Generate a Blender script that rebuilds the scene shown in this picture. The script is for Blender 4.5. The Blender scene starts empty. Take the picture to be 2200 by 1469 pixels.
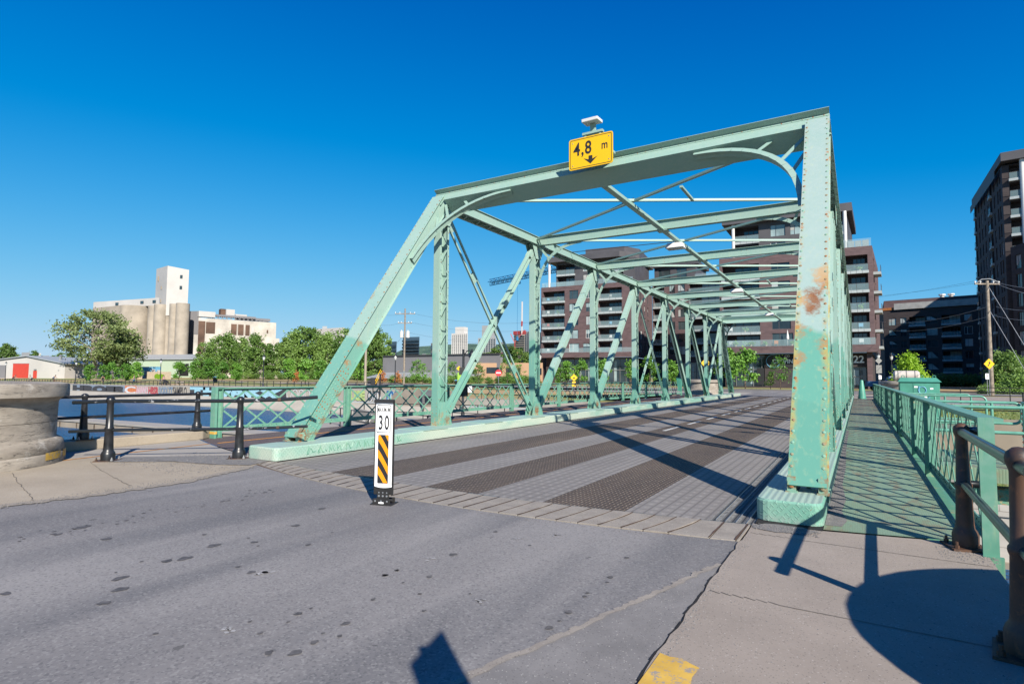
import bpy, bmesh, math, random
from mathutils import Vector, Matrix
V=Vector; PI=math.pi; R_=math.radians
random.seed(7)
SC=bpy.context.scene
COL=SC.collection
# ------------------------------------------------------------ camera
FPX=1213.49; YAW=-0.5497; PIT=0.0614; ROLL=0.007; EYE=V((0,0,1.5))
fw=V((math.sin(YAW)*math.cos(PIT),math.cos(YAW)*math.cos(PIT),math.sin(PIT)))
r0=V((math.cos(YAW),-math.sin(YAW),0)); u0=r0.cross(fw)
rt=math.cos(ROLL)*r0+math.sin(ROLL)*u0; up=-math.sin(ROLL)*r0+math.cos(ROLL)*u0
cd=bpy.data.cameras.new('camera'); cam=bpy.data.objects.new('camera',cd); COL.objects.link(cam)
m=Matrix((rt,up,-fw)).transposed().to_4x4(); m.translation=EYE; cam.matrix_world=m
cd.sensor_width=36; cd.lens=FPX/2200*36; cd.clip_start=0.05; cd.clip_end=20000
SC.camera=cam
def at(px,py,dep):                      # photograph position at a given depth -> point in the place
    return EYE+(fw*FPX+rt*(px-1100)-up*(py-734.5))*(dep/FPX)
# ------------------------------------------------------------ world, sun, exposure
SUNV=V((1.25,-1.0,1.0)).normalized()
SUN_EL=math.asin(SUNV.z); SUN_AZ=math.atan2(SUNV.x,SUNV.y)
w=bpy.data.worlds.new('World'); SC.world=w; w.use_nodes=True
nt=w.node_tree; bg=nt.nodes['Background']
sky=nt.nodes.new('ShaderNodeTexSky'); sky.sky_type='NISHITA'; sky.sun_disc=False
sky.sun_elevation=SUN_EL; sky.sun_rotation=SUN_AZ
sky.air_density=0.5; sky.dust_density=0.0; sky.ozone_density=6.0; sky.altitude=0
# clear, deep blue polarised-looking air: a tone response per channel of the same sky
sep=nt.nodes.new('ShaderNodeSeparateColor'); com=nt.nodes.new('ShaderNodeCombineColor'); nt.links.new(sky.outputs[0],sep.inputs[0])
def wm(op,a,b):
    n=nt.nodes.new('ShaderNodeMath'); n.operation=op
    for i,x in enumerate((a,b)):
        if x is None: continue
        if isinstance(x,(int,float)): n.inputs[i].default_value=x
        else: nt.links.new(x,n.inputs[i])
    return n.outputs[0]
KS=5.74
for ch,(aa,x0,kk) in enumerate(((.52,.60,.62),(.70,.34,.485),(.875,.38,.58))):
    e=wm('SUBTRACT',1.0,wm('EXPONENT',wm('MULTIPLY',wm('MAXIMUM',wm('SUBTRACT',sep.outputs[ch],x0),0.0),-kk),None))
    if ch==0: e=wm('POWER',e,1.35)
    nt.links.new(wm('MULTIPLY',e,aa*KS),com.inputs[ch])
nt.links.new(com.outputs[0],bg.inputs['Color'])
bg.inputs['Strength'].default_value=0.10
sl=bpy.data.lights.new('sun','SUN'); sl.energy=4.9; sl.angle=R_(0.53); sl.color=(1,0.93,0.82)
so=bpy.data.objects.new('sun',sl); COL.objects.link(so); so.location=(30,-30,60)
so.rotation_euler=SUNV.to_track_quat('Z','Y').to_euler()
vs=SC.view_settings; vs.view_transform='Standard'; vs.look='None'; vs.exposure=0.80; vs.gamma=1
# ------------------------------------------------------------ materials
def _n(nt,t,**k):
    n=nt.nodes.new(t)
    for a,b in k.items(): setattr(n,a,b)
    return n
class NB:                                # small node builder
    def __init__(s,name,rough=0.7,metal=0.0,spec=None):
        s.m=bpy.data.materials.new(name); s.m.use_nodes=True; s.nt=s.m.node_tree
        s.b=s.nt.nodes['Principled BSDF']; s.b.inputs['Roughness'].default_value=rough
        s.b.inputs['Metallic'].default_value=metal
        if spec is not None: s.b.inputs['Specular IOR Level'].default_value=spec
        s._pos=None
    def L(s,a,b): s.nt.links.new(a,b)
    def pos(s):
        if s._pos is None: s._pos=_n(s.nt,'ShaderNodeNewGeometry').outputs['Position']
        return s._pos
    def obj(s): return _n(s.nt,'ShaderNodeTexCoord').outputs['Object']
    def mapv(s,vec,scale=(1,1,1),rot=(0,0,0),loc=(0,0,0)):
        n=_n(s.nt,'ShaderNodeMapping'); n.inputs['Scale'].default_value=scale; n.inputs['Rotation'].default_value=rot; n.inputs['Location'].default_value=loc
        s.L(vec,n.inputs['Vector']); return n.outputs[0]
    def noise(s,scale,detail=4,rough=0.55,vec=None,dist=0):
        n=_n(s.nt,'ShaderNodeTexNoise'); n.inputs['Scale'].default_value=scale; n.inputs['Detail'].default_value=detail
        n.inputs['Roughness'].default_value=rough; n.inputs['Distortion'].default_value=dist
        s.L(vec or s.pos(),n.inputs['Vector']); return n.outputs['Fac']
    def voro(s,scale,vec=None,feat='F1',out='Distance',rand=1.0):
        n=_n(s.nt,'ShaderNodeTexVoronoi'); n.feature=feat; n.inputs['Scale'].default_value=scale; n.inputs['Randomness'].default_value=rand
        s.L(vec or s.pos(),n.inputs['Vector']); return n.outputs[out]
    def ramp(s,fac,a,b,ca=(0,0,0,1),cb=(1,1,1,1)):
        n=_n(s.nt,'ShaderNodeValToRGB'); e=n.color_ramp.elements
        e[0].position=min(max(a,0),1); e[1].position=min(max(b,0),1); e[0].color=ca; e[1].color=cb
        s.L(fac,n.inputs[0]); return n.outputs[0]
    def rng(s,fac,a,b,c=0.0,d=1.0):
        n=_n(s.nt,'ShaderNodeMapRange'); n.inputs[1].default_value=a; n.inputs[2].default_value=b; n.inputs[3].default_value=c; n.inputs[4].default_value=d
        s.L(fac,n.inputs[0]); return n.outputs[0]
    def math(s,op,a,b=None):
        n=_n(s.nt,'ShaderNodeMath',operation=op)
        for i,x in enumerate((a,b)):
            if x is None: continue
            if isinstance(x,(int,float)): n.inputs[i].default_value=x
            else: s.L(x,n.inputs[i])
        return n.outputs[0]
    def mix(s,fac,a,b,mode='MIX'):
        n=_n(s.nt,'ShaderNodeMix',data_type='RGBA',blend_type=mode)
        if isinstance(fac,(int,float)): n.inputs[0].default_value=fac
        else: s.L(fac,n.inputs[0])
        for i,x in ((6,a),(7,b)):
            if isinstance(x,(tuple,list)): n.inputs[i].default_value=(*x[:3],1)
            else: s.L(x,n.inputs[i])
        return n.outputs[2]
    def xyz(s,vec=None):
        n=_n(s.nt,'ShaderNodeSeparateXYZ'); s.L(vec or s.pos(),n.inputs[0]); return n.outputs
    def col(s,c):
        if isinstance(c,(tuple,list)): s.b.inputs['Base Color'].default_value=(*c[:3],1)
        else: s.L(c,s.b.inputs['Base Color'])
    def bump(s,h,strength=0.3,dist=0.01):
        n=_n(s.nt,'ShaderNodeBump'); n.inputs['Strength'].default_value=strength; n.inputs['Distance'].default_value=dist
        s.L(h,n.inputs['Height']); s.L(n.outputs[0],s.b.inputs['Normal'])
    def dist(s,c):
        n=_n(s.nt,'ShaderNodeVectorMath',operation='DISTANCE'); s.L(s.pos(),n.inputs[0]); n.inputs[1].default_value=c; return n.outputs['Value']
M={}
def simple(name,c,rough=0.7,metal=0,var=0.12,scale=3.0,bump=0,spec=None):
    if 'green' not in name and 'sign' not in name and 'black' not in name: c=tuple(x*.80 for x in c)
    b=NB(name,rough,metal,spec)
    n=b.noise(scale,5)
    lo=tuple(x*(1-var*1.6) for x in c); hi=tuple(min(1,x*(1+var)) for x in c)
    b.col(b.mix(b.rng(n,.3,.7),lo,hi))
    if bump: b.bump(b.noise(scale*12,3),bump,0.004)
    M[name]=b.m; return b.m
RUST=(0.20,0.075,0.025); RUST2=(0.34,0.15,0.045)
def paint(name,pale,green,zt=None,rust=0.5,rough=0.45,low=0.9):
    b=NB(name,rough)
    z=b.xyz()[2]
    base=b.mix(b.rng(b.noise(0.9,5,.6),.35,.68),pale,tuple(p*.8+g*.2 for p,g in zip(pale,green)))
    base=b.mix(b.rng(b.noise(14,3),.4,.75,0,.18),base,(0.40,0.45,0.42))
    if zt is not None:
        big=b.math('MULTIPLY',b.math('SUBTRACT',b.noise(.33,1),.5),5.5) if name=='steel' else 0.0
        zz=b.math('ADD',b.math('ADD',z,big),b.math('MULTIPLY',b.math('SUBTRACT',b.noise(1.6,3),.5),.8))
        base=b.mix(b.rng(zz,zt+.06,zt-.06,0,.75 if name=='steel' else 1),base,green)
        base=b.mix(b.math('MULTIPLY',b.rng(zz,zt-.95,zt-1.02),.45),base,tuple(g*.86 for g in green))
    # vertical run-off streaks
    st=b.noise(5,4,.6,vec=b.mapv(b.pos(),(3,3,.35)))
    base=b.mix(b.rng(st,.55,.8,0,.30),base,(0.42,0.46,0.26))
    r1=b.noise(2.3,8,.68); r2=b.noise(11,5,.6)
    rr=b.math('ADD',b.math('MULTIPLY',r1,.6),b.math('MULTIPLY',r2,.4))
    lowz=b.rng(z,low,low-.75,0,.10)      # the feet, where salt water stands, are rustier
    rr=b.math('ADD',rr,lowz)
    f=b.rng(rr,.715-.1*rust,.77-.1*rust)
    rc=b.mix(b.rng(r2,.3,.7),RUST,RUST2)
    halo=b.rng(rr,.665-.1*rust,.74-.1*rust,0,.55)
    base=b.mix(halo,base,(0.50,0.36,0.20))
    b.col(b.mix(f,base,rc)); b.L(b.rng(f,0,1,rough,.9),b.b.inputs['Roughness'])
    b.bump(b.math('ADD',b.math('MULTIPLY',r2,.5),f),.25,.003)
    M[name]=b.m; return b
PALE=(0.265,0.385,0.335); GRN=(0.105,0.295,0.228)
bst=paint('steel',PALE,GRN,zt=1.9,rust=.56)
def stain(b,lst,nscale=12):
    nz=b.noise(nscale,7,.75); cur=b.b.inputs['Base Color'].links[0].from_socket
    for c,rad,colr in lst:
        d=b.math('ADD',b.dist(c),b.math('MULTIPLY',b.math('SUBTRACT',nz,.5),.50)); cur=b.mix(b.rng(d,rad+.07,rad-.05,0,.9),cur,colr)
    b.col(cur)
py_=lambda z: 7.22+(z-.24)*.74
stain(bst,[((-9.46,py_(z)-.05,z),r,RUST2) for z,r in ((3.75,.09),(3.5,.12),(3.25,.13),(3.0,.11),(2.7,.08),(1.2,.06))]+[((-9.10,py_(z)-.08,z),r,RUST2) for z,r in ((2.2,.04),(1.75,.03))]+[((-9.08,py_(z)+.16,z-.12),.06,RUST) for z in (.45,.7,.95,1.2,1.4)]+[((-9.05,7.2,.33),.14,RUST),((-9.14,11.45,.5),.03,RUST2),((-9.14,11.7,.36),.06,RUST),((-9.14,16.5,.4),.12,RUST),((-9.14,21.6,.4),.12,RUST),((-9.14,26.6,.4),.10,RUST)])
paint('steel_top',(0.255,0.37,0.32),GRN,rust=.46)
paint('steel_rail',(0.115,0.285,0.21),(0.09,0.25,0.18),zt=.1,rust=.5,low=.35)
paint('curb_paint',(0.29,0.42,0.35),(0.13,0.32,0.24),zt=-1,rust=.05,low=-3)
# the near right end post carries its own stains
b=paint('steel_stained',(0.285,0.375,0.350),(0.105,0.295,0.228),zt=2.15,rust=.45)
nz=b.noise(12,7,.75); old=b.b.inputs['Base Color'].links[0].from_socket
cur=old
for c,rad,colr in (((-.50,8.75,2.72),.10,RUST),((-.51,8.68,2.60),.10,RUST),((-.52,8.60,2.46),.07,RUST),
                   ((-.31,8.85,2.86),.13,RUST2),((-.33,8.98,3.02),.15,(0.40,0.27,0.14)),((-.70,8.62,2.65),.15,(0.40,0.27,0.14)),
                   ((-.70,8.3,2.2),.13,RUST2),((-.70,8.05,1.8),.11,RUST2),((-.31,8.2,1.95),.10,RUST2),((-.70,7.35,.42),.10,RUST),((-.32,7.35,.40),.10,RUST)):
    d=b.math('ADD',b.dist(c),b.math('MULTIPLY',b.math('SUBTRACT',nz,.5),.50))
    cur=b.mix(b.rng(d,rad+.07,rad-.05,0,.9),cur,colr)
xx=b.math('ABSOLUTE',b.math('SUBTRACT',b.xyz()[0],-.515)); em=b.math('MULTIPLY',b.rng(xx,.115,.16),b.rng(b.noise(4,5,.7,vec=b.mapv(b.pos(),(2,1,.8))),.44,.60))
cur=b.mix(b.math('MULTIPLY',em,b.rng(b.xyz()[2],3.6,2.4,.12,.75)),cur,(0.34,0.30,0.09))
cur=b.mix(b.math('MULTIPLY',em,b.rng(b.noise(7,5,.7),.54,.62)),cur,RUST2)
b.col(cur)
simple('rivet_green',(0.16,0.34,0.26),.5,scale=8,var=.3)
b=NB('rivet_rust',.75); b.col(b.mix(b.rng(b.noise(6,3),.45,.6),(0.17,0.33,0.25),(0.26,0.105,0.035))); M['rivet']=b.m
# ground surfaces
def asphalt():
    b=NB('asphalt',.86)
    p=b.pos()
    n1=b.noise(.45,4,.5,vec=b.mapv(p,(1,.35,1)))
    x=b.xyz()[0]
    base=b.mix(b.rng(n1,.34,.68),(0.138,0.130,0.130),(0.238,0.224,0.216))
    wt=b.noise(1.1,3,.5,vec=b.mapv(p,(1,.12,1)))
    base=b.mix(b.rng(wt,.48,.64,0,.6),base,(0.095,0.094,0.100))
    sp=b.voro(75,out='Color'); spx=b.xyz(sp)[0]
    base=b.mix(b.rng(spx,.78,.95,0,.34),base,(0.32,0.31,0.295))
    base=b.mix(b.rng(spx,.25,.05,0,.36),base,(0.035,0.036,0.042))
    base=b.mix(b.rng(b.noise(32,5,.75),.54,.72,0,.32),base,(0.24,0.235,0.23))
    v=_n(b.nt,'ShaderNodeTexVoronoi'); v.inputs['Scale'].default_value=3.1; b.L(b.mapv(p,(1,.8,1)),v.inputs['Vector'])
    vc=b.xyz(v.outputs['Color'])
    dd=b.math('ADD',v.outputs['Distance'],b.math('MULTIPLY',b.math('SUBTRACT',b.noise(13,4,.7),.5),.34))
    lane=b.rng(b.noise(.9,2,vec=b.mapv(p,(1,.08,1))),.40,.50)
    rad=b.math('MULTIPLY',b.math('MULTIPLY',b.math('SUBTRACT',vc[0],.55),.22),lane)
    spot=b.math('LESS_THAN',dd,rad)
    base=b.mix(b.math('MULTIPLY',spot,.55),base,(0.045,0.042,0.042))
    v2=b.voro(.9,out='Distance'); sp2=b.math('LESS_THAN',b.math('ADD',v2,b.math('MULTIPLY',b.math('SUBTRACT',b.noise(22,3),.5),.16)),.012)
    base=b.mix(b.math('MULTIPLY',sp2,.6),base,(0.5,0.5,0.5))
    b.col(base); b.bump(b.math('ADD',b.noise(220,2,.7),b.math('MULTIPLY',b.noise(70,2),.6)),.55,.004)
    M['asphalt']=b.m
asphalt()
def conc(name,c,c2,cell=None,scale=1.2,bs=.3,dots=True):
    c=tuple(x*.79 for x in c); c2=tuple(x*.79 for x in c2)
    b=NB(name,.88)
    n=b.noise(scale,6,.62)
    base=b.mix(b.rng(n,.3,.72),c,c2)
    if dots:
        sp=b.xyz(b.voro(150,out='Color'))[0]
        base=b.mix(b.rng(sp,.93,.99,0,.6),base,tuple(x*.35 for x in c))
        base=b.mix(b.rng(sp,.03,.005,0,.45),base,(0.5,0.47,0.43))
    base=b.mix(b.rng(b.noise(7,5,.7),.58,.8,0,.45),base,tuple(x*.72 for x in c))
    b.col(base); b.bump(b.noise(120,3,.7),bs,.003); M[name]=b.m; return b
conc('sidewalk',(0.295,0.250,0.210),(0.375,0.318,0.268))
conc('sidewalk_beige',(0.34,0.285,0.215),(0.43,0.365,0.28))
conc('apron_stone',(0.25,0.22,0.19),(0.36,0.32,0.275),scale=4)
conc('patch',(0.185,0.175,0.170),(0.265,0.250,0.240),scale=3,bs=.5)
conc('gravel',(0.15,0.145,0.145),(0.24,0.225,0.215),scale=9,bs=.9)
conc('path_concrete',(0.33,0.30,0.265),(0.40,0.37,0.33),dots=False)
conc('bank_concrete',(0.36,0.33,0.28),(0.47,0.43,0.37),scale=.5,dots=False)
conc('old_concrete',(0.27,0.225,0.175),(0.36,0.305,0.24),scale=.6,dots=False)
conc('bike_deck_red',(0.085,0.062,0.066),(0.125,0.092,0.093),scale=3)
simple('groove',(0.10,0.055,0.035),.95); simple('joint_line',(0.17,0.145,0.12),.95,var=.3,scale=9)
simple('black_void',(0.008,0.008,0.009),1.0)
simple('oil_stain',(0.112,0.103,0.100),.7,var=.3,scale=20)
simple('pale_scuff',(0.40,0.39,0.39),.9,var=.3,scale=30)
conc('sand_fringe',(0.36,0.305,0.235),(0.25,0.225,0.20),scale=12,bs=.8)
b=NB('yellow_paint',.8); b.col(b.mix(b.rng(b.noise(16,7,.75),.53,.60),b.mix(b.rng(b.noise(6,3),.3,.7),(0.46,0.28,0.045),(0.60,0.38,0.07)),(0.27,0.235,0.20))); M['yellow_paint']=b.m
simple('orange_line',(0.62,0.27,0.05),.7,var=.2,scale=12)
simple('white_line',(0.62,0.62,0.60),.7,var=.25,scale=20)
def deck(name,a,bc,dot,px,py,dotw,bumpy=.5,ld=.55):
    a=tuple(x*.8 for x in a); bc=tuple(x*.84 for x in bc)
    b=NB(name,.75,.25)
    p=b.mapv(b.pos(),(1/px,1/py,1)); s=b.xyz(p)
    fx=b.math('ABSOLUTE',b.math('SUBTRACT',b.math('FRACT',s[0]),.5)); fy=b.math('ABSOLUTE',b.math('SUBTRACT',b.math('FRACT',s[1]),.5))
    n=b.noise(1.4,5,vec=b.mapv(b.pos(),(1,.25,1)))
    base=b.mix(b.rng(n,.3,.7),a,bc)
    lines=b.math('MAXIMUM',b.rng(fx,.36,.46),b.math('MULTIPLY',b.rng(fy,.40,.47),.7))
    base=b.mix(lines,base,tuple(x*ld for x in a))
    base=b.mix(b.rng(b.noise(2.2,5,.65,vec=b.mapv(b.pos(),(1,.18,1))),.5,.72,0,.45),base,tuple(x*.72 for x in a))
    dots=b.math('MULTIPLY',b.rng(fx,dotw,dotw-.12),b.rng(fy,dotw+.05,dotw-.1))
    base=b.mix(b.math('MULTIPLY',dots,b.rng(b.noise(18,2),.35,.6)),base,dot)
    base=b.mix(b.rng(b.noise(.7,6,.7),.6,.75,0,.4),base,(0.22,0.17,0.12))
    b.col(base); b.bump(b.math('SUBTRACT',dots,lines),bumpy,.012); M[name]=b.m
deck('grate_dark',(0.100,0.076,0.062),(0.165,0.122,0.092),(0.36,0.29,0.22),.052,.105,.20,.6,.62)
deck('grate_light',(0.245,0.222,0.205),(0.33,0.302,0.278),(0.31,0.285,0.26),.13,.20,.20,.06,.80)
deck('grate_metal',(0.13,0.13,0.13),(0.19,0.19,0.19),(0.36,0.36,0.35),.09,.035,.30,.8)
def walkdeck():
    b=NB('walk_plate',.6)
    x,y,z=b.xyz()
    base=b.mix(b.rng(b.noise(1.5,5),.3,.7),(0.165,0.225,0.14),(0.18,0.275,0.20))
    edge=b.noise(6,6,.7,vec=b.mapv(b.pos(),(1,.25,1)))
    base=b.mix(b.rng(edge,.52,.66,0,.75),base,(0.20,0.145,0.085))
    base=b.mix(b.rng(b.noise(1.1,6,.7),.56,.68,0,.7),base,(0.20,0.13,0.08))
    far=b.rng(y,16,36); base=b.mix(b.math('MULTIPLY',far,b.rng(b.noise(.9,5,.7),.35,.6)),base,(0.17,0.105,0.085))
    fx=b.math('SINE',b.math('MULTIPLY',b.math('ADD',x,y),150)); fy=b.math('SINE',b.math('MULTIPLY',b.math('SUBTRACT',x,y),150))
    b.col(base); b.bump(b.math('MAXIMUM',fx,fy),.35,.003); M['walk_plate']=b.m
walkdeck()
def checker():
    b=NB('checker_plate',.5)
    x,y,z=b.xyz()
    u=b.math('ADD',x,b.math('MULTIPLY',y,1.0))
    def bars(sx,sz,ph):
        p=b.math('FRACT',b.math('ADD',b.math('ADD',b.math('MULTIPLY',u,sx),b.math('MULTIPLY',z,sz)),ph))
        q=b.math('FRACT',b.math('ADD',b.math('MULTIPLY',u,sx*.62),b.math('MULTIPLY',z,-sz*.62)))
        return b.math('MULTIPLY',b.rng(b.math('ABSOLUTE',b.math('SUBTRACT',p,.5)),.13,.05),b.rng(b.math('ABSOLUTE',b.math('SUBTRACT',q,.5)),.34,.26))
    h=b.math('MAXIMUM',bars(15,15,0),bars(15,-15,.5))
    base=b.mix(b.rng(b.noise(1.2,5),.35,.65),(0.14,0.33,0.25),(0.25,0.38,0.31))
    base=b.mix(b.rng(x,-5,-6,0,1),base,b.mix(b.rng(b.noise(1.0,4,.6,vec=b.mapv(b.pos(),(1,.35,1))),.42,.6),(0.21,0.38,0.31),(0.40,0.47,0.385)))
    base=b.mix(b.math('MULTIPLY',h,.35),base,(0.12,0.20,0.17))
    base=b.mix(b.rng(b.noise(10,6,.7),.66,.72,0,.9),base,(0.16,0.09,0.05))
    low=b.rng(z,.10,-.02,0,.8); base=b.mix(b.math('MULTIPLY',low,b.rng(b.noise(30,4),.35,.6)),base,(0.30,0.30,0.29))
    b.col(base); b.bump(h,.5,.004); M['checker']=b.m
checker()
def curbtop():
    b=NB('ribbed_curb',.5); x=b.xyz()[0]
    f=b.math('SINE',b.math('MULTIPLY',x,2*PI/.062))
    base=b.mix(b.rng(b.noise(.8,5),.3,.7),(0.28,0.39,0.325),(0.34,0.43,0.37))
    base=b.mix(b.rng(b.noise(6,6,.7),.64,.74,0,.8),base,(0.40,0.33,0.26))
    base=b.mix(b.rng(b.noise(3,5,vec=b.mapv(b.pos(),(2,.2,1))),.56,.75,0,.5),base,(0.25,0.50,0.40))
    b.col(base); b.bump(f,.35,.006); M['ribbed']=b.m
curbtop()
def stone():
    b=NB('weathered_stone',.9)
    p=b.pos(); z=b.xyz()[2]
    base=b.mix(b.rng(b.noise(1.6,6,.65,vec=b.mapv(p,(1,1,3))),.3,.7),(0.17,0.145,0.12),(0.35,0.31,0.26))
    cr=b.noise(3,7,.6,vec=b.mapv(p,(.5,.5,5)),dist=.6)
    crack=b.math('MULTIPLY',b.rng(b.math('ABSOLUTE',b.math('SUBTRACT',cr,.5)),.009,.0),b.rng(b.noise(1.3,3),.40,.52))
    base=b.mix(b.math('MULTIPLY',crack,.8),base,(0.03,0.025,0.02))
    base=b.mix(b.rng(b.noise(2.2,5,.7),.58,.7,0,.65),base,(0.50,0.47,0.43))
    b.col(base); b.bump(b.math('SUBTRACT',b.noise(6,8,.7,vec=b.mapv(p,(1,1,3))),b.math('MULTIPLY',crack,.6)),.7,.012); M['stone']=b.m
stone()
def brick(name,c1,c2,mort,sc=1.0,bw=.6,bh=.16):
    b=NB(name,.85)
    x,y,z=b.xyz()
    cx=_n(b.nt,'ShaderNodeCombineXYZ'); b.L(b.math('ADD',x,y),cx.inputs[0]); b.L(z,cx.inputs[1])
    n=_n(b.nt,'ShaderNodeTexBrick'); n.inputs['Scale'].default_value=sc; n.inputs['Brick Width'].default_value=bw; n.inputs['Row Height'].default_value=bh
    n.inputs['Mortar Size'].default_value=.012; n.inputs['Color1'].default_value=(*c1,1); n.inputs['Color2'].default_value=(*c2,1); n.inputs['Mortar'].default_value=(*mort,1); n.inputs['Bias'].default_value=0
    b.L(cx.outputs[0],n.inputs['Vector'])
    base=b.mix(b.rng(b.noise(.5,4,vec=b.mapv(b.pos(),(1,1,5))),.35,.7,0,.55),n.outputs['Color'],tuple(x*1.35 for x in c2))
    b.col(base); M[name]=b.m
brick('brick_purple',(0.068,0.042,0.045),(0.104,0.066,0.068),(0.085,0.06,0.06))
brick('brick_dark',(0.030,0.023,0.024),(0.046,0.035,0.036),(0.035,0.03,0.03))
brick('ashlar',(0.33,0.305,0.27),(0.39,0.365,0.33),(0.16,0.14,0.12),bw=1.5,bh=.45)
simple('cladding',(0.085,0.080,0.088),.6,scale=.4)
simple('concrete_grey',(0.42,0.42,0.40),.8,scale=.8)
simple('balcony_fascia',(0.42,0.46,0.46),.55,var=.06)
simple('white_steel',(0.75,0.74,0.72),.6,var=.08,scale=.5)
simple('silo',(0.39,0.335,0.27),.9,var=.16,scale=.25)
simple('white_wall',(0.53,0.505,0.475),.8,var=.07,scale=.15)
simple('mill_wall',(0.55,0.50,0.435),.85,var=.22,scale=.2)
simple('mint_wall',(0.46,0.56,0.42),.8,var=.05,scale=.1)
simple('roof_grey',(0.36,0.38,0.39),.5,var=.07)
simple('roof_dark',(0.045,0.045,0.05),.8)
simple('brown_recess',(0.13,0.075,0.05),.9,var=.3,scale=.3)
simple('red_door',(0.55,0.055,0.03),.55,var=.06)
simple('grey_wall',(0.21,0.205,0.215),.85,var=.06,scale=.2)
simple('peach_wall',(0.56,0.35,0.21),.85,var=.08,scale=.2)
simple('tan_box',(0.50,0.40,0.29),.8,var=.1)
simple('orange_wall',(0.50,0.18,0.05),.7)
simple('black_iron',(0.016,0.017,0.020),.35,var=.4,scale=9)
simple('black_plastic',(0.020,0.019,0.019),.55,var=.2)
simple('galv',(0.42,0.43,0.44),.4,.6)
simple('wood_pole',(0.30,0.25,0.20),.9,var=.3,scale=4)
simple('wire',(0.03,0.03,0.035),.6)
simple('pale_wire',(0.35,0.36,0.38),.5)
simple('sign_amber',(0.74,0.27,0.002),.5,var=.02)
simple('sign_yellow',(0.74,0.42,0.0),.5,var=.02)
simple('sign_white',(0.80,0.80,0.80),.5,var=.03)
simple('sign_black',(0.014,0.014,0.016),.6,var=.1)
simple('sign_red',(0.55,0.02,0.03),.5,var=.02)
simple('sign_back',(0.20,0.20,0.19),.5,.3)
simple('lime',(0.30,0.55,0.05),.6,var=.1)
simple('crane_blue',(0.02,0.17,0.36),.5)
simple('crane_white',(0.65,0.62,0.62),.5)
simple('crane_red',(0.42,0.06,0.06),.5)
simple('skin',(0.42,0.24,0.16),.6)
simple('bark',(0.12,0.09,0.065),.95,var=.35,scale=5,bump=.5)
simple('pale_bark',(0.30,0.26,0.21),.95,var=.3,scale=5)
simple('cab_green',(0.07,0.27,0.20),.45,var=.15,scale=2)
simple('spray_blue',(0.16,0.42,0.62),.6)
simple('tube_green',(0.13,0.33,0.25),.35,var=.15,scale=6)
simple('lamp_glass',(0.60,0.62,0.62),.15)
simple('poly_tank',(0.62,0.56,0.50),.5,var=.06)
simple('rail_cap_white',(0.75,0.75,0.75),.5)
def iron_rust():
    b=NB('rusty_iron',.55)
    n=b.noise(5,7,.65,vec=b.mapv(b.pos(),(1,1,.5)))
    c=b.mix(b.rng(n,.36,.58),(0.022,0.020,0.021),(0.085,0.042,0.024))
    c=b.mix(b.rng(b.noise(13,6,.7),.56,.7),c,(0.19,0.075,0.03))
    b.col(c); b.bump(n,.3,.004); M['rusty_iron']=b.m
    b=NB('worn_rail',.30,.3)
    n=b.noise(7,6,.7); c=b.mix(b.rng(n,.60,.66),(0.018,0.022,0.026),(0.45,0.46,0.48))
    b.col(c); M['worn_rail']=b.m
    b=NB('rail_steel',.28,.5)
    b.col(b.mix(b.rng(b.noise(4,5),.4,.65),(0.035,0.052,0.055),(0.09,0.10,0.095))); M['rail_steel']=b.m
iron_rust()
def glass(name,c,rough=.06,spec=.8):
    b=NB(name,rough,0,spec); b.col(b.mix(b.rng(b.noise(.35,3),.35,.65),c,tuple(x*1.7+.01 for x in c))); M[name]=b.m
glass('pane',(0.020,0.032,0.036)); glass('pane_light',(0.17,0.22,0.22),.15); glass('pane_dark',(0.008,0.012,0.016))
b=NB('rail_glass',.05); b.col((0.30,0.42,0.44)); b.b.inputs['Alpha'].default_value=.38; M['rail_glass']=b.m
def leafm(name,c1,c2,tr=.25):
    b=NB(name,.55); n=b.noise(.9,3); n2=_n(b.nt,'ShaderNodeTexWhiteNoise'); b.L(b.pos(),n2.inputs['Vector'])
    oi=_n(b.nt,'ShaderNodeObjectInfo')
    f=b.math('ADD',b.math('MULTIPLY',n,.7),b.math('MULTIPLY',b.math('SUBTRACT',oi.outputs['Random'],.5),.35))
    cc=b.mix(b.rng(f,.22,.55),c1,c2)
    b.col(cc)
    t=_n(b.nt,'ShaderNodeBsdfTranslucent'); b.L(cc,t.inputs['Color']); mx=_n(b.nt,'ShaderNodeMixShader'); mx.inputs[0].default_value=tr
    out=[x for x in b.nt.nodes if x.type=='OUTPUT_MATERIAL'][0]
    b.L(b.b.outputs[0],mx.inputs[1]); b.L(t.outputs[0],mx.inputs[2]); b.L(mx.outputs[0],out.inputs['Surface']); M[name]=b.m
leafm('leaf_mid',(0.085,0.165,0.028),(0.19,0.305,0.065)); leafm('leaf_young',(0.075,0.19,0.022),(0.15,0.32,0.04))
leafm('leaf_dark',(0.068,0.138,0.025),(0.165,0.265,0.055)); leafm('leaf_bright',(0.20,0.38,0.02),(0.36,0.56,0.04),.4)
leafm('leaf_olive',(0.095,0.14,0.040),(0.20,0.255,0.085)); leafm('leaf_orange',(0.38,0.14,0.04),(0.5,0.2,0.06))
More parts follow.
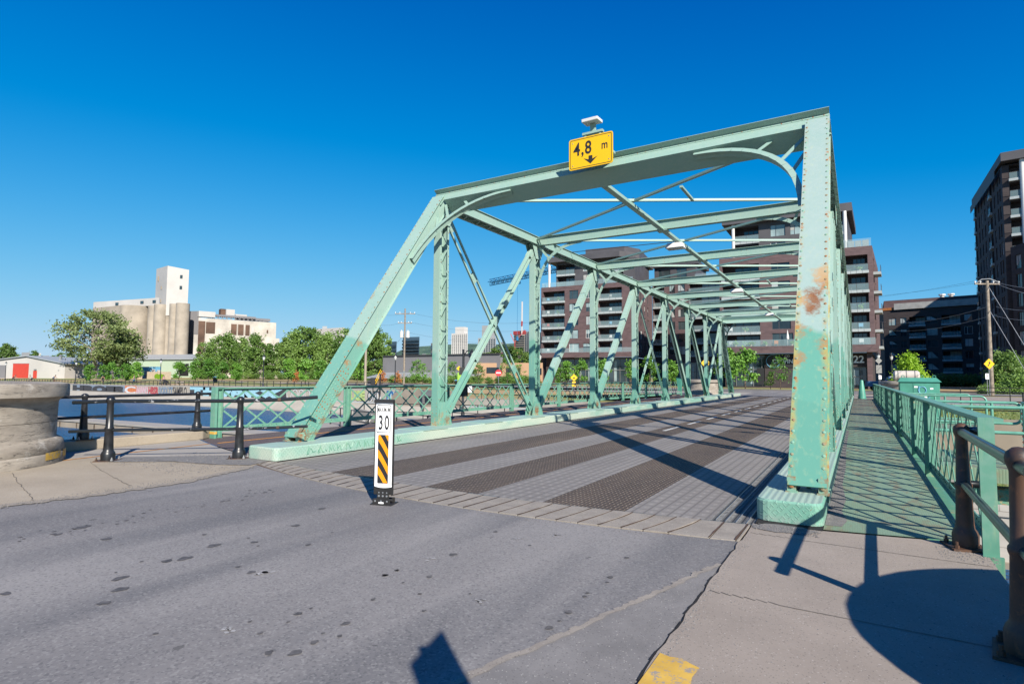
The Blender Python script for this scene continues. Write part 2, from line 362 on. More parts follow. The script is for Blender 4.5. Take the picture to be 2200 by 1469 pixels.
def grass():
    b=NB('lawn',.95)
    n=b.noise(.07,5,.6,vec=b.mapv(b.pos(),(.6,2.2,1)))
    g=b.mix(b.rng(b.noise(.5,4),.3,.7),(0.12,0.165,0.035),(0.19,0.225,0.06))
    d=b.mix(b.rng(b.noise(.8,4),.3,.7),(0.30,0.205,0.095),(0.40,0.28,0.14))
    b.col(b.mix(b.rng(n,.44,.54),g,d)); b.bump(b.noise(6,5,.7),.6,.06); M['lawn']=b.m
    b=NB('island_grass',.95)
    g=b.mix(b.rng(b.noise(3,5,.7),.3,.7),(0.085,0.125,0.03),(0.19,0.215,0.06))
    b.col(b.mix(b.rng(b.noise(1.3,6,.7),.46,.56),g,(0.27,0.20,0.13))); b.bump(b.noise(14,5,.7),.8,.05); M['island_grass']=b.m
    b=NB('flower_grass',.95)
    g=b.mix(b.rng(b.noise(2,5,.7),.3,.7),(0.10,0.14,0.03),(0.20,0.22,0.055))
    fl=b.rng(b.noise(1.3,7,.75,vec=b.mapv(b.pos(),(1,1.2,1))),.56,.60)
    b.col(b.mix(fl,g,(0.62,0.50,0.02))); b.bump(b.noise(8,5,.7),.8,.05); M['flower_grass']=b.m
    b=NB('hill_forest',.95)
    b.col(b.mix(b.rng(b.noise(.012,8,.7),.4,.62),(0.035,0.085,0.060),(0.10,0.17,0.10))); b.bump(b.noise(.03,8,.7),1,25); M['hill']=b.m
grass()
def water():
    b=NB('canal_water',.28,0,.35); b.b.inputs['IOR'].default_value=1.33
    b.col(b.mix(b.rng(b.noise(.15,3),.3,.7),(0.004,0.060,0.165),(0.010,0.085,0.20)))
    h=b.math('ADD',b.noise(1.1,4,.6,vec=b.mapv(b.pos(),(.5,1.3,1))),b.math('MULTIPLY',b.noise(5,3,vec=b.mapv(b.pos(),(.6,1.4,1))),.35))
    b.bump(h,1.0,.7); M['water']=b.m
water()
# ------------------------------------------------------------ mesh builder
def T(*p): return V(p)
class MB:
    def __init__(s): s.v=[]; s.f=[]; s.m=[]; s.mi=0
    def add(s,vs,fs,m=None):
        o=len(s.v); s.v+= [tuple(x) for x in vs]; s.f+=[tuple(i+o for i in f) for f in fs]; s.m+=[s.mi if m is None else m]*len(fs); return s
    def quad(s,a,b,c,d,m=None): return s.add((a,b,c,d),((0,1,2,3),),m)
    def obox(s,o,a,b,c,m=None):       # corner + three edge vectors
        o,a,b,c=V(o),V(a),V(b),V(c)
        if a.cross(b).dot(c)<0: a,b=b,a
        vs=[o,o+a,o+a+b,o+b,o+c,o+a+c,o+a+b+c,o+b+c]
        return s.add(vs,((0,3,2,1),(4,5,6,7),(0,1,5,4),(1,2,6,5),(2,3,7,6),(3,0,4,7)),m)
    def box(s,x0,x1,y0,y1,z0,z1,m=None):
        return s.obox((x0,y0,z0),(x1-x0,0,0),(0,y1-y0,0),(0,0,z1-z0),m)
    def beam(s,p,q,w,h,side=None,m=None,ext=0):   # w along side, h along the third axis
        p,q=V(p),V(q); d=(q-p).normalized(); p=p-d*ext; q=q+d*ext
        sd=V(side) if side is not None else (V((0,0,1)).cross(d) if abs(d.z)<.95 else V((1,0,0)))
        sd=(sd-d*sd.dot(d)).normalized(); t=d.cross(sd)
        return s.obox(p-sd*w/2-t*h/2,q-p,sd*w,t*h,m)
    def tube(s,p,q,r,n=10,r2=None,m=None,cap=True):
        p,q=V(p),V(q); d=(q-p).normalized(); a=d.orthogonal().normalized(); b=d.cross(a); r2=r if r2 is None else r2
        vs=[p+(a*math.cos(2*PI*i/n)+b*math.sin(2*PI*i/n))*r for i in range(n)]+[q+(a*math.cos(2*PI*i/n)+b*math.sin(2*PI*i/n))*r2 for i in range(n)]
        fs=[(i,(i+1)%n,n+(i+1)%n,n+i) for i in range(n)]
        if cap: fs+= [tuple(range(n-1,-1,-1)),tuple(range(n,2*n))]
        return s.add(vs,fs,m)
    def path(s,pts,r,n=8,m=None):
        pts=[V(p) for p in pts]; rings=[]; prev=None
        for i,p in enumerate(pts):
            d=((pts[min(i+1,len(pts)-1)]-pts[max(i-1,0)])).normalized()
            a=(prev-d*prev.dot(d)).normalized() if prev is not None else d.orthogonal().normalized()
            prev=a; b=d.cross(a); rings.append([p+(a*math.cos(2*PI*k/n)+b*math.sin(2*PI*k/n))*r for k in range(n)])
        vs=[x for rr in rings for x in rr]; fs=[]
        for i in range(len(rings)-1):
            for k in range(n): fs.append((i*n+k,i*n+(k+1)%n,(i+1)*n+(k+1)%n,(i+1)*n+k))
        fs+=[tuple(range(n-1,-1,-1)),tuple(range((len(rings)-1)*n,len(rings)*n))]
        return s.add(vs,fs,m)
    def lathe(s,prof,c,n=24,m=None,a0=0,jit=0):     # prof (r,z)
        c=V(c); vs=[]; k=len(prof)
        for i in range(n):
            a=a0+2*PI*i/n
            for r,z in prof:
                rr=r*(1+(random.random()-.5)*jit); vs.append(c+V((math.cos(a)*rr,math.sin(a)*rr,z)))
        fs=[]
        for i in range(n):
            j=(i+1)%n
            for t in range(k-1): fs.append((i*k+t,j*k+t,j*k+t+1,i*k+t+1))
        fs.append(tuple(i*k+k-1 for i in range(n))); fs.append(tuple(i*k for i in range(n-1,-1,-1)))
        return s.add(vs,fs,m)
    def prism(s,pts,ex,m=None):        # planar polygon extruded by vector
        pts=[V(p) for p in pts]; ex=V(ex); n=len(pts)
        nr=V((0,0,0))
        for i in range(n): nr+=pts[i].cross(pts[(i+1)%n])
        if nr.dot(ex)<0: pts=pts[::-1]
        vs=pts+[p+ex for p in pts]
        return s.add(vs,[tuple(range(n-1,-1,-1)),tuple(range(n,2*n))]+[(i,(i+1)%n,n+(i+1)%n,n+i) for i in range(n)],m)
    def dome(s,p,nrm,r,n=6,m=None,hgt=.55):
        p,nrm=V(p),V(nrm).normalized(); a=nrm.orthogonal().normalized(); b=nrm.cross(a); vs=[];fs=[]
        for rr,h in ((1,0),(.75,.65)):
            vs+=[p+(a*math.cos(2*PI*i/n)+b*math.sin(2*PI*i/n))*r*rr+nrm*(r*hgt*h) for i in range(n)]
        vs.append(p+nrm*r*hgt)
        fs=[(i,(i+1)%n,n+(i+1)%n,n+i) for i in range(n)]+[(n+i,n+(i+1)%n,2*n) for i in range(n)]
        return s.add(vs,fs,m)
    def build(s,name,mats,parent=None,smooth=False,world=True,bevel=0):
        me=bpy.data.meshes.new(name)
        off=V((0,0,0))
        if parent is not None and world:
            pp=parent
            while pp is not None: off+=pp.location; pp=pp.parent
        me.from_pydata([tuple(V(v)-off) for v in s.v] if world and off.length>0 else s.v,[],s.f)
        if not isinstance(mats,(list,tuple)): mats=[mats]
        for x in mats: me.materials.append(M[x])
        me.polygons.foreach_set('material_index',s.m)
        if smooth: me.polygons.foreach_set('use_smooth',[True]*len(s.f))
        me.update()
        o=bpy.data.objects.new(name,me); COL.objects.link(o)
        if smooth:
            try: me.set_sharp_from_angle(angle=R_(38))
            except Exception: pass
        if parent is not None: o.parent=parent
        if bevel:
            bv=o.modifiers.new('bevel','BEVEL'); bv.width=bevel; bv.segments=2; bv.limit_method='ANGLE'
        return o
def tag(o,label=None,cat=None,group=None,kind=None):
    if label: o['label']=label
    if cat: o['category']=cat
    if group: o['group']=group
    if kind: o['kind']=kind
    return o
def thing(name,label,cat,loc=(0,0,0),rz=0,group=None):
    o=bpy.data.objects.new(name,None); COL.objects.link(o); o.location=loc; o.rotation_euler=(0,0,rz); o.empty_display_size=.2
    return tag(o,label,cat,group)
def structure(name,mb,mat,**k):
    o=mb.build(name,mat,**k); o['kind']='structure'; return o
KIDS={}
def copy_tree(o,parent=None):
    c=o.copy(); COL.objects.link(c); c.parent=parent
    for ch in list(o.children): copy_tree(ch,c)
    return c
def dup(o,label,loc,rz=None,scale=None,group=None):
    c=copy_tree(o); c.location=loc
    if rz is not None: c.rotation_euler=(0,0,rz)
    if scale is not None: c.scale=scale if isinstance(scale,(tuple,list)) else (scale,)*3
    c['label']=label
    if group: c['group']=group
    return c
ORD=['first','second','third','fourth','fifth','sixth','seventh','eighth','ninth','tenth','eleventh','twelfth','thirteenth','fourteenth','fifteenth','sixteenth','seventeenth','eighteenth','nineteenth','twentieth','twenty-first','twenty-second','twenty-third','twenty-fourth','twenty-fifth','twenty-sixth','twenty-seventh','twenty-eighth','twenty-ninth','thirtieth']
def text_into(mb,s,o,ux,uy,size,m=None,bold=0.0,ext=.002,align='LEFT',sx=1.0,spacing=1.0):
    cu=bpy.data.curves.new('t','FONT'); cu.body=s; cu.size=1; cu.offset=bold; cu.align_x=align; cu.space_character=spacing; cu.resolution_u=3
    ob=bpy.data.objects.new('t',cu); COL.objects.link(ob)
    dg=bpy.context.evaluated_depsgraph_get(); me=bpy.data.meshes.new_from_object(ob.evaluated_get(dg))
    ux,uy=V(ux).normalized(),V(uy).normalized(); n=ux.cross(uy)
    vs=[V(o)+ux*(v.co.x*size*sx)+uy*(v.co.y*size)+n*ext for v in me.vertices]
    mb.add(vs,[tuple(p.vertices) for p in me.polygons],m)
    bpy.data.objects.remove(ob); bpy.data.curves.remove(cu); bpy.data.meshes.remove(me)
    return mb
# ------------------------------------------------------------ the ground, water, roads
XL,XR=-9.264,-0.515; Y0,Y1,PP,YE=7.22,11.54,5.025,51.03; ZC,HT=0.24,6.08
YN=[Y1+PP*i for i in range(8)]; NODES=YN
PIV=V((-4.87,29.1,0)); RJ=23.1
def jy(x): return PIV.y-math.sqrt(max(RJ*RJ-(x-PIV.x)**2,0))       # the curved joint of the swing bridge
def ny(x): return 5.30+.032*(x+4.2)**2                               # near edge of the stone apron
def strip(mb,xs,fa,fb,z,m=None):
    for a,b in zip(xs[:-1],xs[1:]): mb.quad((a,fa(a),z),(b,fa(b),z),(b,fb(b),z),(a,fb(a),z),m)
def lin(a,b,n): return [a+(b-a)*i/n for i in range(n+1)]
mb=MB(); mb.quad((-900,-40,-3.2),(900,-40,-3.2),(900,52,-3.2),(-900,52,-3.2)); structure('water',mb,'water')
# near bank: body with a vertical face to the water
mb=MB(); xs=[0,1]
mb.add([(-13.4,-60,-.012),(.9,-60,-.012)]+[(x,jy(x)-.02,-.012) for x in lin(.9,-13.4,40)],[tuple(range(43))])
for a,b in zip(lin(-13.4,.9,40)[:-1],lin(-13.4,.9,40)[1:]): mb.quad((a,jy(a)-.02,-4.5),(b,jy(b)-.02,-4.5),(b,jy(b)-.02,-.012),(a,jy(a)-.02,-.012))
mb.quad((.9,jy(.9)-.02,-4.5),(.9,-60,-4.5),(.9,-60,-.012),(.9,jy(.9)-.02,-.012))
mb.quad((-13.4,-60,-4.5),(-13.4,jy(-13.4),-4.5),(-13.4,jy(-13.4),-.012),(-13.4,-60,-.012))
structure('ground',mb,'gravel')
mb=MB(); mb.box(-200,-13.45,-60,3.2,-4.5,-1.6); mb.box(2.2,160,-60,4.2,-4.5,-1.9); structure('lower_bank',mb,'island_grass')
# road on the near side
mb=MB(); xs=lin(-8.3,-.97,30)
def le(y): return -8.29+.1*min(max((y-2.5)/2,0),1)*2 if y<4.6 else -8.09-.34*(y-4.6)
mb.add([(-8.35,-60,0),(-.97,-60,0)]+[(x,ny(x)-.004,0) for x in lin(-.97,-8.62,26)]+[(-8.3,5.0,0),(-8.06,4.45,0),(-8.08,3.33,0),(-8.29,2.51,0)],[tuple(range(33))])
structure('road',mb,'asphalt')
mb=MB(); L=[(-.985,4.86),(-1.12,4.40),(-1.25,3.91),(-1.38,3.5),(-1.51,3.01),(-1.67,2.48),(-1.80,1.9),(-2.05,1.0),(-2.4,-1)]
mb.add([(x,y,.004) for x,y in L]+[(-.972,-1,.004)],[tuple(range(len(L),-1,-1))])
structure('road_patch',mb,'patch')
mb=MB(); random.seed(3); P=[]
for a,b in zip(L[:-1],L[1:]):
    for k in range(8):
        t=k/8; P.append((a[0]+(b[0]-a[0])*t+random.uniform(-.012,.012),a[1]+(b[1]-a[1])*t))
for a,b in zip(P[:-1],P[1:]):
    wv=random.uniform(.02,.045); mb.quad((a[0]-wv,a[1],.007),(b[0]-wv,b[1],.007),(b[0]+.012,b[1],.007),(a[0]+.012,a[1],.007))
structure('patch_seam',mb,'apron_stone')
# sidewalks
mb=MB(); ysx=lin(-1,5.9,60); pts=[(-.965+random.uniform(-.012,.012)*(y>1.5),y,.012) for y in ysx]
mb.prism([(-.965,-60,-.2)]+[(p[0],p[1],-.2) for p in pts]+[(-.965,6.36,-.2)]+[(x,jy(x)-.03,-.2) for x in lin(-.9,.9,8)]+[(.9,-60,-.2)],(0,0,.212))
structure('sidewalk',mb,'sidewalk')
mb=MB()
for a,b in zip(pts[:-1],pts[1:]):
    g=random.uniform(.006,.022); mb.quad((a[0]-g,a[1],.009),(b[0]-g*.8,b[1],.009),(b[0]+.002,b[1],.0095),(a[0]+.002,a[1],.0095))
structure('kerb_crack',mb,'black_void')
mb=MB()
for y,dx in ((5.93,.0),(4.17,.02),(2.35,0)):
    P=lin(-.93,.88,24)
    for a,b in zip(P[:-1],P[1:]): mb.quad((a,y+random.uniform(0,.004)+.03*(a<-.5),.0155),(b,y+.002,.0155),(b,y+.009,.0155),(a,y+.009+random.uniform(0,.003)+.03*(a<-.5),.0155))
structure('sidewalk_joints',mb,'joint_line')
mb=MB(); mb.add([(-.955,3.115,.0165),(-.90,3.10,.0165),(-.84,3.115,.0165),(-.785,3.085,.0165),(-.735,3.065,.0165),(-.745,2.95,.0165),(-.72,2.8,.0165),(-.74,2.5,.0165),(-.735,1.9,.0165),(-.955,1.9,.0165)],[tuple(range(10))]); mb.f=[tuple(reversed(f)) for f in mb.f]
structure('yellow_kerb_paint',mb,'yellow_paint')
mb=MB(); P=[]
for i in range(26):
    a=i/26*2*PI; P.append((-.68+.27*math.cos(a)+random.uniform(-.03,.03),6.27+.16*math.sin(a)+.03*math.cos(a)+random.uniform(-.02,.02),.0175))
mb.add(P,[tuple(range(26))]); structure('gravel_fill',mb,'gravel')
# left: beige concrete, bike path, kerb wall
mb=MB(); mb.prism([(-8.29,-8,-.1),(-8.29,2.51,-.1),(-8.08,3.33,-.1),(-8.06,4.45,-.1),(-8.49,5.74,-.1),(-8.9,6.27,-.1),(-9.9,6.36,-.1),(-11.3,5.1,-.1),(-11.9,4.5,-.1),(-11.6,-8,-.1)],(0,0,.106)); structure('sidewalk_left',mb,'sidewalk_beige')
mb=MB(); mb.add([(-9.9,6.36,.014),(-11.3,5.1,.014),(-10.9,4.7,.014),(-10.0,5.35,.014),(-9.1,5.55,.014),(-8.62,5.8,.014),(-8.78,6.28,.014)],[tuple(range(7))]); structure('gravel_edge',mb,'gravel')
mb=MB(); mb.prism([(-9.55,6.38,-.1)]+[(x,jy(x)-.03,-.1) for x in lin(-9.56,-13.3,14)]+[(-13.3,-8,-.1),(-12.2,-8,-.1),(-11.7,4.6,-.1)],(0,0,.104)); structure('bike_path',mb,'path_concrete')
def cpath(pts,w,z,h=.0):
    mb=MB()
    for a,b in zip(pts[:-1],pts[1:]):
        a,b=V((*a,0)),V((*b,0)); t=(b-a).normalized(); s=V((-t.y,t.x,0))*w/2
        mb.quad((a+s).xy[:]+(z,),(a-s).xy[:]+(z,),(b-s).xy[:]+(z,),(b+s).xy[:]+(z,))
    for i,f in enumerate(mb.f): pass
    return mb
structure('bike_lane_line',cpath([(-11.5,2.6),(-11.7,4.2),(-11.86,5.2),(-11.93,6.2),(-12.02,7.12)],.07,.010),'orange_line')
wl=thing('kerb_wall','low beige concrete kerb wall along the water side of the bike path','wall',(-13.2,6,0))
mb=MB(); mb.prism([(-12.98,7.52,0),(-13.15,7.78,0),(-13.45,7.85,0),(-13.42,-8,0),(-12.98,-8,0)],(0,0,.20)); mb.build('kerb_block','sidewalk_beige',wl,bevel=.02)
# stone apron: blocks between the road and the curved joint
JNT=[]; mb=MB(); x=-9.0; random.seed(11)
ys=lambda x,t: ny(x)+(jy(x)-.015-ny(x))*t
while x<-.99:
    wv=.235+random.uniform(-.012,.012); g=.006; z=.006+random.uniform(0,.006)
    a,b=x+g,min(x+wv,-.975)-g
    sk=lambda X: (X+4.87)*-.045*(1 if X<-1.3 else 0)
    p=[(a+sk(a),ys(a,0.0),-.08),(b+sk(b),ys(b,0.0),-.08),(b,ys(b,1),-.08),(a,ys(a,1),-.08)]
    mb.prism(p,(0,0,.08+z)); x+=wv; JNT.append((b+g,sk(b)))
st=structure('stone_apron',mb,'apron_stone',bevel=.004)
mb=MB()
for xj,sj in JNT[:-1]:
    pv=None
    for k in range(7):
        t=k/6; c=(xj+sj*(1-t)**1.5+random.uniform(-.003,.003),ys(xj,t)+.004); wv=random.uniform(.004,.009)*(1.5-.6*t)
        if pv: mb.quad((pv[0]-pv[2],pv[1],.0135),(pv[0]+pv[2],pv[1],.0135),(c[0]+wv,c[1],.0135),(c[0]-wv,c[1],.0135))
        pv=(c[0],c[1],wv)
structure('apron_joints',mb,'groove')
mb=MB(); xs=lin(-9.4,-.93,30); strip(mb,xs,lambda x:ny(x)-.02,lambda x:jy(x)+.0,-.006); structure('apron_bed',mb,'groove')
# far land: one sheet to the horizon
def zf(x,y):
    dep=x*-.521+y*.851; kx=min(max((-20-x)/20,0),1); hz=min(.45,max(-.3,-.25+.0065*(dep-70)))*kx
    s=lambda a,b,t:(lambda k:k*k*(3-2*k))(min(max((t-a)/(b-a),0),1))
    wall=-.1*(1-s(-47,-44,x))-.9*s(-47,-44,x)*(1-s(-15,-12.6,x))+(-.02)*s(-15,-12.6,x)
    inn=hz; wall=wall-.42*s(60,130,-x)
    kk=s(52,74,y) if x>-46 else s(53,60,y); return wall+(inn-wall)*kk-.03
mb=MB(); xs=[-9000,-2500,-900,-400]+lin(-300,-60,24)[:]+lin(-55,-10,30)+lin(-8,160,28)+[400,900,2500,9000]; ysg=[50,51,52.5,55,58,62,67,72,80,100,130,180,260,500,1200,4000,12000]
idx={}
for j,y in enumerate(ysg):
    for i,x in enumerate(xs): idx[i,j]=len(mb.v); mb.v.append((x,y,zf(x,y)))
for j in range(len(ysg)-1):
    for i in range(len(xs)-1): mb.f.append((idx[i,j],idx[i+1,j],idx[i+1,j+1],idx[i,j+1])); mb.m.append(0)
structure('far_lawn',mb,'lawn',smooth=True)
mb=MB(); mb.box(2.6,400,30,50.2,-4.4,-.14); structure('right_lawn',mb,'flower_grass')
# far bank wall with its lower ledge
mb=MB()
for a,b in zip(xs[:-1],xs[1:]):
    if b>-9 and a<-9: b=-9
    if a>=-9: break
    za,zb=zf(a,50)+.02,zf(b,50)+.02
    mb.quad((a,49.7,-1.7),(b,49.7,-1.7),(b,49.7,zb),(a,49.7,za)); mb.quad((a,49.7,za),(b,49.7,zb),(b,51,zb),(a,51,za))
structure('canal_wall',mb,'bank_concrete')
mb=MB(); mb.prism([(-400,49.65,-1.75),(-400,48.9,-1.95),(-400,47.6,-3.0),(-400,47.5,-4.4),(-400,49.65,-4.4)],(385.5,0,0)); structure('canal_ledge',mb,'bank_concrete')
mb=MB(); mb.box(-14.8,4.5,51.05,56,-4.4,-.035); structure('far_abutment',mb,'old_concrete')
mb=MB(); mb.box(-14.6,2.7,36,51.0,-4.4,-3.15); structure('canal_floor',mb,'old_concrete')
# far roads
def sheet(name,pts,mat,z=0.004):
    mb=MB(); 
    a=sum(pts[i][0]*pts[(i+1)%len(pts)][1]-pts[(i+1)%len(pts)][0]*pts[i][1] for i in range(len(pts)))
    if a<0: pts=pts[::-1]
    mb.add([(x,y,(zf(x,y) if z is None else z)) for x,y in pts],[tuple(range(len(pts)))]); return structure(name,mb,mat)
sheet('far_road',[(-8.9,51.0),(-.9,51.0),(-.6,66),(2,70),(200,70),(200,79),(-140,79),(-140,71.5),(-14,70),(-9.6,66)],'asphalt',.012)
sheet('far_pavement',[(-170,82),(200,82),(200,85),(-170,85)],'path_concrete',.014)
sheet('corner_pavement_right',[(-.85,51.1),(4.4,51.1),(40,60),(40,63),(3,66.5),(-.45,66)],'sidewalk',.010)
sheet('corner_pavement_left',[(-9.0,51.1),(-14.6,51.1),(-30,58),(-30,60),(-14,67.5),(-9.5,66)],'path_concrete',.010)
sheet('right_path',[(3.2,46),(200,46),(200,49.4),(3.2,49.4)],'path_concrete',-.13)
# canal side promenade on the left far bank
mb=MB()
for a,b in zip(lin(-300,-48,40)[:-1],lin(-300,-48,40)[1:]):
    mb.quad((a,50.15,zf(a,50.15)+.035),(b,50.15,zf(b,50.15)+.035),(b,52.6,zf(b,52.6)+.05),(a,52.6,zf(a,52.6)+.05))
    mb.quad((a,70,zf(a,70)+.03),(b,68,zf(b,68)+.03),(b,69.8,zf(b,69.8)+.03),(a,72,zf(a,72)+.03))
structure('promenade',mb,'path_concrete')
# island in the canal that carries the pivot
mb=MB(); mb.prism([(-30,24.2,-4.4),(-27,27.8,-4.4),(-22,30.4,-4.4),(-10,30.9,-4.4),(2.6,30.9,-4.4),(2.6,19.2,-4.4),(-10,19.6,-4.4),(-25,20.6,-4.4)],(0,0,3.0)); structure('island',mb,'path_concrete')
mb=MB(); mb.box(1.2,200,19.25,29.9,-4.4,-1.62); structure('island_lawn',mb,'island_grass')
rw=thing('ashlar_wall','pale squared stone canal wall with grass on top, below the right walkway','wall',(3,19,0))
mb=MB(); mb.box(-9,200,18.85,19.25,-4.4,-1.95); mb.build('wall_face','ashlar',rw)
mb=MB(); xk=-9
while xk<60: mb.box(xk+.01,xk+1.58,18.80,19.45,-1.95,-1.53); xk+=1.6
mb.build('coping','ashlar',rw,bevel=.03)
mb=MB(); mb.box(-9,60,18.72,18.9,-4.4,-3.05); mb.build('footing','old_concrete',rw)
bw=thing('retaining_wall','tall brown stained concrete wall behind the island grass on the right','wall',(10,30,0))
mb=MB(); mb.box(1.2,200,29.9,30.3,-4.4,-.10); mb.build('wall_face','old_concrete',bw)
lw=thing('lock_wall','long low concrete beam wall lying across the water on the left','wall',(-45,24.5,-3))
mb=MB(); A,B=V((-110,18.6,-3.6)),V((-29.5,25.6,-3.6)); mb.beam(A+V((0,0,.45)),B+V((0,0,.45)),1.7,1.0,side=(0,1,0)); mb.build('beam_body','old_concrete',lw)
mb=MB(); mb.beam(A+V((0,0,1.01)),B+V((0,0,1.01)),1.9,.14,side=(0,1,0)); mb.build('beam_top','path_concrete',lw)
mb=MB()
for k in range(30):
    p=A+(B-A)*(k+.5)/30+V((0,-.88,.45)); mb.beam(p,p+V((0,0,.5)),.12,.05,side=(1,0,0))
mb.build('fender_posts','bark',lw)

# drips, scuffs, grit
SPOTS=[(-4.79,2.52,0.036),(-4.73,2.63,0.045),(-4.67,2.13,0.036),(-4.43,2.02,0.036),(-4.26,1.85,0.036),(-4.87,2.96,0.045),(-4.67,3.21,0.032),(-5.28,3.11,0.022),(-5.88,2.55,0.036),(-5.2,4.41,0.036),(-2.82,2.84,0.014),(-2.69,2.48,0.022),(-2.64,2.08,0.028),(-2.76,2.01,0.022),(-2.65,2.22,0.022),(-2.7,2.32,0.01),(-2.59,2.35,0.014),(-3.0,2.31,0.01),(-3.05,2.42,0.022),(-3.05,2.52,0.01),(-3.98,2.72,0.028),(-4.18,2.74,0.022),(-6.42,2.38,0.028),(-6.52,2.62,0.05),(-4.2,3.42,0.022),(-4.34,3.81,0.014),(-3.08,3.22,0.022),(-3.08,3.35,0.014),(-5.0,1.57,0.036),(-4.83,3.26,0.014),(-4.54,3.16,0.01),(-3.01,2.13,0.014),(-3.2,2.19,0.01),(-3.51,1.8,0.014),(-4.94,2.4,0.014),(-4.83,2.17,0.01),(-4.84,3.78,0.036),(-3.04,4.68,0.022),(-3.08,3.35,0.022),(-3.08,3.22,0.022),(-2.78,3.38,0.022),(-2.41,2.88,0.014),(-1.62,3.09,0.022),(-1.32,2.83,0.0),(-1.69,4.61,0.02),(-1.63,4.1,0.022),(-1.61,3.99,0.014),(-1.65,3.72,0.014),(-1.64,3.65,0.014),(-2.33,3.27,0.01),(-2.62,3.08,0.014),(-2.54,4.47,0.014),(-2.95,3.89,0.032),(-1.62,3.36,0.022),(-1.61,3.21,0.01),(-2.86,3.18,0.01),(-1.2,4.02,0.01),(-6.44,2.48,0.014),(-6.46,2.15,0.0),(-6.44,4.38,0.014),(-6.73,3.34,0.014),(-6.47,2.36,0.022),(-6.46,4.08,0.022),(-6.47,4.0,0.014),(-6.41,3.74,0.014),(-6.35,4.19,0.014),(-6.44,3.12,0.01),(-6.29,2.97,0.014),(-6.37,3.2,0.01),(-6.79,4.58,0.022),(-6.63,3.22,0.014),(-6.59,3.45,0.01),(-6.48,4.04,0.014),(-6.59,2.15,0.014),(-6.59,3.1,0.014),(-6.46,4.69,0.014),(-6.4,3.44,0.014),(-6.53,2.79,0.01),(-6.64,4.47,0.01),(-6.5,2.15,0.014),(-6.34,2.45,0.01),(-6.56,2.4,0.014),(-6.5,4.34,0.022),(-6.49,3.8,0.01),(-6.52,4.61,0.022),(-6.37,2.85,0.014),(-6.58,2.67,0.01),(-6.45,2.97,0.022),(-6.44,2.7,0.0),(-6.44,2.1,0.014),(-6.36,2.57,0.01),(-6.6,4.73,0.014),(-6.49,2.14,0.0),(-6.5,3.62,0.014),(-6.5,2.54,0.01),(-6.71,2.34,0.01),(-6.56,4.73,0.01),(-6.55,2.54,0.01),(-6.51,2.54,0.014),(-6.55,4.15,0.01),(-6.52,2.53,0.0),(-6.48,2.49,0.0),(-6.57,4.51,0.014)]
rnd=random.Random(77); mb=MB()
for x,y,r in SPOTS:
    n=14; st=rnd.uniform(.9,1.5); ph=rnd.uniform(0,6)
    mb.add([(x+r*(1+.28*math.sin(3*a+ph)+rnd.uniform(-.12,.12))*math.cos(a),y+r*st*(1+.2*math.sin(2*a+ph))*math.sin(a),.0042) for a in [i*2*PI/n for i in range(n)]],[tuple(range(n))])
structure('oil_drips',mb,'oil_stain')
mb=MB()
for x,y,r in ((-3.9,2.75,.06),(-3.2,2.05,.035),(-2.2,3.2,.03),(-2.75,4.6,.03),(-3.05,3.7,.035),(-2.5,4.9,.03)):
    for k in range(7):
        a=rnd.uniform(0,6.28); c=(x+rnd.gauss(0,r*.7),y+rnd.gauss(0,r*.7)); q=rnd.uniform(.15,.5)*r
        mb.add([(c[0]+q*math.cos(t)*(1.6 if k%2 else 1),c[1]+q*math.sin(t),.0046) for t in [i*PI/3 for i in range(6)]],[tuple(range(6))])
structure('pale_scuffs',mb,'pale_scuff')
mb=MB(); E_=[(-8.35,1.0),(-8.29,2.51),(-8.08,3.33),(-8.06,4.45),(-8.3,5.2),(-8.49,5.74)]
for a,b in zip(E_[:-1],E_[1:]):
    m_=10
    for k in range(m_):
        t0,t1=k/m_,(k+1)/m_; x0,y0,x1,y1=a[0]+(b[0]-a[0])*t0,a[1]+(b[1]-a[1])*t0,a[0]+(b[0]-a[0])*t1,a[1]+(b[1]-a[1])*t1; w0,w1=rnd.uniform(.02,.13),rnd.uniform(.02,.13)
        mb.quad((x0-.1,y0,.0085),(x0+w0,y0,.0085),(x1+w1,y1,.0085),(x1-.1,y1,.0085))
structure('sand_fringe',mb,'sand_fringe')
mb=MB()
def crack(P,w,z):
    pts=[]
    for a,b in zip(P[:-1],P[1:]):
        for k in range(8): t=k/8; pts.append((a[0]+(b[0]-a[0])*t+rnd.gauss(0,.008),a[1]+(b[1]-a[1])*t+rnd.gauss(0,.008)))
    for a,b in zip(pts[:-1],pts[1:]):
        d=V((b[0]-a[0],b[1]-a[1],0)).normalized(); n=V((-d.y,d.x,0))*w*rnd.uniform(.4,1.1)
        mb.quad((a[0]-n.x,a[1]-n.y,z),(b[0]-n.x,b[1]-n.y,z),(b[0]+n.x,b[1]+n.y,z),(a[0]+n.x,a[1]+n.y,z))
crack([(-11.2,4.55),(-10.3,4.3),(-9.2,4.05),(-8.2,3.85)],.005,.0115); crack([(-10.85,3.4),(-9.8,3.15),(-8.9,2.95),(-8.2,2.8)],.005,.0115); crack([(-10.9,5.1),(-9.9,5.35),(-9.0,5.5)],.012,.0165)
structure('pavement_cracks',mb,'joint_line')
mb=MB()
def stone_(x,y,z,r):
    vs=[(x+r*math.cos(a)*rnd.uniform(.7,1.2),y+r*math.sin(a)*rnd.uniform(.7,1.2),z) for a in (0,1.26,2.5,3.77,5.0)]+[(x+rnd.uniform(-.3,.3)*r,y+rnd.uniform(-.3,.3)*r,z+r*rnd.uniform(.5,.9))]
    mb.add(vs,[(0,1,5),(1,2,5),(2,3,5),(3,4,5),(4,0,5)])
for k in range(260): stone_(rnd.uniform(-.95,.86),2.3+3.9*rnd.random(),.0122,rnd.uniform(.002,.007))
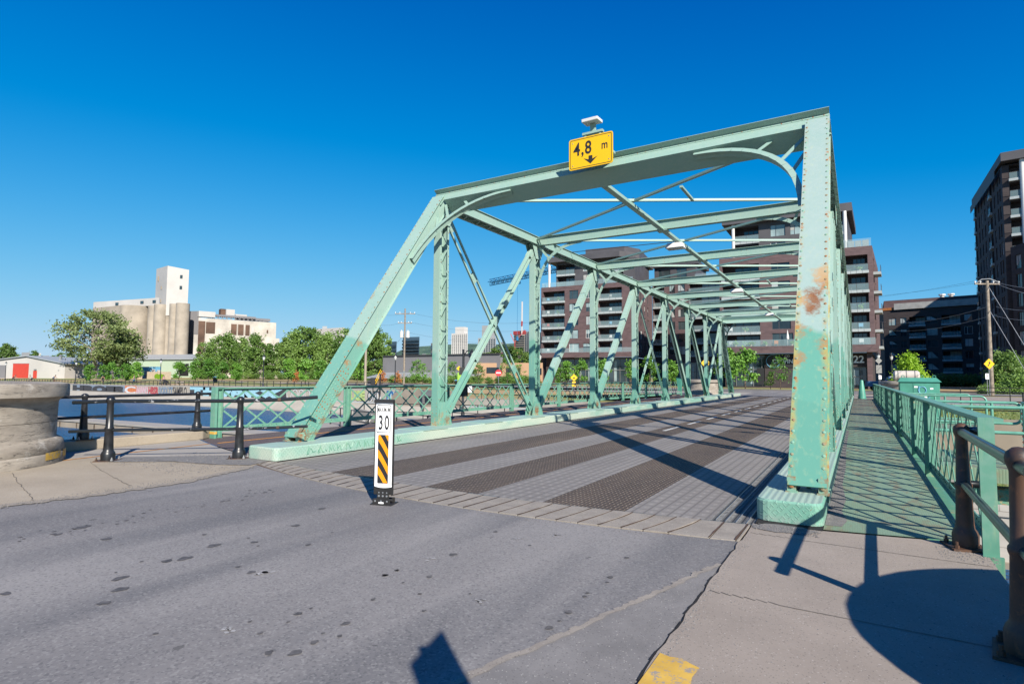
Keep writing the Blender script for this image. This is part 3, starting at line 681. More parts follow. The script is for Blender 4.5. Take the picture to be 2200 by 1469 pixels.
for k in range(420): stone_(-.95+abs(rnd.gauss(0,.035)),rnd.uniform(1.9,5.9),.0122,rnd.uniform(.002,.008))
for k in range(500): stone_(rnd.uniform(-.93,-.35),6.12+rnd.random()*.25,.018,rnd.uniform(.003,.009))
for k in range(500): stone_(-.33+abs(rnd.gauss(0,.06)),6.7+abs(rnd.gauss(0,2.5)),.02,rnd.uniform(.003,.009))
for k in range(300): stone_(rnd.uniform(.55,.95),6.2+rnd.gauss(0,.12),.0125,rnd.uniform(.003,.009))
for k in range(900): stone_(rnd.uniform(-10.9,-8.5),rnd.uniform(4.6,6.2),.0145,rnd.uniform(.004,.012))
for k in range(700):
    y=rnd.uniform(1.2,5.7); stone_(-8.15-.25*rnd.random()+abs(rnd.gauss(0,.08)),y,.011,rnd.uniform(.003,.010))
for k in range(500): x=rnd.uniform(-8.5,-1); stone_(x,ny(x)-.03-abs(rnd.gauss(0,.05)),.002,rnd.uniform(.003,.008))
tag(mb.build('grit','gravel'),'loose grit and small stones along the pavement edges and kerbs','grit',kind='stuff')
# ------------------------------------------------------------ the truss bridge
BR=thing('truss_bridge','pale green riveted steel through truss swing bridge with grated roadway, bike lane and footway','bridge',(-4.87,29.1,0))
def part(mb,name,mats,parent=None,**k): return mb.build(name,mats,parent or BR,**k)
def rivrow(mb,p,q,n,nrm,r=.016,m=1,seg=6,skip=()):
    p,q=V(p),V(q)
    for i in range(n): mb.dome(p+(q-p)*((i+.5)/n),nrm,r,seg,m)
# road deck: alternating steel grid and filled stripes
bands=[(-8.62,-7.05,'grate_light'),(-7.05,-5.96,'grate_dark'),(-5.96,-5.07,'grate_light'),(-5.07,-4.2,'grate_dark'),(-4.2,-3.28,'grate_light'),(-3.28,-2.28,'grate_dark'),(-2.28,-1.38,'grate_light'),(-1.38,-.93,'grate_metal')]
def je(x): return PIV.y+math.sqrt(max(RJ*RJ-(x-PIV.x)**2,0))-1.2
road=MB(); names=[]
for i,(a,b,mt) in enumerate(bands):
    if mt not in names: names.append(mt)
    xs=lin(a,b,4)
    for p,q in zip(xs[:-1],xs[1:]): road.quad((p,jy(p)+.012,0),(q,jy(q)+.012,0),(q,je(q),0),(p,je(p),0),names.index(mt))
names.append('black_void')
part(road,'road_deck',names)
mb=MB()
for k in range(4):
    mb.box(-1.33+k*.10,-1.322+k*.10,jy(-1.2)+.03,50,.001,.012)
part(mb,'grate_bars','galv')
mb=MB()
for a,b in zip(lin(-9.6,.9,50)[:-1],lin(-9.6,.9,50)[1:]):
    mb.quad((a,jy(a)-.014,.003),(b,jy(b)-.014,.003),(b,jy(b)+.012,.003),(a,jy(a)+.012,.003))
part(mb,'joint_plate','rail_steel')
mb=MB(); mb.box(-13.2,1.05,8,50,-.45,-.06); mb.box(-9.6,-8.9,7,50.5,-1.0,-.05); mb.box(-.9,-.2,7,50.5,-1.0,-.05); mb.box(-8,-1.8,22,36,-1.7,-.4)
part(mb,'deck_girders','steel_rail')
mb=MB(); y=16.0
while y<50: mb=MB(); mb.box(-4.79,-4.69,y,y+1.6,.004,.006); part(mb,'centre_dash','white_line'); y+=2.7
# kerbs
def kerb(x0,x1,ya,yb,cr,name):
    mb=MB()
    def prof(z): 
        pts=[]
        for cx,cy,a0 in ((x1-cr,ya+cr,-PI/2),(x1-cr,yb-cr,0),(x0+cr,yb-cr,PI/2),(x0+cr,ya+cr,PI)):
            for k in range(5): a=a0+k*PI/8; pts.append((cx+cr*math.cos(a),cy+cr*math.sin(a),z))
        return pts
    P=prof(.02); n=len(P)
    vs=P+prof(ZC-.02)+[(p[0]+(-.015 if p[0]>(x0+x1)/2 else .015),p[1]+(.015 if p[1]<20 else -.015),ZC) for p in P]
    mb.add(vs,[(i,(i+1)%n,n+(i+1)%n,n+i) for i in range(n)],0); mb.add(vs,[(n+i,n+(i+1)%n,2*n+(i+1)%n,2*n+i) for i in range(n)],0); mb.add(vs,[tuple(range(2*n,3*n))],1); mb.add(vs,[tuple(range(n-1,-1,-1))],0)
    return part(mb,name,['checker','ribbed'])
kl=kerb(-9.40,-8.58,6.25,51.4,.10,'kerb'); kr=kerb(-.965,-.335,6.52,51.4,.12,'kerb')
mb=MB(); mb.box(-.95,-.34,6.40,51,-.3,.015); mb.box(-9.38,-8.6,6.26,51,-.3,.015); part(mb,'kerb_gap','black_void')
mb=MB()
for i in range(1,16,1):   # raised cover plates that span the kerb beside every post
    y=Y0+PP*i*.5+.4
    if y<50: mb=MB(); mb.box(-9.38,-8.565,y,y+.9,ZC,ZC+.012); part(mb,'kerb_plate','curb_paint')
# bike deck on the left, footway on the right
mb=MB(); xs=lin(-13.15,-9.38,8)
for p,q in zip(xs[:-1],xs[1:]): mb.quad((p,jy(p)+.02,.0),(q,jy(q)+.02,.0),(q,je(q),.0),(p,je(p),.0))
part(mb,'bike_deck','bike_deck_red')
mb=MB(); mb.obox((-12.06,7.3,.003),(.08,0,0),(.55,43,0),(0,0,.003)); part(mb,'bike_lane_stripe','orange_line')
mb=MB(); xs=lin(-.335,.82,4); wq=lambda p:p+(.18*(p+.335)/1.155)
for p,q in zip(xs[:-1],xs[1:]): mb.quad((p,jy(p)+.01,.016),(q,jy(q)+.01,.016),(wq(q),je(q),.016),(wq(p),je(p),.016))
mb.prism([(.80,jy(.8)+.02,-.12),(.98,50,-.12),(1.01,50,-.12),(.83,jy(.8)+.02,-.12)],(0,0,.148))
part(mb,'footway_deck','walk_plate')
mb=MB()
P=[(-.33,6.6),(-.18,6.62),(-.14,6.9),(-.20,7.4),(-.17,8.1),(-.23,9.2),(-.22,11),(-.26,14),(-.27,19),(-.33,19)]
mb.add([(x,y+.06,.019) for x,y in P],[tuple(range(len(P)))]); part(mb,'gravel_drift','gravel')
# members --------------------------------------------------------
def channel_plate_post(x,y,side,name='vertical_post',lace=True):
    mb=MB(); w,d,t=.20,.37,.012; z0,z1=ZC,HT-.12
    for sy in (-1,1):
        yy=y+sy*d/2
        mb.box(x-w/2,x+w/2,yy-t/2,yy+t/2,z0,z1)
        for sx in (-1,1):
            xx=x+sx*w/2; ya,yb=(yy,yy+.065) if sy<0 else (yy-.065,yy)
            mb.box(xx-t/2,xx+t/2,min(ya,yb),max(ya,yb),z0,z1)
        # raised central rib leaves the slotted look of the outer face
        mb.box(x-.085,x-.070,yy-sy*-.0-.012,yy+.012,z0,z1) if False else None
    n=13
    for sx in (-1,1):
        xx=x+sx*(w/2+.010)
        za=z0+.62; zb=z1-.35; dz=(zb-za)/n
        for k in range(n):
            a=-1 if k%2==0 else 1
            mb.beam((xx,y+a*(d/2-.03),za+k*dz),(xx,y-a*(d/2-.03),za+(k+1)*dz),.05,.008,side=(0,1,.01) if False else None) if False else mb.obox(V((xx-.004,y+a*(d/2-.03),za+k*dz))-V((0,0,.019)),V((.008,0,0)),V((0,-2*a*(d/2-.03),dz)),V((0,0,.038)))
        mb.box(xx-.006,xx+.006,y-d/2,y+d/2,z0,z0+.60); mb.box(xx-.006,xx+.006,y-d/2,y+d/2,z1-.34,z1)
        for k in range(28):
            z=z0+.05+k*(z1-z0-.1)/27
            for sy in (-1,1): mb.dome((xx+sx*.006,y+sy*(d/2-.03),z),(sx,0,0),.015,5,1)
    for sy in (-1,1):
        for k in range(7):
            for sx in (-1,1): mb.dome((x+sx*.06,y+sy*(d/2+t/2),z0+.06+k*.085),(0,sy,0),.015,5,1)
        for k in range(4):
            for sx in (-1,1): mb.dome((x+sx*.06,y+sy*(d/2+t/2),z1-.06-k*.085),(0,sy,0),.015,5,1)
    return part(mb,name,['steel','rivet'])
def box_member(p,q,wx,h,name,mat,nrm_hint,cover='top',riv=.16,lace=True,rr=.018):
    # two webs, a riveted cover plate on one side and lacing on the other
    p,q=V(p),V(q); d=(q-p).normalized(); X=V((1,0,0)); N=X.cross(d).normalized()
    if N.dot(V(nrm_hint))<0: N=-N
    L=(q-p).length; mb=MB(); t=.014
    mb.obox(p-X*wx/2+N*(h/2-t),d*L,X*wx,N*t)                   # cover plate
    for s in (-1,1):
        c=p+X*s*(wx/2-.05); mb.obox(c-X*t/2-N*h/2,d*L,X*t,N*(h-t-.001))
        mb.obox(c-X*t/2-N*(h/2),d*L,X*(s*.062),N*t)
    if lace:
        n=max(3,int(L/.34)); w2=wx/2-.03
        for k in range(n):
            a=1 if k%2 else -1; o=p+d*(k*L/n)+X*a*w2-N*(h/2+.008)
            mb.obox(o-d*.022,d*.044,X*(-2*a*w2)+d*(L/n),N*.007)
    n=int(L/riv)
    for s in (-1,1):
        rivrow(mb,p+X*s*(wx/2-.032)+N*h/2,q+X*s*(wx/2-.032)+N*h/2,n,N,rr,1,7)
        rivrow(mb,p+X*s*(wx/2-.05+t/2)-N*(h*.38),q+X*s*(wx/2-.05+t/2)-N*(h*.38),n//2,X*s,.014,1,5)
    return part(mb,name,[mat,'rivet'])
FR=V((0,-1,1))
for X_,mt in ((XL,'steel'),(XR,'steel_stained')):
    o=box_member((X_,Y0-.02,ZC-.02),(X_,Y1-.03,HT+.02),.385,.35,'end_post',mt,FR,rr=.021,riv=.155)
    sb=MB()       # shoe: hinge brackets and foot plates
    for s in (-1,1):
        sb.box(X_+s*.155-.045,X_+s*.155+.045,Y0-.13,Y0+.0,ZC,ZC+.17,0); sb.box(X_+s*.155-.06,X_+s*.155+.06,Y0-.17,Y0+.25,ZC,ZC+.012,0)
        sb.dome((X_+s*.155,Y0-.135,ZC+.07),(0,-1,.2),.03,8,0)
    sb.build('foot_bracket','rivet',o)
    sb=MB()
    Dp=V((0,Y1-Y0,HT-ZC)).normalized(); Np=V((0,-Dp.z,Dp.y)); b0=V((X_,Y0-.02,ZC-.02))
    for s in (-1,1):
        xo=V((s*(.385/2-.05+.009),0,0))
        sb.obox(b0+xo-Np*.13+Dp*.05,Dp*2.0,V((s*.010,0,0)),Np*.25,0)
        for r_,st in ((-.10,.075),(-.045,.11),(.03,.11),(.09,.075)):
            k=.14
            while k<2.0*(1-abs(r_)*1.2): sb.dome(b0+xo+V((s*.010,0,0))+Np*r_+Dp*k,(s,0,0),.018,6,1); k+=st
        gp=sb.build('gusset',['steel','rivet'],o); sb=MB()
    box_member((X_,YE+.02,ZC-.02),(X_,YN[-1]+.03,HT+.02),.385,.27,'end_post','steel',V((0,1,1)),riv=.3,rr=.02)
    # top chord
    mb=MB(); za,zb=HT-.15,HT+.13; ya,yb=Y1-.02,YN[-1]+.02
    mb.box(X_-.20,X_+.20,ya,yb,zb-.014,zb)
    for s in (-1,1):
        mb.box(X_+s*.15-.007,X_+s*.15+.007,ya,yb,za,zb-.015); mb.box(min(X_+s*.15,X_+s*.215),max(X_+s*.15,X_+s*.215),ya,yb,za-.001,za+.012)
        rivrow(mb,(X_+s*.158,ya,zb-.05),(X_+s*.158,yb,zb-.05),150,(s,0,0),.014,1,5)
        rivrow(mb,(X_+s*.158,ya,za+.04),(X_+s*.158,yb,za+.04),150,(s,0,0),.014,1,5)
        rivrow(mb,(X_+s*.195,ya,za),(X_+s*.195,yb,za),110,(0,0,-1),.014,1,5)
    n=116
    for k in range(n):
        a=1 if k%2 else -1; y=ya+(yb-ya)*k/n; dy=(yb-ya)/n
        mb.obox((X_+a*.2,y-.022,za-.010),(-2*a*.2,dy,0),(0,.044,0),(0,0,.007))
    part(mb,'top_chord',['steel_top','rivet'])
    for i,y in enumerate(YN):
        channel_plate_post(X_,y,0)
    for i,y in enumerate(YN):
        gx=MB(); gt=MB()    # node gussets top and bottom
        for s in (-1,1):
            xx=X_+s*.128
            e0,e1=(.17 if i in (0,) else .36),(.17 if i==7 else .36); gx.prism([(xx,y-e0,ZC),(xx,y+e1,ZC),(xx,y+e1*.85,ZC+.24),(xx,y+.14,ZC+.42),(xx,y-.14,ZC+.42),(xx,y-e0*.85,ZC+.24)],(s*.012,0,0),0)
            gt.prism([(xx,y-.40,HT-.16),(xx,y+.40,HT-.16),(xx,y+.16,HT-.62),(xx,y-.16,HT-.62)],(s*.012,0,0),0)
            for a in range(-3,4):
                for b in range(4):
                    if -e0+.05<a*.10+(b%2)*.03<e1-.05 and abs(a)+b<6: gx.dome((xx+s*.012,y+a*.10+(b%2)*.03,ZC+.05+b*.10),(s,0,0),.016,5,1)
                    if abs(a)+b<5: gt.dome((xx+s*.012,y+a*.10,HT-.2-b*.10),(s,0,0),.016,5,1)
        part(gx,'gusset_plate',['steel','rivet']); part(gt,'gusset_plate',['steel','rivet'])
    # diagonals, panel by panel
    zl,zh=ZC+.22,HT-.30
    def twin(p,q,gap,w,name,bat=(.33,.52,.75),solid=False,th=.012,m='steel'):
        mb=MB(); p,q=V(p),V(q); d=(q-p).normalized(); N=V((1,0,0)).cross(d)
        for s in (-1,1):
            mb.beam(p+N*s*gap/2,q+N*s*gap/2,w,th,side=(1,0,0) if not solid else N)
            mb.beam(p+N*s*gap/2+V((.0,0,0)),q+N*s*gap/2,.014,.05 if not solid else .02,side=(1,0,0))
        for b in bat:
            c=p+(q-p)*b
            for sx in ((-1,1) if not solid else (1,)):
                mb.obox(c-d*.14-N*(gap/2+.02)+V((sx*w/2-.006,0,0)),d*.28,N*(gap+.04),V((.010,0,0)))
                for k in (-1,0,1):
                    for s in (-1,1): mb.dome(c+d*k*.09+N*s*gap*.42+V((sx*(w/2+.004),0,0)),(sx,0,0),.015,5,1)
        return part(mb,name,[m,'rivet'])
    def heavy(p,q,name):
        mb=MB(); p,q=V(p),V(q); d=(q-p).normalized(); N=V((1,0,0)).cross(d); L=(q-p).length; wx=.17; w=.22
        for sx in (-1,1): mb.obox(p+V((sx*wx/2-.006,0,0))-N*w/2,d*L,N*w,V((.012,0,0)))
        for s in (-1,1): mb.obox(p+N*s*(w/2)-V((wx/2+.03,0,0))-N*.005,d*L,V((wx+.06,0,0)),N*.010) if s*N.z>0 else mb.obox(p+N*s*(w/2)-V((wx/2+.03,0,0))-N*.005,d*L,V((.07,0,0)),N*.010)
        sgn=1 if N.z>0 else -1
        n=int(L/.20)
        for s in (-.05,.05): rivrow(mb,p+N*sgn*(w/2+.006)+V((s,0,0)),q+N*sgn*(w/2+.006)+V((s,0,0)),n,N*sgn,.016,1,6)
        rivrow(mb,p+V((wx/2+.006,0,0))+N*w*.32,q+V((wx/2+.006,0,0))+N*w*.32,n//2,(1,0,0),.014,1,5)
        return part(mb,name,['steel','rivet'])
    Yn=YN
    twin((X_,Yn[0]+.22,zl),(X_,Yn[1]-.16,zh),.14,.17,'diagonal',bat=(.04,.3,.5,.62,.96))
    twin((X_,Yn[0]+.16,zh),(X_,Yn[1]-.22,zl),.20,.05,'diagonal',bat=(.05,.28,.52,.76,.94),th=.05)
    heavy((X_,Yn[1]+.22,zl),(X_,Yn[2]-.14,zh),'diagonal')
    heavy((X_,Yn[2]+.22,zl),(X_,Yn[3]-.14,zh),'diagonal')
    for a,b in (((Yn[3]+.2,zl),(Yn[4]-.15,zh)),((Yn[3]+.15,zh),(Yn[4]-.2,zl))):
        twin((X_,a[0],a[1]),(X_,b[0],b[1]),.15,.045,'diagonal_rods',bat=(),th=.03)
    heavy((X_,Yn[4]+.14,zh),(X_,Yn[5]-.22,zl),'diagonal')
    heavy((X_,Yn[5]+.14,zh),(X_,Yn[6]-.22,zl),'diagonal')
    twin((X_,Yn[6]+.22,zl),(X_,Yn[7]-.16,zh),.18,.10,'diagonal',bat=(.1,.35,.6,.9))
    twin((X_,Yn[6]+.16,zh),(X_,Yn[7]-.22,zl),.18,.06,'diagonal',bat=(.1,.35,.6,.9),th=.04)
# portal strut across the leaning end posts
dv=V((0,Y1-Y0,HT-ZC)).normalized(); NV=V((0,-dv.z,dv.y))       # along the post, outward normal
def portal(yn,flip,name):
    D=V((0,dv.y*flip,dv.z)); N=V((0,-dv.z*flip,dv.y))
    base=V((0,yn,HT-.10))+N*.165
    mb=MB(); x0,x1=XL-.19,XR+.19
    mb.obox(V((x0,base.y,base.z))-D*.02,V((x1-x0,0,0)),D*.31,N*.014)               # lit front plate
    mb.obox(V((x0,base.y,base.z))+D*.29+N*.0,V((x1-x0,0,0)),D*.012,N*.15)           # outstanding top leg
    mb.obox(V((XL+.2,base.y,base.z))-D*.02,V((XR-XL-.4,0,0)),N*-.46,D*.014)         # soffit
    mb.obox(V((x0,base.y,base.z))+D*.288,V((x1-x0,0,0)),D*-.055,N*.022)
    rivrow(mb,V((x0,base.y,base.z))+D*.26+N*.022,V((x1,base.y,base.z))+D*.26+N*.022,52,N,.015,1,6)
    for k in range(5): mb.dome(V((x0+.9+k*1.9,base.y,base.z))+D*.29+N*.10,-D,.016,5,1)
    for X_,s in ((XL,1),(XR,-1)):
        mb.obox(V((X_-.195,base.y,base.z))-D*.22+N*.001,V((.39,0,0)),D*.5,N*.010)
        for k in range(6): mb.dome(V((X_-.16,base.y,base.z))+D*(-.18+k*.08)+N*.012,N,.018,6,1); mb.dome(V((X_+.16,base.y,base.z))+D*(-.18+k*.08)+N*.012,N,.018,6,1)
    return part(mb,name,['steel_top','rivet'])
portal(Y1-.03,1,'portal_strut'); portal(YN[-1]+.03,-1,'portal_strut')
# corner plates and portal knee arcs
def arc(p0,c,p1,n=14):
    p0,c,p1=V(p0),V(c),V(p1); return [p0*(1-t)**2+c*2*t*(1-t)+p1*t*t for t in [i/n for i in range(n+1)]]
def knee(pts,plane_n,name,wide=.11,struts=(),r=1,par=None):
    mb=MB(); n=V(plane_n).normalized()
    for a,b in zip(pts[:-1],pts[1:]):
        d=(b-a).normalized(); t=d.cross(n)
        mb.beam(a,b,wide,.012,side=n,ext=.004); 
        mb.beam(a+n*wide*.5,b+n*wide*.5,.014,.10,side=n,ext=.004)
    for i in range(1,len(pts)-1,2):
        d=(pts[i+1]-pts[i]).normalized(); t=d.cross(n)
        mb.dome(pts[i]+n*.03-t*.0+t*(.01),t if t.z<0 else -t,.016,5,1)
    for a,b in struts: mb.beam(a,b,.07,.012,side=V(b-a).cross(n))
    return part(mb,name,['steel_top','rivet'])
for yn,fl in ((Y1-.03,1),(YN[-1]+.03,-1)):
    D=V((0,dv.y*fl,dv.z)); N=V((0,-dv.z*fl,dv.y)); top=V((0,yn,HT-.11))
    for X_,s in ((XL,1),(XR,-1)):
        P=lambda a,b: V((X_+s*a,top.y,top.z))-D*b+N*.04
        pts=arc(P(.20,2.15),P(.30,.10),P(2.2,.03))
        st=((P(.18,.02),pts[6]),(P(.18,.55),pts[4]),(P(.78,.0),pts[9]))
        knee(pts,N,'knee_brace',struts=st,wide=.15)
# intermediate struts with their knee arcs
for i in range(1,7):
    y=YN[i]; mb=MB(); x0,x1=XL+.15,XR-.15
    mb.box(x0,x1,y-.075,y-.063,HT-.17,HT+.10); mb.box(x0,x1,y-.15,y-.063,HT+.10,HT+.112); mb.box(x0,x1,y-.15,y-.063,HT-.182,HT-.17)
    mb.box(x0,x1,y+.063,y+.075,HT-.17,HT+.10); mb.box(x0,x1,y+.063,y+.15,HT+.10,HT+.112)
    for X_ in (-6.2,-3.4):
        for a in (-.09,.09):
            for b in (-.1,.02): mb.dome((X_+a,y-.075,HT+b),(0,-1,0),.014,5,1)
    part(mb,'cross_strut',['steel_top','rivet'])
    for X_,s in ((XL,1),(XR,-1)):
        P=lambda a,b: V((X_+s*a,y-.02,HT-.15-b))
        pts=arc(P(.12,1.75),P(.22,.10),P(1.75,.05))
        knee(pts,(0,-1,0),'knee_brace',wide=.09,struts=((P(.12,0),pts[7]),(P(.12,.75),pts[4]),(P(.75,0),pts[9])))
# laterals in the top plane and the centre beam
zt=HT+.02
for i in range(7):
    for a,b in ((XL,XR),(XR,XL)):
        mb=MB(); s=1 if a<b else -1; mb.beam((a+s*.1,YN[i]+.1,zt+.005*s),(b-s*.1,YN[i+1]-.1,zt+.005*s),.085,.012,side=(0,1,0) if False else None)
        mb.beam((a+s*.1,YN[i]+.1,zt+.035+.005*s),(b-s*.1,YN[i+1]-.1,zt+.035+.005*s),.010,.06)
        nm='lateral_brace'; part(mb,nm,'steel_top' if not(i==1 and s>0) else 'steel')
mb=MB(); xc=-4.87; mb.beam((xc,Y1+.1,HT-.2),(xc,YN[-1],HT-.2),.15,.014,side=(1,0,0)); mb.beam((xc,Y1+.1,HT-.13),(xc,YN[-1],HT-.13),.014,.13,side=(1,0,0))
for y in YN[1:7]: mb.box(xc-.16,xc+.16,y-.16,y+.16,HT-.215,HT-.195)
part(mb,'centre_beam','steel_top')
for k in (0,3,5):
    mb=MB(); y=YN[k]; mb.beam((-3.51,y+1.9,HT+.0),(-3.53,y+3.1,HT+.0),.07,.05); part(mb,'brace_angle','steel_top')
mb=MB()    # conduit clipped along a lateral
pts=[V((XL+.2,YN[1]-.1,HT+.08))+(V((-4.9,(YN[0]+YN[1])/2,HT+.08))-V((XL+.2,YN[1]-.1,HT+.08)))*t+V((0,0,.03-.09*math.sin(PI*t))) for t in [i/12 for i in range(13)]]
mb.path(pts,.012,6); part(mb,'cable','wire')
mb=MB(); pts=[V((XL+.2+i*.33,YN[1]+2.45+.02*i,HT+.09)) for i in range(13)]; mb.path(pts,.012,6); part(mb,'cable','wire')
# railings -------------------------------------------------------
def railing(x,s,posts,ya,yb,name,zb=.16,ztp=1.19,zp0=0.0,per=.62,capw=.15,endplate=None):
    rl=MB(); rl.box(x-capw/2,x+capw/2,ya,yb,ztp-.028,ztp); rl.box(x-.012,x+.012,ya,yb,ztp-.075,ztp-.028)
    root=part(rl,name,'steel_rail')
    for y in posts:
        if y<6.6: continue
        mb=MB(); mb.box(x-.075,x+.075,y-.07,y-.058,zp0,ztp-.03); mb.box(x-.075,x+.075,y+.058,y+.07,zp0,ztp-.03); mb.box(x-.006,x+.006,y-.06,y+.06,zp0,ztp-.03)
        mb.build('rail_post','steel_rail',root)
    ps=sorted(posts)
    for a,b in zip(ps[:-1],ps[1:]):
        mb=MB(); a+=.09; b-=.09
        mb.box(x-.045,x+.045,a,b,zb-.012,zb); mb.box(x-.006,x+.006,a,b,zb,zb+.10)
        mb.box(x-.03,x+.0,a,a+.035,zb,ztp-.05); mb.box(x-.03,x+.0,b-.035,b,zb,ztp-.05)
        z0,z1=zb+.05,ztp-.06; h=z1-z0; span=per*2
        k=-3
        while a+k*per<b+span:
            for sg in (1,-1):
                ys0=a+k*per; ye0=ys0+span; 
                t0=max(0,(a-ys0)/span); t1=min(1,(b-ys0)/span)
                if t1-t0>.04:
                    P0=(x+sg*.008,ys0+t0*span,(z0+h*t0) if sg>0 else (z1-h*t0)); P1=(x+sg*.008,ys0+t1*span,(z0+h*t1) if sg>0 else (z1-h*t1))
                    mb.beam(P0,P1,.008,.045,side=(1,0,0))
            k+=1
        for i in range(int((b-a)/.13)):
            if i%3!=0: mb.dome((x+.006*s,a+.07+i*.13,zb+.06),(s,0,0),.012,5,1)
        mb.build('lattice_panel',['steel_rail','black_void'],root)
    return root
lp=[7.9,11.9,16.7,21.3,25.9,30.5,35.1,39.8,44.6,49.2]
rl=railing(-13.05,1,lp,7.83,49.3,'railing',zp0=-.02)
mb=MB(); mb.box(-13.14,-12.96,7.77,7.83,-.03,1.205); mb.box(-13.14,-12.96,7.83,7.98,1.19,1.205); mb.build('end_plate','steel_rail',rl)
mb=MB(); mb.box(-13.145,-12.955,7.765,7.835,.10,.16); mb.build('yellow_band','yellow_paint',rl)
rp=[6.45,11.5,14.2,18.9,19.6,22.5,27.5,32.5,37.5,42.5,47,49.5]
rr=railing(.97,-1,rp,6.32,49.6,'railing',zb=.07,ztp=1.17,zp0=-.45,per=.54)
mb=MB(); mb.box(.865,.975,6.27,6.32,-.55,1.18); mb.box(.86,1.0,6.24,6.27,-.55,.02); mb.dome((.93,6.24,-.12),(0,-1,0),.030,8); mb.dome((.93,6.24,-.42),(0,-1,0),.035,8)
mb.build('end_plate','steel_rail',rr)
# operator platforms on the outside of the footway
def loop(pts,name,par,mat='tube_green',r=.03): mb=MB(); mb.path(pts,r,10); return mb.build(name,mat,par,smooth=True)
def rounded(p,q,zt,zb,r=.14,n=5):
    p,q=V(p),V(q); d=(q-p).normalized(); out=[V((p.x,p.y,zt)),]
    e=V((q.x,q.y,zt)); out.append(e-d*r)
    for k in range(1,n+1): a=k/n*PI/2; out.append(e-d*r+d*r*math.sin(a)+V((0,0,-r+r*math.cos(a))))
    b=V((q.x,q.y,zb))
    for k in range(0,n+1): a=k/n*PI/2; out.append(b-d*r+d*r*math.cos(a)+V((0,0,r-r*math.sin(a))))
    out.append(V((p.x,p.y,zb))); return out
mb=MB(); mb.box(1.2,2.95,12.6,15.6,-.09,-.02); mb.box(1.2,2.95,12.55,12.6,-.24,-.0); mb.box(2.92,2.98,12.55,15.6,-.24,0)
pf=part(mb,'platform','walk_plate')
mb=MB(); mb.box(1.15,2.5,12.9,13.1,-.62,-.38); mb.box(1.15,2.6,12.85,13.15,-.385,-.365); mb.box(1.15,2.6,12.85,13.15,-.64,-.62)
for a in (2.2,2.42):
    for b in (-.56,-.45): mb.dome((a,12.9,b),(0,-1,0),.03,8,0)
mb.build('bracket_beam','steel_rail',pf)
for a,b,nm in (((1.15,12.75,0),(2.86,12.75,0),0),((1.15,15.5,0),(2.86,15.5,0),1),((2.86,15.45,0),(2.86,12.9,0),2)):
    loop(rounded(a,b,1.03,.60),'tube_rail',pf)
    q=V(a).lerp(V(b),.72); mb=MB(); mb.tube((q.x,q.y,-.02),(q.x,q.y,1.02),.028,10); mb.build('tube_post','tube_green',pf,smooth=True)
for x,y in ((2.86,15.4),(2.86,14.2),(2.86,13.0)):
    mb=MB(); mb.tube((x+.01,y,-.02),(x+.01,y,1.0),.032,10,m=0)
    for k in range(16): mb.tube((x-.005,y-.012,.05+k*.058),(x-.005,y-.012,.079+k*.058),.030,8,m=1+(k%2))
    mb.build('striped_post',['tube_green','sign_white','sign_red'],pf)
mb=MB(); mb.box(1.2,3.4,22.2,27.8,-.2,-.05); p2=part(mb,'platform','walk_plate')
for a,b in (((1.3,22.3,0),(3.3,22.3,0)),((1.3,25,0),(3.3,25,0))):
    loop(rounded(a,b,1.0,.15),'tube_rail',p2); q=V(a).lerp(V(b),.5); mb=MB(); mb.tube((q.x,q.y,-.05),(q.x,q.y,1.0),.03,10); mb.build('tube_post','tube_green',p2)
# machinery leaves beyond the end of the footway truss
mb=MB(); mb.box(1.0,1.5,18.75,18.95,-.5,1.1); mb.box(1.0,1.5,19.5,19.62,-.5,1.1); mb.box(1.45,1.5,18.8,19.6,-.5,1.1); part(mb,'latch_frame','steel_rail')

mb=MB(); rnd=random.Random(12); y=6.9
while y<9.4:      # faint sprayed tag on the road side of the left kerb
    w_=rnd.uniform(.14,.24); pts=[(-8.574,y+w_*t,.13+.06*math.sin(rnd.uniform(0,6)+t*5)) for t in [i/6 for i in range(7)]]
    mb.path(pts,.006,4); mb.beam((-8.574,y,.06),(-8.574,y+rnd.uniform(-.05,.08),.20),.004,.012,side=(1,0,0)); y+=w_+.06
part(mb,'sprayed_tag','steel_rail')
# ------------------------------------------------------------ masonry piers
def pier(cx,cy,label,lot=0,group='round masonry piers at the bridge corners',zb=0.0):
    t=thing('masonry_pier',label,'pier',(cx,cy,zb),0,group)
    mb=MB(); random.seed(int(cx*10)+5); mb.lathe([(1.52,0),(1.52,.16),(1.505,.19),(1.49,.20),(1.50,.215),(1.49,.36),(1.46,.41),(1.40,.45)],(cx,cy,zb),48,jit=.004); mb.build('plinth','stone',t,smooth=True)
    mb=MB(); mb.lathe([(1.40,.43),(1.385,.47),(1.385,.735),(1.372,.742),(1.385,.75),(1.385,1.06),(1.39,1.10),(1.42,1.15),(1.47,1.19)],(cx,cy,zb),48,jit=.006); mb.build('drum','stone',t,smooth=True)
    mb=MB(); mb.lathe([(1.46,1.185),(1.52,1.19),(1.535,1.20),(1.53,1.40),(1.515,1.43),(1.40,1.45),(.5,1.475),(0.02,1.48)],(cx,cy,zb),56,jit=.004); mb.build('capstone','stone',t,smooth=True)
    t.scale=(1,1,.93)
    return t
pl=pier(-12.56,3.08,'weathered round stone pier with a cracked cap at the left edge')
mb=MB()
for a,b in ((.62,.90),(.98,1.16)):
    n=6; pts=[]
    for i in range(n+1):
        th=a+(b-a)*i/n; pts.append((-12.56+1.525*math.cos(th),3.08+1.525*math.sin(th)))
    for p,q in zip(pts[:-1],pts[1:]): mb.quad((*p,.09),(*q,.09),(*q,.22),(*p,.22))
mb.build('yellow_paint_patch','yellow_paint',pl)
pier(3.05,3.13,'round stone pier at the near right corner behind the viewer')
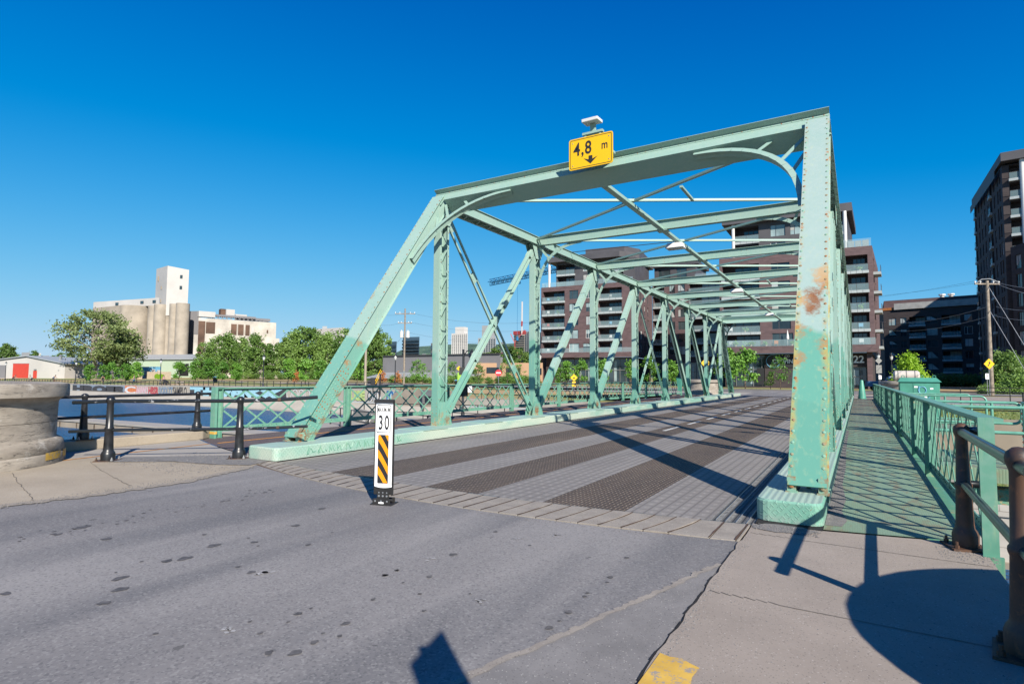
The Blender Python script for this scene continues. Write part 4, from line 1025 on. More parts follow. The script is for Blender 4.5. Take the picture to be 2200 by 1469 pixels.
pier(-12.4,54.2,'far round stone pier seen through the truss, behind the left kerb end')
pier(3.0,54.8,'far round stone pier beyond the footway with a white tank lying on it')
tk=thing('water_tank','white horizontal plastic tank with dark straps lying on the far stone pier','tank',(3.0,54.8,1.48))
mb=MB(); mb.tube((2.5,54.8,1.80),(4.0,54.8,1.80),.40,24); mb.tube((2.38,54.8,1.80),(2.5,54.8,1.80),.28,24,r2=.4); mb.tube((4.0,54.8,1.80),(4.12,54.8,1.80),.4,24,r2=.28); mb.build('tank_body','poly_tank',tk,smooth=True)
for x in (2.7,3.25,3.8): mb=MB(); mb.tube((x-.03,54.8,1.80),(x+.03,54.8,1.80),.41,24); mb.build('strap','sign_back',tk)
# ------------------------------------------------------------ cast iron railings
def cast_post(x,y,z0,h,mat,par,s=1.0,rz=0,plate='rusty_iron'):
    mb=MB(); r=s
    mb.lathe([(.108*r,.02),(.110*r,.12),(.098*r,.155),(.080*r,.18),(.076*r,.21),(.064*r,.50*h),(.072*r,.52*h),(.074*r,.53*h),(.072*r,.545*h),(.060*r,.56*h),(.050*r,.93*h),(.056*r,.95*h),(.068*r,.98*h),(.070*r,1.0*h),(.062*r,1.03*h),(.03*r,1.055*h),(.004,1.06*h)],(x,y,z0),20)
    p=mb.build('post',mat,par,smooth=True)
    mb=MB(); c,s_=math.cos(rz)*.16*s,math.sin(rz)*.16*s
    mb.obox((x-c+s_,y-s_-c,z0),(2*c,2*s_,0),(-2*s_,2*c,0),(0,0,.02)); mb.build('base_plate',plate,p)
    for a,b in ((1,1),(1,-1),(-1,1),(-1,-1)):
        qx,qy=x+(a*c-b*s_)*.75,y+(a*s_+b*c)*.75; mb=MB(); mb.tube((qx,qy,z0+.02),(qx,qy,z0+.045),.022*s,6); mb.tube((qx,qy,z0+.045),(qx,qy,z0+.075),.011,6); mb.build('anchor_bolt','galv' if a>0 else plate,p)
    return p
r1=thing('pipe_railing','black pipe railing with two stout cast posts beside the left stone pier','railing',(-10.3,5.5,0),group='cast iron railings at the bridge ends')
cast_post(-11.09,4.77,0.0,1.05,'black_iron',r1,rz=.7); cast_post(-9.52,6.18,0.0,1.05,'black_iron',r1,rz=.7)
mb=MB(); mb.path([(-11.62,4.42,1.00),(-11.09,4.77,1.03),(-9.52,6.18,1.03),(-8.98,6.62,1.055),(-8.48,7.02,1.10)],.033,12); mb.build('top_rail','worn_rail',r1,smooth=True)
mb=MB(); mb.path([(-11.66,4.4,.50),(-11.09,4.77,.53),(-9.52,6.18,.53),(-9.0,6.62,.55),(-8.62,6.93,.57)],.027,12); mb.build('mid_rail','worn_rail',r1,smooth=True)
mb=MB(); mb.tube((-9.02,6.59,1.053),(-8.98,6.62,1.055),.036,12); mb.tube((-9.04,6.59,.548),(-9.0,6.62,.55),.031,12); mb.build('coupling','rusty_iron',r1)
r2=thing('pipe_railing','black pipe railing on the kerb wall between the bike path and the water','railing',(-13.2,6,0.2),group='cast iron railings at the bridge ends')
for y in (.3,2.75,5.17,7.45): cast_post(-13.08-.02*(y-5),y,.20,.86,'black_iron',r2,s=.95,plate='black_iron')
for z,nm in ((1.045,'top_rail'),(.64,'mid_rail')): mb=MB(); mb.path([(-13.12,-3,z),(-13.08,5.17,z),(-13.27,7.98,z)],.03,10); mb.build(nm,'black_iron',r2,smooth=True)
r3=thing('pipe_railing','rusty brown cast posts with dull steel rails at the right edge of the pavement','railing',(.76,6.49,0),group='cast iron railings at the bridge ends')
cast_post(.775,6.47,0.012,1.04,'rusty_iron',r3,rz=.25,s=.9); cast_post(.74,4.13,0.012,1.06,'rusty_iron',r3,rz=-.15,s=.92)
for z,nm,r in ((1.035,'top_rail',.036),(.575,'mid_rail',.030)):
    mb=MB(); mb.path([(.775,6.47,z),(.74,4.13,z),(.735,3.84,z)],r,14); mb.build(nm,'rail_steel',r3,smooth=True)
mb=MB(); mb.path([(.775,6.47,1.035),(.86,6.50,1.045),(.96,6.50,1.05)],.038,12); mb.path([(.775,6.47,.575),(.85,6.50,.575),(.915,6.50,.575)],.032,12); mb.build('rail_stub','worn_rail',r3,smooth=True)
# ------------------------------------------------------------ speed delineator in the road
def clip(poly,x0,x1,z0,z1):
    def cl(P,f,g):
        out=[]
        for i in range(len(P)):
            a,b=P[i],P[(i+1)%len(P)]; fa,fb=f(a),f(b)
            if fa>=0: out.append(a)
            if (fa>=0)!=(fb>=0): t=fa/(fa-fb); out.append((a[0]+(b[0]-a[0])*t,a[1]+(b[1]-a[1])*t))
        return out
    for f in (lambda p:p[0]-x0,lambda p:x1-p[0],lambda p:p[1]-z0,lambda p:z1-p[1]):
        if len(poly)<3: return []
        poly=cl(poly,f,None)
    return poly
def rrect(x0,x1,z0,z1,r,n=4):
    P=[]
    for cx,cz,a0 in ((x1-r,z0+r,-PI/2),(x1-r,z1-r,0),(x0+r,z1-r,PI/2),(x0+r,z0+r,PI)):
        for k in range(n+1): a=a0+k*PI/2/n; P.append((cx+r*math.cos(a),cz+r*math.sin(a)))
    return P
def face2(mb,P,y,m): mb.add([(x,y,z) for x,z in P],[tuple(range(len(P)))],m)
def frame2(mb,x0,x1,z0,z1,r,wd,y,m):
    A=rrect(x0,x1,z0,z1,r); B=rrect(x0+wd,x1-wd,z0+wd,z1-wd,max(r-wd,.001)); n=len(A)
    mb.add([(x,y,z) for x,z in A+B],[(i,(i+1)%n,n+(i+1)%n,n+i) for i in range(n)],m)
dl=thing('speed_delineator','white flexible speed marker panel reading MAXIMUM 30 standing in the roadway','traffic sign',(-4.80,4.98,0),.30)
def lb(mb,name,mats,par=dl,**k): return mb.build(name,mats,par,world=False,**k)
mb=MB(); mb.box(-.135,.135,-.10,.10,0,.012); mb.obox((-.11,-.085,.012),(.22,0,0),(0,.012,0),(0,0,.055)); mb.obox((-.11,.05,.012),(.22,0,0),(0,.012,0),(0,0,.055)); mb.tube((-.12,-.03,.05),(.125,-.03,.05),.016,10)
fb=lb(mb,'hinge_base','black_plastic',bevel=.003)
mb=MB()
for x in (-.075,0,.075): mb.dome((x,-.086,.045),(0,-1,0),.012,8)
lb(mb,'bolt','galv',fb)
mb=MB(); mb.box(-.03,.035,-.088,-.0865,.018,.036); lb(mb,'white_sticker','sign_white',fb)
mb=MB(); mb.prism([(-.075,-.03,.055),(.075,-.03,.055),(.075,-.03,.150),(-.075,-.03,.150)],(0,-.014,0)); mb.box(-.125,.125,-.03,-.022,.11,.30); rb=lb(mb,'rubber_skirt','black_plastic',bevel=.002)
mb=MB()
for z,r in ((.135,.009),(.095,.013)):
    for x in (-.05,0,.05): mb.dome((x,-.044,z),(0,-1,0),r,10)
lb(mb,'bolt','galv',rb)
mb=MB(); n=14
def cy(x): return -.040-.010*(1-(x/.118)**2)
for i in range(n):
    a,b=-.112+.224*i/n,-.112+.224*(i+1)/n
    mb.quad((a,cy(a),.205-.012*(1-(a/.11)**2)),(b,cy(b),.205-.012*(1-(b/.11)**2)),(b,cy(b),1.185),(a,cy(a),1.185))
    mb.quad((b,cy(b)+.006,.25),(a,cy(a)+.006,.25),(a,cy(a)+.006,1.185),(b,cy(b)+.006,1.185))
lb(mb,'panel','sign_white',smooth=True)
mb=MB(); 
for s in (-1,1): mb.box(min(s*.110,s*.122),max(s*.110,s*.122),-.045,-.018,.22,1.205)
mb.box(-.122,.122,-.072,-.018,1.183,1.222); mb.box(-.122,.122,-.020,-.012,.13,1.205)
lb(mb,'edge_frame','black_plastic',bevel=.002)
mb=MB(); NY=-.0535
frame2(mb,-.090,.090,.835,1.158,.016,.006,NY,0)
text_into(mb,'MAXIMUM',(0,NY-.0005,1.078),(1,0,0),(0,0,1),.074,0,bold=.008,align='CENTER',sx=.435,spacing=1.08)
text_into(mb,'30',(0.002,NY-.0005,.873),(1,0,0),(0,0,1),.235,0,bold=.012,align='CENTER',sx=.56,spacing=1.18)
lb(mb,'speed_text','sign_black')
mb=MB(); face2(mb,rrect(-.068,.068,.245,.808,.010),NY,0); sp=lb(mb,'stripe_panel','sign_black')
mb=MB()
for k in range(-3,7):
    zc=.165+k*.193; cv=lambda x: -(x+.07)*1.25-((x+.07)**2)*2.2
    for i in range(10):
        a,b=-.066+.132*i/10,-.066+.132*(i+1)/10
        P=clip([(a,zc+cv(a)),(b,zc+cv(b)),(b,zc+.095+cv(b)),(a,zc+.095+cv(a))],-.064,.064,.250,.803)
        if len(P)>2: face2(mb,P,NY-.001,0)
lb(mb,'yellow_stripes','sign_amber',sp)
# ------------------------------------------------------------ clearance sign on the portal
hs_=thing('clearance_sign','yellow plate reading 4,8 m above a black down arrow on the portal','traffic sign',(-4.80,11.02,6.36))
mb=MB(); P=rrect(-.51,.51,-.345,.345,.05); mb.prism([(x,0,z) for x,z in P],(0,.012,0)); lb(mb,'plate','sign_yellow',hs_)
mb=MB(); frame2(mb,-.485,.485,-.320,.320,.035,.012,-.003,0)
text_into(mb,'4,8',(-.40,-.003,-.035),(1,0,0),(0,0,1),.40,0,bold=.016,sx=.80,spacing=1.12)
text_into(mb,'m',(.25,-.003,-.0),(1,0,0),(0,0,1),.26,0,bold=.012,sx=.75)
mb.add([(-.045,-.003,-.09),(-.045,-.003,-.17),(-.16,-.003,-.13),(0,-.003,-.27),(.16,-.003,-.13),(.045,-.003,-.17),(.045,-.003,-.09)],[(0,1,3,5,6),(1,2,3),(3,4,5)],0)
lb(mb,'sign_text','sign_black',hs_)
mb=MB()
for x in (-.42,.42):
    for z in (-.25,.25): mb.dome((x,-.001,z),(0,-1,0),.014,8)
lb(mb,'bolt','galv',hs_)
mb=MB(); mb.box(-.45,-.40,.012,.06,-.3,.32); mb.box(.40,.45,.012,.06,-.3,.32); mb.box(-.45,.45,.05,.30,-.05,.0); lb(mb,'bracket','steel_top',hs_)
fl=thing('floodlight','small white rectangular floodlight on a green bracket above the clearance sign','lamp',(-4.86,11.3,6.80))
mb=MB(); mb.box(-.24,.24,-.05,.05,.06,.11); mb.box(-.20,-.15,-.03,.03,-.30,.06); mb.box(.15,.20,-.03,.03,-.30,.06); mb.box(-.02,.04,-.02,.02,-.2,.06); mb.box(-.06,.06,-.03,.03,.11,.30); lb(mb,'bracket','steel_top',fl)
mb=MB(); mb.obox((-.19,-.20,.28),(.38,0,0),(0,.30,.02),(0,-.01,.07)); mb.box(-.09,-.02,-.1,0,.35,.38); mb.box(.02,.10,-.1,0,.35,.38); lb(mb,'lamp_housing','white_steel',fl,bevel=.012)
lum=None
for i,(x,y,z,l) in enumerate(((-4.87,17.9,5.72,'nearest white box lamp hung under the centre beam of the bridge'),(-4.87,28.6,5.72,'middle white box lamp hung under the centre beam of the bridge'),(-4.87,40.3,5.72,'farthest white box lamp hung under the centre beam of the bridge'))):
    if lum is None:
        lum=thing('bridge_lamp',l,'lamp',(x,y,z),0,'box lamps under the bridge top')
        mb=MB(); a,b=.28,.20
        mb.add([(-a,-b,-.10),(a,-b,-.10),(a,b,-.10),(-a,b,-.10),(-a*.8,-b*.7,.06),(a*.8,-b*.7,.06),(a*.8,b*.7,.06),(-a*.8,b*.7,.06)],[(0,1,5,4),(1,2,6,5),(2,3,7,6),(3,0,4,7),(4,5,6,7)]); lb(mb,'housing','white_steel',lum)
        mb=MB(); mb.box(-a+.02,a-.02,-b+.02,b-.02,-.12,-.095); lb(mb,'lens','lamp_glass',lum)
    else: dup(lum,l,(x,y,z))
# street sign on a pole beside the camera position; only its shadow reaches the view
ss=thing('street_sign','square grey-backed sign on a steel pole behind the viewer on the right pavement','traffic sign',(.85,.14,0),R_(105))
mb=MB(); mb.tube((0,0,0),(0,0,2.36),.028,12); lb(mb,'sign_pole','galv',ss)
mb=MB(); mb.box(-.21,.21,-.035,-.03,1.55,2.38); lb(mb,'sign_plate','sign_back',ss)
# far cone bollard, lattice cabinet
cn=thing('cone_bollard','tall pale green tapered cone standing at the far end of the footway','bollard',(.2,50.6,0))
mb=MB(); mb.lathe([(.30,0),(.30,.05),(.27,.06),(.11,1.38),(.09,1.42),(.02,1.44)],(.2,50.6,.0),20); mb.build('cone','cab_green',cn,smooth=True)
cb=thing('control_cabinet','green steel control cabinet with a pitched lid, blue graffiti loops and stickers','cabinet',(1.98,27.0,-.05))
def cbx(mb,name,mat,par=cb,**k): return mb.build(name,mat,par,world=False,**k)
mb=MB(); mb.box(-.62,.62,-.45,.45,0,1.48); cbx(mb,'cabinet_body','cab_green',bevel=.01)
mb=MB(); mb.add([(-.68,-.50,1.46),(.68,-.50,1.46),(.68,.50,1.46),(-.68,.50,1.46),(-.58,-.22,1.62),(.55,-.22,1.62),(.55,.22,1.62),(-.58,.22,1.62)],[(0,3,2,1),(0,1,5,4),(1,2,6,5),(2,3,7,6),(3,0,4,7),(4,5,6,7)]); cbx(mb,'lid','cab_green')
mb=MB(); mb.box(-.20,.56,-.462,-.45,.08,1.40); cbx(mb,'door','cab_green',bevel=.004)
for x in (-.5,.1,.48): mb=MB(); mb.path([(x+.05*math.cos(a),-.22,1.66+.05*math.sin(a)) for a in [i*PI/5 for i in range(11)]],.012,6); cbx(mb,'lifting_eye','cab_green')
mb=MB()
def loopc(cx,cz,rx,rz,a0=0,a1=2*PI,n=16): return [(cx+rx*math.cos(a0+(a1-a0)*i/n),-.468,cz+rz*math.sin(a0+(a1-a0)*i/n)) for i in range(n+1)]
mb.path(loopc(.08,1.15,.12,.13),.018,5); mb.path(loopc(.14,.92,.16,.12),.018,5); mb.path(loopc(.10,.70,.14,.10,0,PI*1.4),.018,5); mb.path([(-.02,-.468,1.3),(-.02,-.468,.55)],.018,5); cbx(mb,'graffiti','spray_blue')
mb=MB(); mb.box(-.17,-.08,-.468,-.462,.92,1.04); cbx(mb,'yellow_sticker','sign_yellow')
mb=MB(); mb.box(.10,.22,-.4685,-.463,.85,.95); mb.box(.32,.42,-.468,-.462,1.18,1.24); mb.box(-.17,-.06,-.468,-.462,1.24,1.30); cbx(mb,'white_sticker','sign_white')
# ------------------------------------------------------------ apartment buildings
def facade(wall,root,A,B,z0,z1,holes,m=0,seed=1):
    """wall from A to B (seen with A on the left), real openings with reveals; every window and balcony is a part"""
    A,B=V((A[0],A[1],0)),V((B[0],B[1],0)); d=(B-A); W=d.length; d.normalize(); n=V((d.y,-d.x,0))   # n points to the viewer side
    rnd=random.Random(seed)
    S=sorted({0.0,W}|{max(0,min(W,h[k])) for h in holes for k in (0,1)}); Z=sorted({z0,z1}|{max(z0,min(z1,h[k])) for h in holes for k in (2,3)})
    Pt=lambda s,z,o=0: A+d*s+n*o+V((0,0,z))
    for i in range(len(S)-1):
        for j in range(len(Z)-1):
            if S[i+1]-S[i]<1e-4 or Z[j+1]-Z[j]<1e-4: continue
            cs,cz=(S[i]+S[i+1])/2,(Z[j]+Z[j+1])/2
            if any(h[0]<cs<h[1] and h[2]<cz<h[3] for h in holes): continue
            wall.quad(Pt(S[i],Z[j]),Pt(S[i+1],Z[j]),Pt(S[i+1],Z[j+1]),Pt(S[i],Z[j+1]),m)
    for h in holes:
        s0,s1,a,b,kind=h[:5]; dep={'win':.18,'bal':1.9,'shop':.35,'slot':1.2}[kind]
        for p,q in (((s0,a),(s0,b)),((s0,b),(s1,b)),((s1,b),(s1,a)),((s1,a),(s0,a))):
            wall.quad(Pt(*p),Pt(*p,-dep),Pt(*q,-dep),Pt(*q),m)
        if kind=='win':
            fr=MB(); w=.07
            for x0,x1,y0,y1 in ((s0,s1,a,a+w),(s0,s1,b-w,b),(s0,s0+w,a+w,b-w),(s1-w,s1,a+w,b-w),(s0+(s1-s0)*.36,s0+(s1-s0)*.36+w,a+w,b-w)):
                fr.obox(Pt(x0,y0,-dep),d*(x1-x0),V((0,0,y1-y0)),n*.06)
            f=fr.build('window','cladding' if rnd.random()<.9 else 'white_steel',root)
            pn=MB(); pn.quad(Pt(s0,a,-dep+.02),Pt(s1,a,-dep+.02),Pt(s1,b,-dep+.02),Pt(s0,b,-dep+.02)); pn.build('pane',rnd.choice(['pane_light','pane','pane','pane_dark']),f)
            if rnd.random()<.55:
                h_=rnd.uniform(.35,.95); cu=MB(); cu.quad(Pt(s0+.08,b-(b-a)*h_,-dep+.035),Pt(s0+(s1-s0)*rnd.choice((.38,.97)),b-(b-a)*h_,-dep+.035),Pt(s0+(s1-s0)*rnd.choice((.38,.97)),b-.06,-dep+.035),Pt(s0+.08,b-.06,-dep+.035)); cu.build('blind',rnd.choice(['balcony_fascia','pane_light','concrete_grey']),f)
        elif kind=='shop':
            fr=MB(); k=s0
            while k<s1-.1: fr.obox(Pt(k,a,-dep+.02),d*.09,V((0,0,b-a)),n*.12); k+=1.35
            fr.obox(Pt(s0,a+(b-a)*.52,-dep+.02),d*(s1-s0),V((0,0,.12)),n*.13); fr.obox(Pt(s0,b-.1,-dep+.02),d*(s1-s0),V((0,0,.1)),n*.13)
            f=fr.build('shopfront','sign_back',root)
            pn=MB(); pn.quad(Pt(s0,a,-dep),Pt(s1,a,-dep),Pt(s1,b,-dep),Pt(s0,b,-dep)); pn.build('pane','pane',f)
            cu=MB(); k=s0+.5
            while k<s1-1: 
                if rnd.random()<.6: cu.obox(Pt(k,a+.4,-dep+.012),d*rnd.uniform(.3,.8),V((0,0,(b-a)-.9)),n*.004)
                k+=rnd.uniform(.9,2.2)
            if cu.v: cu.build('curtain','pane_light',f)
        elif kind=='slot':
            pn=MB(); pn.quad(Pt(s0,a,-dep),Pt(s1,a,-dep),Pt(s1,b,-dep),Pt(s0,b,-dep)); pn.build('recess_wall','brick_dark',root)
        elif kind=='bal':
            fas=h[5] if len(h)>5 else 'balcony_fascia'; out=h[6] if len(h)>6 else .35
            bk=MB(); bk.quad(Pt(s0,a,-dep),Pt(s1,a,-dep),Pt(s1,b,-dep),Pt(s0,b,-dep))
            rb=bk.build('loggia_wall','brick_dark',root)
            gl=MB(); W_=s1-s0
            g0=s0+W_*rnd.uniform(.30,.42)
            gl.quad(Pt(g0,a+.05,-dep+.03),Pt(s1-.25,a+.05,-dep+.03),Pt(s1-.25,a+2.2,-dep+.03),Pt(g0,a+2.2,-dep+.03)); gl.build('glass_door',rnd.choice(['pane','pane_dark','pane_light','pane']),rb)
            fr=MB()
            for t in (0,.33,.66,1): fr.obox(Pt(g0+(s1-.25-g0)*t-.04,a+.05,-dep+.03),d*.08,V((0,0,2.2)),n*.05)
            fr.obox(Pt(g0,a+2.2,-dep+.03),d*(s1-.25-g0),V((0,0,.09)),n*.05); fr.build('door_frame','cladding',rb)
            sl=MB(); sl.obox(Pt(s0-.1,a-.42,-.3),d*(s1-s0+.2),V((0,0,.42)),n*(out+.3)); so_=sl.build('balcony',fas,root)
            for k in range(1,4): g=MB(); g.obox(Pt(s0+W_*k/4,a-.41,out-.295+.3),d*.03,V((0,0,.40)),n*.006); g.build('panel_joint','cladding',so_)
            gr=MB(); gr.quad(Pt(s0-.05,a,out-.06),Pt(s1+.05,a,out-.06),Pt(s1+.05,a+1.0,out-.06),Pt(s0-.05,a+1.0,out-.06)); gr.build('glass_guard','rail_glass',so_)
            rl_=MB(); rl_.obox(Pt(s0-.05,a+1.0,out-.09),d*(W_+.1),V((0,0,.05)),n*.05)
            for t in (0,.5,1): rl_.obox(Pt(s0-.05+(W_+.06)*t,a,out-.09),d*.04,V((0,0,1.0)),n*.04)
            rl_.build('guard_rail','cladding',so_)
    return W,d,n,Pt
FURN=[]
def furniture(Pt,d,n,s,z,o,kind,rnd,label):
    p=Pt(s,z,o)
    if kind=='planter':
        t=thing('potted_plant',label,'plant',p); mb=MB(); mb.lathe([(.16,0),(.22,.35)],(0,0,0),10); mb.build('pot','tan_box',t,world=False)
        mb=MB()
        for k in range(46):
            c=V((rnd.gauss(0,.22),rnd.gauss(0,.22),.5+rnd.gauss(0,.16))); a=V((rnd.uniform(-1,1),rnd.uniform(-1,1),rnd.uniform(-1,1))).normalized()*.10; b=a.orthogonal().normalized()*.08; mb.quad(c-a-b,c+a-b,c+a+b,c-a+b)
        mb.build('foliage','leaf_young',t,world=False)
    else:
        col={'red':'red_door','white':'white_steel','dark':'black_iron','pink':'orange_wall','grey':'concrete_grey','blue':'spray_blue'}[kind]
        t=thing('balcony_chair',label,'chair',p); 
        mb=MB(); mb.box(-.3,.3,-.25,.25,.35,.43); mb.build('seat',col,t,world=False)
        mb=MB(); mb.box(-.3,.3,.20,.27,.43,.95); mb.build('backrest',col,t,world=False)
        for a in (-.26,.22):
            for b in (-.22,.20): mb=MB(); mb.box(a,a+.04,b,b+.04,0,.35); mb.build('leg',col,t,world=False)
def flat(root,name,mat,pts,zb,zt):
    mb=MB(); mb.prism([(x,y,zb) for x,y in pts],(0,0,zt-zb)); return mb.build(name,mat,root)
# --- building on the left of the bridge top (A)
bA=thing('apartment_block','purple brick apartment block with white-edged balconies and dark penthouse, left of the truss end','building',(-51,118,0))
w=MB(); A0,A1=(-62.8,115.4),(-40.9,117.0); LEN=22.0
rows=[9.9,12.9,15.9,18.9]
H=[]
for i,z in enumerate(rows):
    H+=[(.45,5.9,z,z+2.35,'bal'),(14.0,19.3,z,z+2.35,'bal'),(7.0,9.2,z+.3,z+2.3,'win'),(11.0,12.4,z+.3,z+2.3,'win')]
H+=[(.45,5.9,7.1,9.2,'bal'),(14.0,19.3,7.1,9.2,'bal'),(7.0,9.4,7.2,9.1,'win'),(10.3,12.8,7.2,9.1,'win')]
W_,dA,nA,PA=facade(w,bA,A0,A1,5.9,22.3,H,seed=3)
w.quad(PA(0,5.9,1.2),PA(W_,5.9,1.2),PA(W_,7.0,1.2),PA(0,7.0,1.2)); w.quad(PA(0,7.0,1.2),PA(W_,7.0,1.2),PA(W_,7.0,0),PA(0,7.0,0)); w.quad(PA(0,5.9,0),PA(W_,5.9,0),PA(W_,5.9,1.2),PA(0,5.9,1.2)); w.quad(PA(W_,5.9,1.2),PA(W_,5.9,0),PA(W_,7.0,0),PA(W_,7.0,1.2))
# right flank going back to the court
H2=[]
for z in rows+[7.1]:
    for s in (3.2,6.6,10.5,14.3): H2.append((s,s+1.5,z+.2,z+2.3,'win'))
facade(w,bA,A1,(-43.2,137.0),5.9,22.3,H2,seed=5)
w.quad((A0[0],A0[1],0),(A0[0],A0[1],22.3),(A0[0]-2,138,22.3),(A0[0]-2,138,0)); w.add([(A0[0],A0[1],22.3),(A1[0],A1[1],22.3),(-43.2,137,22.3),(A0[0]-2,138,22.3)],[(0,1,2,3)])
w.build('wall','brick_purple',bA)
gA=MB(); W2,d2,n2,P2=facade(gA,bA,(-59.5,116.6),(-41.5,118.0),0,5.9,[(.3,9.0,.3,5.6,'shop'),(9.6,17.2,.3,5.6,'shop')],seed=8)
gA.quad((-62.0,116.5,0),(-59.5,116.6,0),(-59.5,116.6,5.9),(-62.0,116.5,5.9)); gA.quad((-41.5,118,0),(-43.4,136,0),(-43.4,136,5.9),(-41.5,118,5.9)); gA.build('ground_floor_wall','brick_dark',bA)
# guards and things on the first terrace, penthouse with overhanging roof
g=MB(); g.quad(PA(.2,7.0,1.1),PA(W_-.2,7.0,1.1),PA(W_-.2,8.0,1.1),PA(.2,8.0,1.1)); g.build('terrace_guard','rail_glass',bA)
pw=MB(); facade(pw,bA,(-59.8,117.2),(-41.2,118.9),22.3,28.0,[(.3,4.6,22.5,24.8,'bal'),(.3,4.6,25.3,27.6,'bal'),(6.6,8.9,23,25,'win'),(6.6,8.9,25.7,27.6,'win'),(11.5,16,22.5,24.8,'bal'),(11.5,16,25.3,27.6,'bal')],seed=9)
pw.quad((-59.8,117.2,22.3),(-59.8,117.2,28),(-60.8,134,28),(-60.8,134,22.3)); pw.quad((-41.2,118.9,22.3),(-43,134,22.3),(-43,134,28),(-41.2,118.9,28)); pw.build('penthouse_wall','cladding',bA)
flat(bA,'roof','cladding',[(-61.2,115.2),(-44.0,116.6),(-41.0,121),(-42.5,136),(-62,136)],28.0,29.2); flat(bA,'upper_roof','cladding',[(-52.5,117.6),(-43.6,118.6),(-41.6,123),(-43,134),(-53,134)],29.2,30.6)
mb=MB(); mb.tube((-60.9,115.9,22.3),(-60.9,115.9,28),.28,14); mb.build('column','white_steel',bA)
g=MB(); g.quad((-62.7,115.6,22.3),(-41.2,117.2,22.3),(-41.2,117.2,23.4),(-62.7,115.6,23.4)); g.quad((-62.7,115.6,22.3),(-62.7,115.6,23.4),(-63.5,128,23.4),(-63.5,128,22.3)); g.build('roof_guard','rail_glass',bA)
rnd=random.Random(4)
FLR=['lowest','second','third','fourth','top']
cols=['white','grey','red','white','blue']
for i,z in enumerate([7.1]+rows):
    furniture(PA,dA,nA,1.5,z,-.5,cols[i],rnd,f'small chair on the {FLR[i]} left balcony of the left brick block')
    furniture(PA,dA,nA,16.5,z,-.5,cols[(i+2)%5],rnd,f'small chair on the {FLR[i]} right balcony of the left brick block')
    furniture(PA,dA,nA,4.2,z,-.3,'planter',rnd,f'potted plant on the {FLR[i]} left balcony of the left brick block')
# --- wing in the court (C)
bC=thing('apartment_block','brick apartment wing set back in the court between the two nearer blocks','building',(-34,137,0))
w=MB(); H=[]
for z in rows+[6.9,21.9]:
    H+=[(.3,3.0,z,z+2.35,'bal'),(4.2,5.6,z+.2,z+2.2,'win'),(6.3,8.0,z+.2,z+2.2,'win'),(9.0,16.5,z,z+2.35,'bal')]
H+=[(.5,8,.4,5.2,'shop'),(9,16.5,.4,5.2,'shop')]
_,dC,nC,PC=facade(w,bC,(-43.2,137.2),(-25.0,137.0),0,25.4,H,seed=12); w.add([(-43.2,137.2,25.4),(-25,137,25.4),(-25,150,25.4),(-43.2,150,25.4)],[(0,1,2,3)]); w.build('wall','brick_purple',bC)
pw=MB(); facade(pw,bC,(-43.2,139),(-33,139),25.4,29.0,[(1,4,25.8,28.4,'win'),(5.5,8,25.8,28.4,'win')],seed=13); pw.quad((-33,139,25.4),(-33,150,25.4),(-33,150,29.0),(-33,139,29.0)); pw.build('penthouse_wall','cladding',bC)
flat(bC,'roof','cladding',[(-43.5,138.2),(-32.2,138.2),(-32.2,150),(-43.5,150)],29.0,29.8)
g=MB(); g.quad((-33,138,25.4),(-25,138,25.4),(-25,138,26.5),(-33,138,26.5)); g.build('roof_guard','rail_glass',bC)
g=MB(); g.add([(-28.2,138.5,28.6),(-25.2,138.2,27.1),(-25.2,140.5,27.3)],[(0,1,2),(2,1,0)]); g.build('shade_sail','concrete_grey',bC)
# --- nearer block behind the truss (B)
bB=thing('apartment_block','tall purple brick apartment block with a glazed ground floor, behind the right end post','building',(-9,102,0))
w=MB(); B0,B1=(-20.0,100.9),(2.3,101.9); rB=[9.2,12.2,15.2,18.2]
H=[]
for z in rB: H+=[(.45,6.3,z,z+2.5,'bal'),(8.1,10.9,z+.35,z+2.3,'win'),(13.0,15.2,z+.35,z+2.3,'win'),(18.6,21.7,z,z+2.5,'bal')]
H+=[(.45,6.3,6.8,8.75,'bal'),(8.1,11.2,6.8,8.9,'win'),(18.6,21.7,6.8,8.75,'bal')]
WB,dB,nB,PB=facade(w,bB,B0,B1,5.6,22.0,H,seed=21)
H=[]
for z in rB+[6.6]: H+=[(2,5,z,z+2.4,'bal','balcony_fascia',1.0),(8,10,z+.3,z+2.2,'win')]
facade(w,bB,B1,(3.6,124),5.6,22.0,H,seed=22)
w.quad((B0[0],B0[1],0),(B0[0],B0[1],22),(B0[0],137,22),(B0[0],137,0)); w.add([(B0[0],B0[1],22),(B1[0],B1[1],22),(3.6,124,22),(B0[0],137,22)],[(0,1,2,3)])
for a,b,c,e in ((0,1.0,1.2,0),):
    w.quad(PB(0,5.6,1.3),PB(WB+.4,5.6,1.3),PB(WB+.4,6.75,1.3),PB(0,6.75,1.3)); w.quad(PB(0,6.75,1.3),PB(WB+.4,6.75,1.3),PB(WB+.4,6.75,0),PB(0,6.75,0)); w.quad(PB(0,5.6,0),PB(WB+.4,5.6,0),PB(WB+.4,5.6,1.3),PB(0,5.6,1.3)); w.quad(PB(0,5.6,0),PB(0,5.6,1.3),PB(0,6.75,1.3),PB(0,6.75,0)); w.quad(PB(WB+.4,5.6,1.3),PB(WB+.4,5.6,-2),PB(WB+.4,6.75,-2),PB(WB+.4,6.75,1.3))
w.build('wall','brick_purple',bB)
gB=MB(); _,d2,n2,P2=facade(gB,bB,(-19.4,101.6),(1.7,102.6),0,5.6,[(.3,6.2,.2,5.4,'shop'),(10.9,14.5,.2,3.2,'shop'),(18.4,20.8,.2,3.4,'shop'),(14.8,18.1,.2,5.4,'shop')],seed=23)
